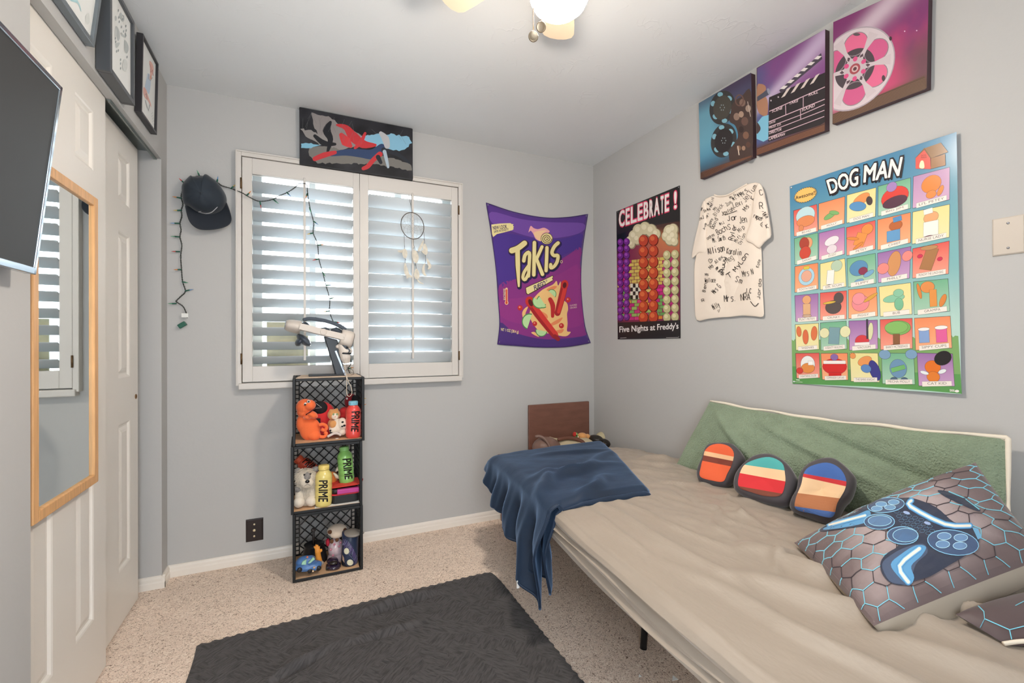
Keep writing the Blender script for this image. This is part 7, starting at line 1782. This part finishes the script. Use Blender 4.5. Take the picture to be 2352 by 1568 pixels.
# tumbler
y = 2.500; b0 = PT(803, 1304, y); b0.z = pz; ax = Vector((.03, .01, 1)).normalized()
t = thing('tumbler', 'navy tumbler with pale round spots and streaks on the right of bottom crate', 'tumbler', b0)
mb = MB(); mb.lathe([(.001, 0), (.036, .0), (.0395, .005), (.0405, .02), (.040, .12), (.0415, .164), (.001, .164)], b0, ax, 36, caps=False); tum = mb; mb.build('cup', M('navy_tumbler', '#2a3650', rough=.4, spec=.4), t)
mb = MB(); mb.lathe([(.040, .160), (.0415, .163), (.0415, .168), (.036, .171), (.001, .172)], b0, (ax + Vector((.05, -.12, 0))).normalized(), 32); mb.build('lid', M('grey_lid', '#8f8880', rough=.4), t)
mb = MB(); p = b0 + ax*.165 + Vector((.036, -.01, 0)); mb.tube(crom([p, p + Vector((.018, -.006, -.006)), p + Vector((.028, -.01, -.014))], 5), [.006]*10 + [.004], 8); mb.build('tab', M('grey_lid', '#8f8880', rough=.4), t)
A = Art(); r7 = random.Random(2)
for k in range(34):
    f = k / 33; x0 = 900 + 195*f; y0 = 890 + 300*f*f*.9; ln = r7.uniform(40, 120); A.line(X7((x0 + 10, y0 + 30), (x0 - ln*.35 + 14, y0 + 30 + ln*.9)) if k % 2 else X7((x0, y0), (x0 - ln*.3, y0 + ln*.8)), .55, r7.choice(['#8f9ac0', '#a7b0c8', '#7a5a9a', '#8a6cb0']), 1)
for c, rx, ry in (((940, 1058), 38, 46), ((990, 1215), 46, 44)): A.disc(X7(c)[0], rx/6.032, ry/6.032, '#d9d6bc', 2); A.ring(X7(c)[0], rx/6.032, ry/6.032, .6, '#1d2438', 3)
A.poly(X7((882, 1100), (905, 1150), (912, 1220), (884, 1180)), '#c9a890', 2); A.line(X7((970, 1100), (1080, 1220)), .8, '#6f7896', 2); A.smooth(X7((880, 1190), (920, 1230), (960, 1290), (920, 1300), (880, 1260)), '#23242e', 1)
A.split(3).lay(on_mesh(tum, .0003, .0010)).build('print', INK, t, recalc=False)
mb = MB(); p = PT(807, 1222, 2.66); mb.ell(p, (RR(7), .02, RR(7))); mb.tube([p - Vector((0, 0, .005)), Vector((p.x, 2.66, pz + .02))], .012, 10); mb.ell(Vector((p.x, 2.66, pz + .016)), (.02, .02, .016)); tag(mb.build('red_ball_toy', M('bright_red_vinyl', '#cc2f35', rough=.4)), 'bright red toy top peeking out behind the tumbler', 'toy')

# ================================================================ headset on its stand on top of the crates
top = .9866; y = 2.565
HW = M('warm_white_plastic', '#d2c8be', rough=.42, spec=.4); HG = M('grey_foam_padding', '#4d5560', rough=.8); HD = M('dark_gloss_plastic', '#1c2027', rough=.3, spec=.35)
sd = thing('headset_stand', 'black slanted headset stand with flat base on top of the crates', 'stand', (PT(752, 862, y).x, y, top))
def zfix(p, z): p.z = z; return p
mb = MB(); w = .045
mb.prism([PT(744, 772, y-w), PT(775, 780, y-w), zfix(PT(794, 862, y-w), top), zfix(PT(772, 862, y-w), top)], (0, 2*w, 0)); mb.build('post', HD, sd, bevel=.004)
mb = MB(); a = PT(709, 862, y - w).x; b_ = PT(794, 862, y - w).x; mb.box((a, y - w - .004, top), (b_, y + w + .004, top + .008)); mb.build('base_plate', HD, sd, bevel=.002)
mb = MB(); mb.prism([PT(769, 806, y-w-.004), PT(773, 805, y-w-.004), zfix(PT(796, 862, y-w-.004), top), zfix(PT(792, 862, y-w-.004), top)], (0, 2*w + .008, 0)); mb.build('edge_trim', M('pale_edge_trim', '#aeb8c4', rough=.25, metal=.4), sd)
hs = thing('vr_headset', 'white headset with dark padding resting on the slanted stand', 'headset', PT(745, 770, y))
ya = y - .085
# front visor box facing right
mb = MB(); fc = PT(794, 778, y); ex = Vector((math.cos(.25), 0, -math.sin(.25))); ez = Vector((math.sin(.25), 0, math.cos(.25)))
def vis(s, t_):
    a = 2*PI*t_; ca, sa = math.cos(a), math.sin(a); py = .092 * (abs(ca)**.6) * (1 if ca > 0 else -1); pz_ = .046 * (abs(sa)**.7) * (1 if sa > 0 else -1)
    k = [(-.030, .90), (-.026, .97), (.016, 1.0), (.028, .93), (.033, .80)]; q_ = s*4; i = min(int(q_), 3); f = q_ - i
    xx = k[i][0] + (k[i+1][0]-k[i][0])*f; sc = k[i][1] + (k[i+1][1]-k[i][1])*f
    return fc + ex*xx + Vector((0, py*sc, 0)) + ez*(pz_*sc)
mb.grid(vis, 8, 40); mb.add([vis(1, i/40) for i in range(40)], [tuple(range(40))]); mb.add([vis(0, i/40) for i in range(40)], [tuple(range(40))]); mb.build('visor', HW, hs)
mb = MB(); mb.add([vis(.97, i/40) + ex*.002 for i in range(40)], [tuple(range(40))]); mb.build('faceplate', M('cool_white_plastic', '#e6e8ec', rough=.3), hs)
for sg in (-1, 1):
    yy = y + sg*.088; mb = MB()
    s_ = [PT(u, v, ya) for u, v in ((688, 749), (710, 754), (740, 762), (770, 769), (792, 774))]; dy = yy - ya
    pts = [q_ + Vector((0, dy, 0)) for q_ in s_]
    strip_mesh(mb, crom(pts, 4), .006, .031, (0, 1, 0))
    mb.build('strap_arm', HW, hs, bevel=.0015)
    mb = MB(); p = pts[2] + Vector((.006, sg*.003, 0)); mb.lathe([(.016, 0), (.016, .002), (.013, .003), (.001, .003)], p, (0, sg, 0), 24); p = pts[4] + Vector((-.006, sg*.003, 0)); mb.lathe([(.003, 0), (.003, .0012), (.001, .0014)], p, (0, sg, 0), 10); mb.build('pivot', HW, hs)
# rear dial
mb = MB(); c0 = PT(691, 752, y); c1 = PT(657, 746, y); ax = (c1 - c0).normalized(); L_ = (c1 - c0).length
mb.lathe([(.032, 0), (.0335, L_*.12), (.0335, L_*.3), (.032, L_*.55), (.029, L_*.85), (.024, L_), (.001, L_*1.02)], c0, ax, 32, sx=2.4, sy=1.0)
q = frame(ax)
for k in range(14):
    a = 2*PI*k/14; d = q @ Vector((math.cos(a)*2.4, math.sin(a), 0)); mb.tube([c0 + ax*L_*.5 + d*.0318, c0 + ax*L_*.9 + d*.0275], .0012, 5)
mb.build('dial_housing', HW, hs)
mb = MB(); mb.lathe([(.0245, L_*.95), (.024, L_*1.03), (.018, L_*1.07), (.001, L_*1.08)], c0, ax, 28, sx=2.4, sy=1.0); mb.build('dial', M('silver_grey_plastic', '#9ea3a8', rough=.3), hs)
mb = MB(); st3 = crom([PT(u, v, y) for u, v in ((696, 735), (708, 732), (726, 733), (748, 737), (770, 744), (786, 752), (794, 757))], 4)
strip_mesh(mb, st3, .045, .017, (0, 1, 0))
mb.build('top_strap', HG, hs, bevel=.005)
mb = MB(); mb.tube([PT(696, 734, y-.015), PT(699, 732, y), PT(696, 734, y+.015)], .003, 8); mb.bar(PT(716, 733, y), PT(726, 729, y), .004, .03, (0, 1, 0)); mb.build('buckle', HD, hs)
q_ = Matrix.Rotation(.75, 3, 'Y')
blob('rear_pad', [('e', PT(698, 781, y), (RR(19), .075, RR(9)), q_), ('e', PT(688, 785, y), (RR(8), .07, RR(11)), q_), ('e', PT(702, 748, y), (RR(10), .05, RR(8)), q_)], M('dark_blue_grey_pad', '#323b48', rough=.3, spec=.5), hs, .003, 3)
blob('pad_lining', [('e', PT(703, 784, y-.05), (RR(12), .03, RR(5)), q_)], HG, hs, .003, 2)
mb = MB(); mb.tube([PT(738, 757, y), PT(748, 755, y), PT(756, 760, y)], .009, 8); mb.tube([PT(762, 762, y), PT(772, 757, y), PT(782, 764, y)], .014, 8); mb.build('face_foam', HG, hs)
# controller hung below the visor
ct = thing('controller', 'white handheld controller with black band hanging under the headset visor', 'controller', PT(792, 836, y - .05))
yc_ = y - .055
blob('grip', [('l', [PT(796, 834, yc_), PT(794, 822, yc_), PT(790, 806, yc_), PT(781, 788, yc_)], [.016, .026, .026, .012]), ('e', PT(796, 806, yc_), (RR(13), .024, RR(9))), ('e', PT(775, 796, yc_), (RR(4), .008, RR(4)))], HW, ct, .0025, 3)
mb = MB(); mb.lathe([(.0285, -.004), (.0300, -.003), (.0300, .003), (.0285, .004)], PT(794, 811, yc_), (.05, 0, 1), 28, sy=.95); mb.build('band', HD, ct)
mb = MB(); mb.bar(PT(783, 783, yc_-.012), PT(803, 808, yc_-.02), .016, .006, (0, 1, 0)); mb.build('face_plate', HD, ct, bevel=.0015)
mb = MB(); mb.ell(PT(790, 789, yc_-.02), (.004, .004, .004)); mb.ell(PT(797, 798, yc_-.024), (.005, .004, .005)); mb.build('button', HD, ct)
# tangled cables and the pale lanyard loop over the crate front
mb = MB()
for pts in ([(789, 835), (786, 842), (792, 850), (800, 848), (806, 855), (812, 856)], [(796, 836), (797, 846), (793, 854), (790, 858)], [(800, 852), (808, 848), (813, 858), (806, 861)]): mb.tube(crom([PT(u, v, y - .05) for u, v in pts], 5), .0014, 6)
tag(mb.build('cable', M('grey_cable', '#6d665e', rough=.6)), 'tangled thin grey cables below the controller on the crate top', 'cable')
mb = MB(); mb.tube(crom([PT(791, 837, y-.06), PT(793, 850, y-.07), PT(795, 861, 2.432), PT(796, 872, 2.426), PT(796, 890, 2.425), PT(797, 905, 2.425), PT(802, 910, 2.424), PT(808, 904, 2.425), PT(807, 890, 2.425), PT(800, 876, 2.426), PT(797, 866, 2.429), PT(796, 858, 2.45)], 6), .0017, 8)
tag(mb.build('lanyard', M('pale_lanyard_cord', '#cfc0ae', rough=.7)), 'pale cord loop hanging over the front of the top crate', 'cord')

# ================================================================ clutter in the corner behind the bed
WBR = M('dark_brown_wood', '#7a5346', rough=.5, var=(7, .12), stretch=(1, 1, 4))
be = thing('wooden_bench', 'dark brown wooden bench with tall back panel in the corner behind the bed', 'bench', (1.63, 2.6, 0))
mb = MB(); mb.box((1.392, 2.738, .0), (1.876, 2.757, .733)); mb.build('back_panel', WBR, be, bevel=.004)
mb = MB(); mb.box((1.16, 2.34, .405), (1.90, 2.736, .43)); mb.build('seat', WBR, be, bevel=.003)
for xx in (1.18, 1.86): mb = MB(); mb.box((xx, 2.36, 0), (xx + .022, 2.73, .405)); mb.build('side_panel', WBR, be)
sz = .4305
y = 2.55; t = thing('handbag', 'dusty brown leather bag with flap on the bench behind the throw', 'bag', PT(1255, 1050, y)); t.location.z = sz
LEA = M('dusty_brown_leather', '#7d6258', rough=.4, spec=.4, bump=(40, .1, 3, .003))
bc = PT(1254, 1030, y); blob('bag_body', [('e', Vector((bc.x, y, sz + .062)), (.092, .075, .062)), ('e', Vector((bc.x + .02, y, sz + .055)), (.085, .07, .055)), ('e', PT(1250, 1014, y), (RR(22), .05, RR(14)))], LEA, t, .004, 4)
mb = MB(); mb.tube(crom([PT(1229, 1003, y-.02), PT(1240, 1002, y-.03), PT(1252, 1009, y-.05), PT(1261, 1022, y-.07), PT(1263, 1040, y-.08)], 5), [.004]+[.010]*19+[.006], 8); mb.build('strap', LEA, t)
y = 2.50; t = thing('trousers', 'folded khaki trousers on the bench beside the brown bag', 'trousers', PT(1310, 1035, y)); t.location.z = sz
KH = M('khaki_twill', '#c2b497', rough=.85, bump=(14, .2, 3, .01))
def kh(s, t_, k): e = max(0, (1-(2*s-1)**6)*(1-(2*t_-1)**6))**.5; return Vector((1.40 + .38*s, 2.37 + .24*t_, sz + .008 + k*(.040 + .05*t_ + .010*math.sin(9*t_+2*s) + .008*fbm((s*5, t_*5, 2), 1))*e))
mb = MB(); mb.grid(lambda s, t_: kh(s, t_, 1), 30, 24); mb.grid(lambda s, t_: kh(s, t_, -.1), 30, 24); mb.build('cloth', KH, t, weld=True)
mb = MB(); mb.tube(crom([PT(1262, 1006, 2.56), PT(1272, 1009, 2.56), PT(1280, 1010, 2.56)], 5), .011, 10); mb.build('cuff', KH, t)
y = 2.53; mb = MB(); mb.tube(crom([PT(1281, 1010, y), PT(1298, 1006, y), PT(1318, 1007, y-.01), PT(1336, 1013, y-.03), PT(1346, 1024, y-.05)], 6), [.006]+[.012]*23+[.008], 10)
tag(mb.build('belt', M('brown_belt_leather', '#6d4638', rough=.45)), 'brown leather belt lying across the khaki trousers', 'belt')
y = 2.60; t = thing('plush_toy', 'small orange plush with green and red cap on the bench in the corner', 'plush toy', PT(1333, 1012, y)); t.location.z = sz + .06
blob('body', [('e', PT(1337, 1001, y), (RR(15), .03, RR(10))), ('e', PT(1349, 1003, y), (RR(9), .024, RR(9))), ('e', PT(1341, 1012, y), (RR(14), .03, RR(8)))], fur('apricot_plush', '#e0a468'), t, .003, 3)
mb = MB(); mb.ell(PT(1322, 999, y-.02), (RR(6), .02, RR(8)), Matrix.Rotation(.3, 3, 'Y')); mb.build('cap', M('green_felt', '#86b56a', rough=.8), t)
mb = MB(); mb.ell(PT(1319.5, 997, y-.03), (RR(2.4), .02, RR(7)), Matrix.Rotation(.3, 3, 'Y')); mb.build('cap_stripe', M('red_felt', '#c4362f', rough=.8), t)
for u, v, r in ((1324, 1000, 2.2), (1328, 1003, 1.8)): mb = MB(); mb.ell(PT(u, v, y-.038), (RR(r), .004, RR(r))); mb.build('face_mark', WHT if r < 2 else DKF, t)
y = 2.56; t = thing('tote_bag', 'crumpled black bag on the bench at the right wall corner', 'bag', PT(1378, 1030, y)); t.location.z = sz
blob('bag_body', [('e', PT(1368, 1008, y), (RR(20), .06, RR(12))), ('e', PT(1385, 1018, y-.01), (RR(20), .06, RR(14))), ('e', PT(1360, 1026, y), (RR(20), .06, RR(14)))], M('black_coated_cloth', '#26221f', rough=.4, spec=.4, bump=(16, .5, 3, .02)), t, .005, 3)
mb = MB(); p = PT(1385, 1002, 2.68); mb.ell(p, (RR(16), .03, RR(7))); mb.ell(p - Vector((0, 0, .05)), (.06, .045, .08)); mb.ell(Vector((p.x, p.y, sz + .045)), (.06, .045, .045)); tag(mb.build('stuffed_cushion', M('pale_olive_cloth', '#c2b795', rough=.85)), 'pale olive cloth bundle behind the black bag in the corner', 'cloth bundle')
mb = MB(); mb.lathe([(.001, .05), (.03, .048), (.055, .03), (.06, 0)], Vector((1.285, 2.48, sz)), (-.25, -.1, 1), 24, caps=False); mb.lathe([(.058, .002), (.075, -.004), (.076, 0), (.058, .008)], Vector((1.285, 2.48, sz + .008)), (-.25, -.1, 1), 24, caps=False)
tag(mb.build('white_cap', M('white_cap_cloth', '#e3ddd4', rough=.8)), 'white cap at the left end of the bench behind the throw', 'cap')
# pale sheet standing in the window behind the lower left louvers
mb = MB(); mb.box((-.166, D + .05, .962), (.040, D + .056, 1.272))
tag(mb.build('plastic_panel', M('pale_olive_plastic', '#c9c4a2', rough=.35, var=(9, .18))), 'pale olive panel standing on the window sill behind the lower left louvers', 'panel')
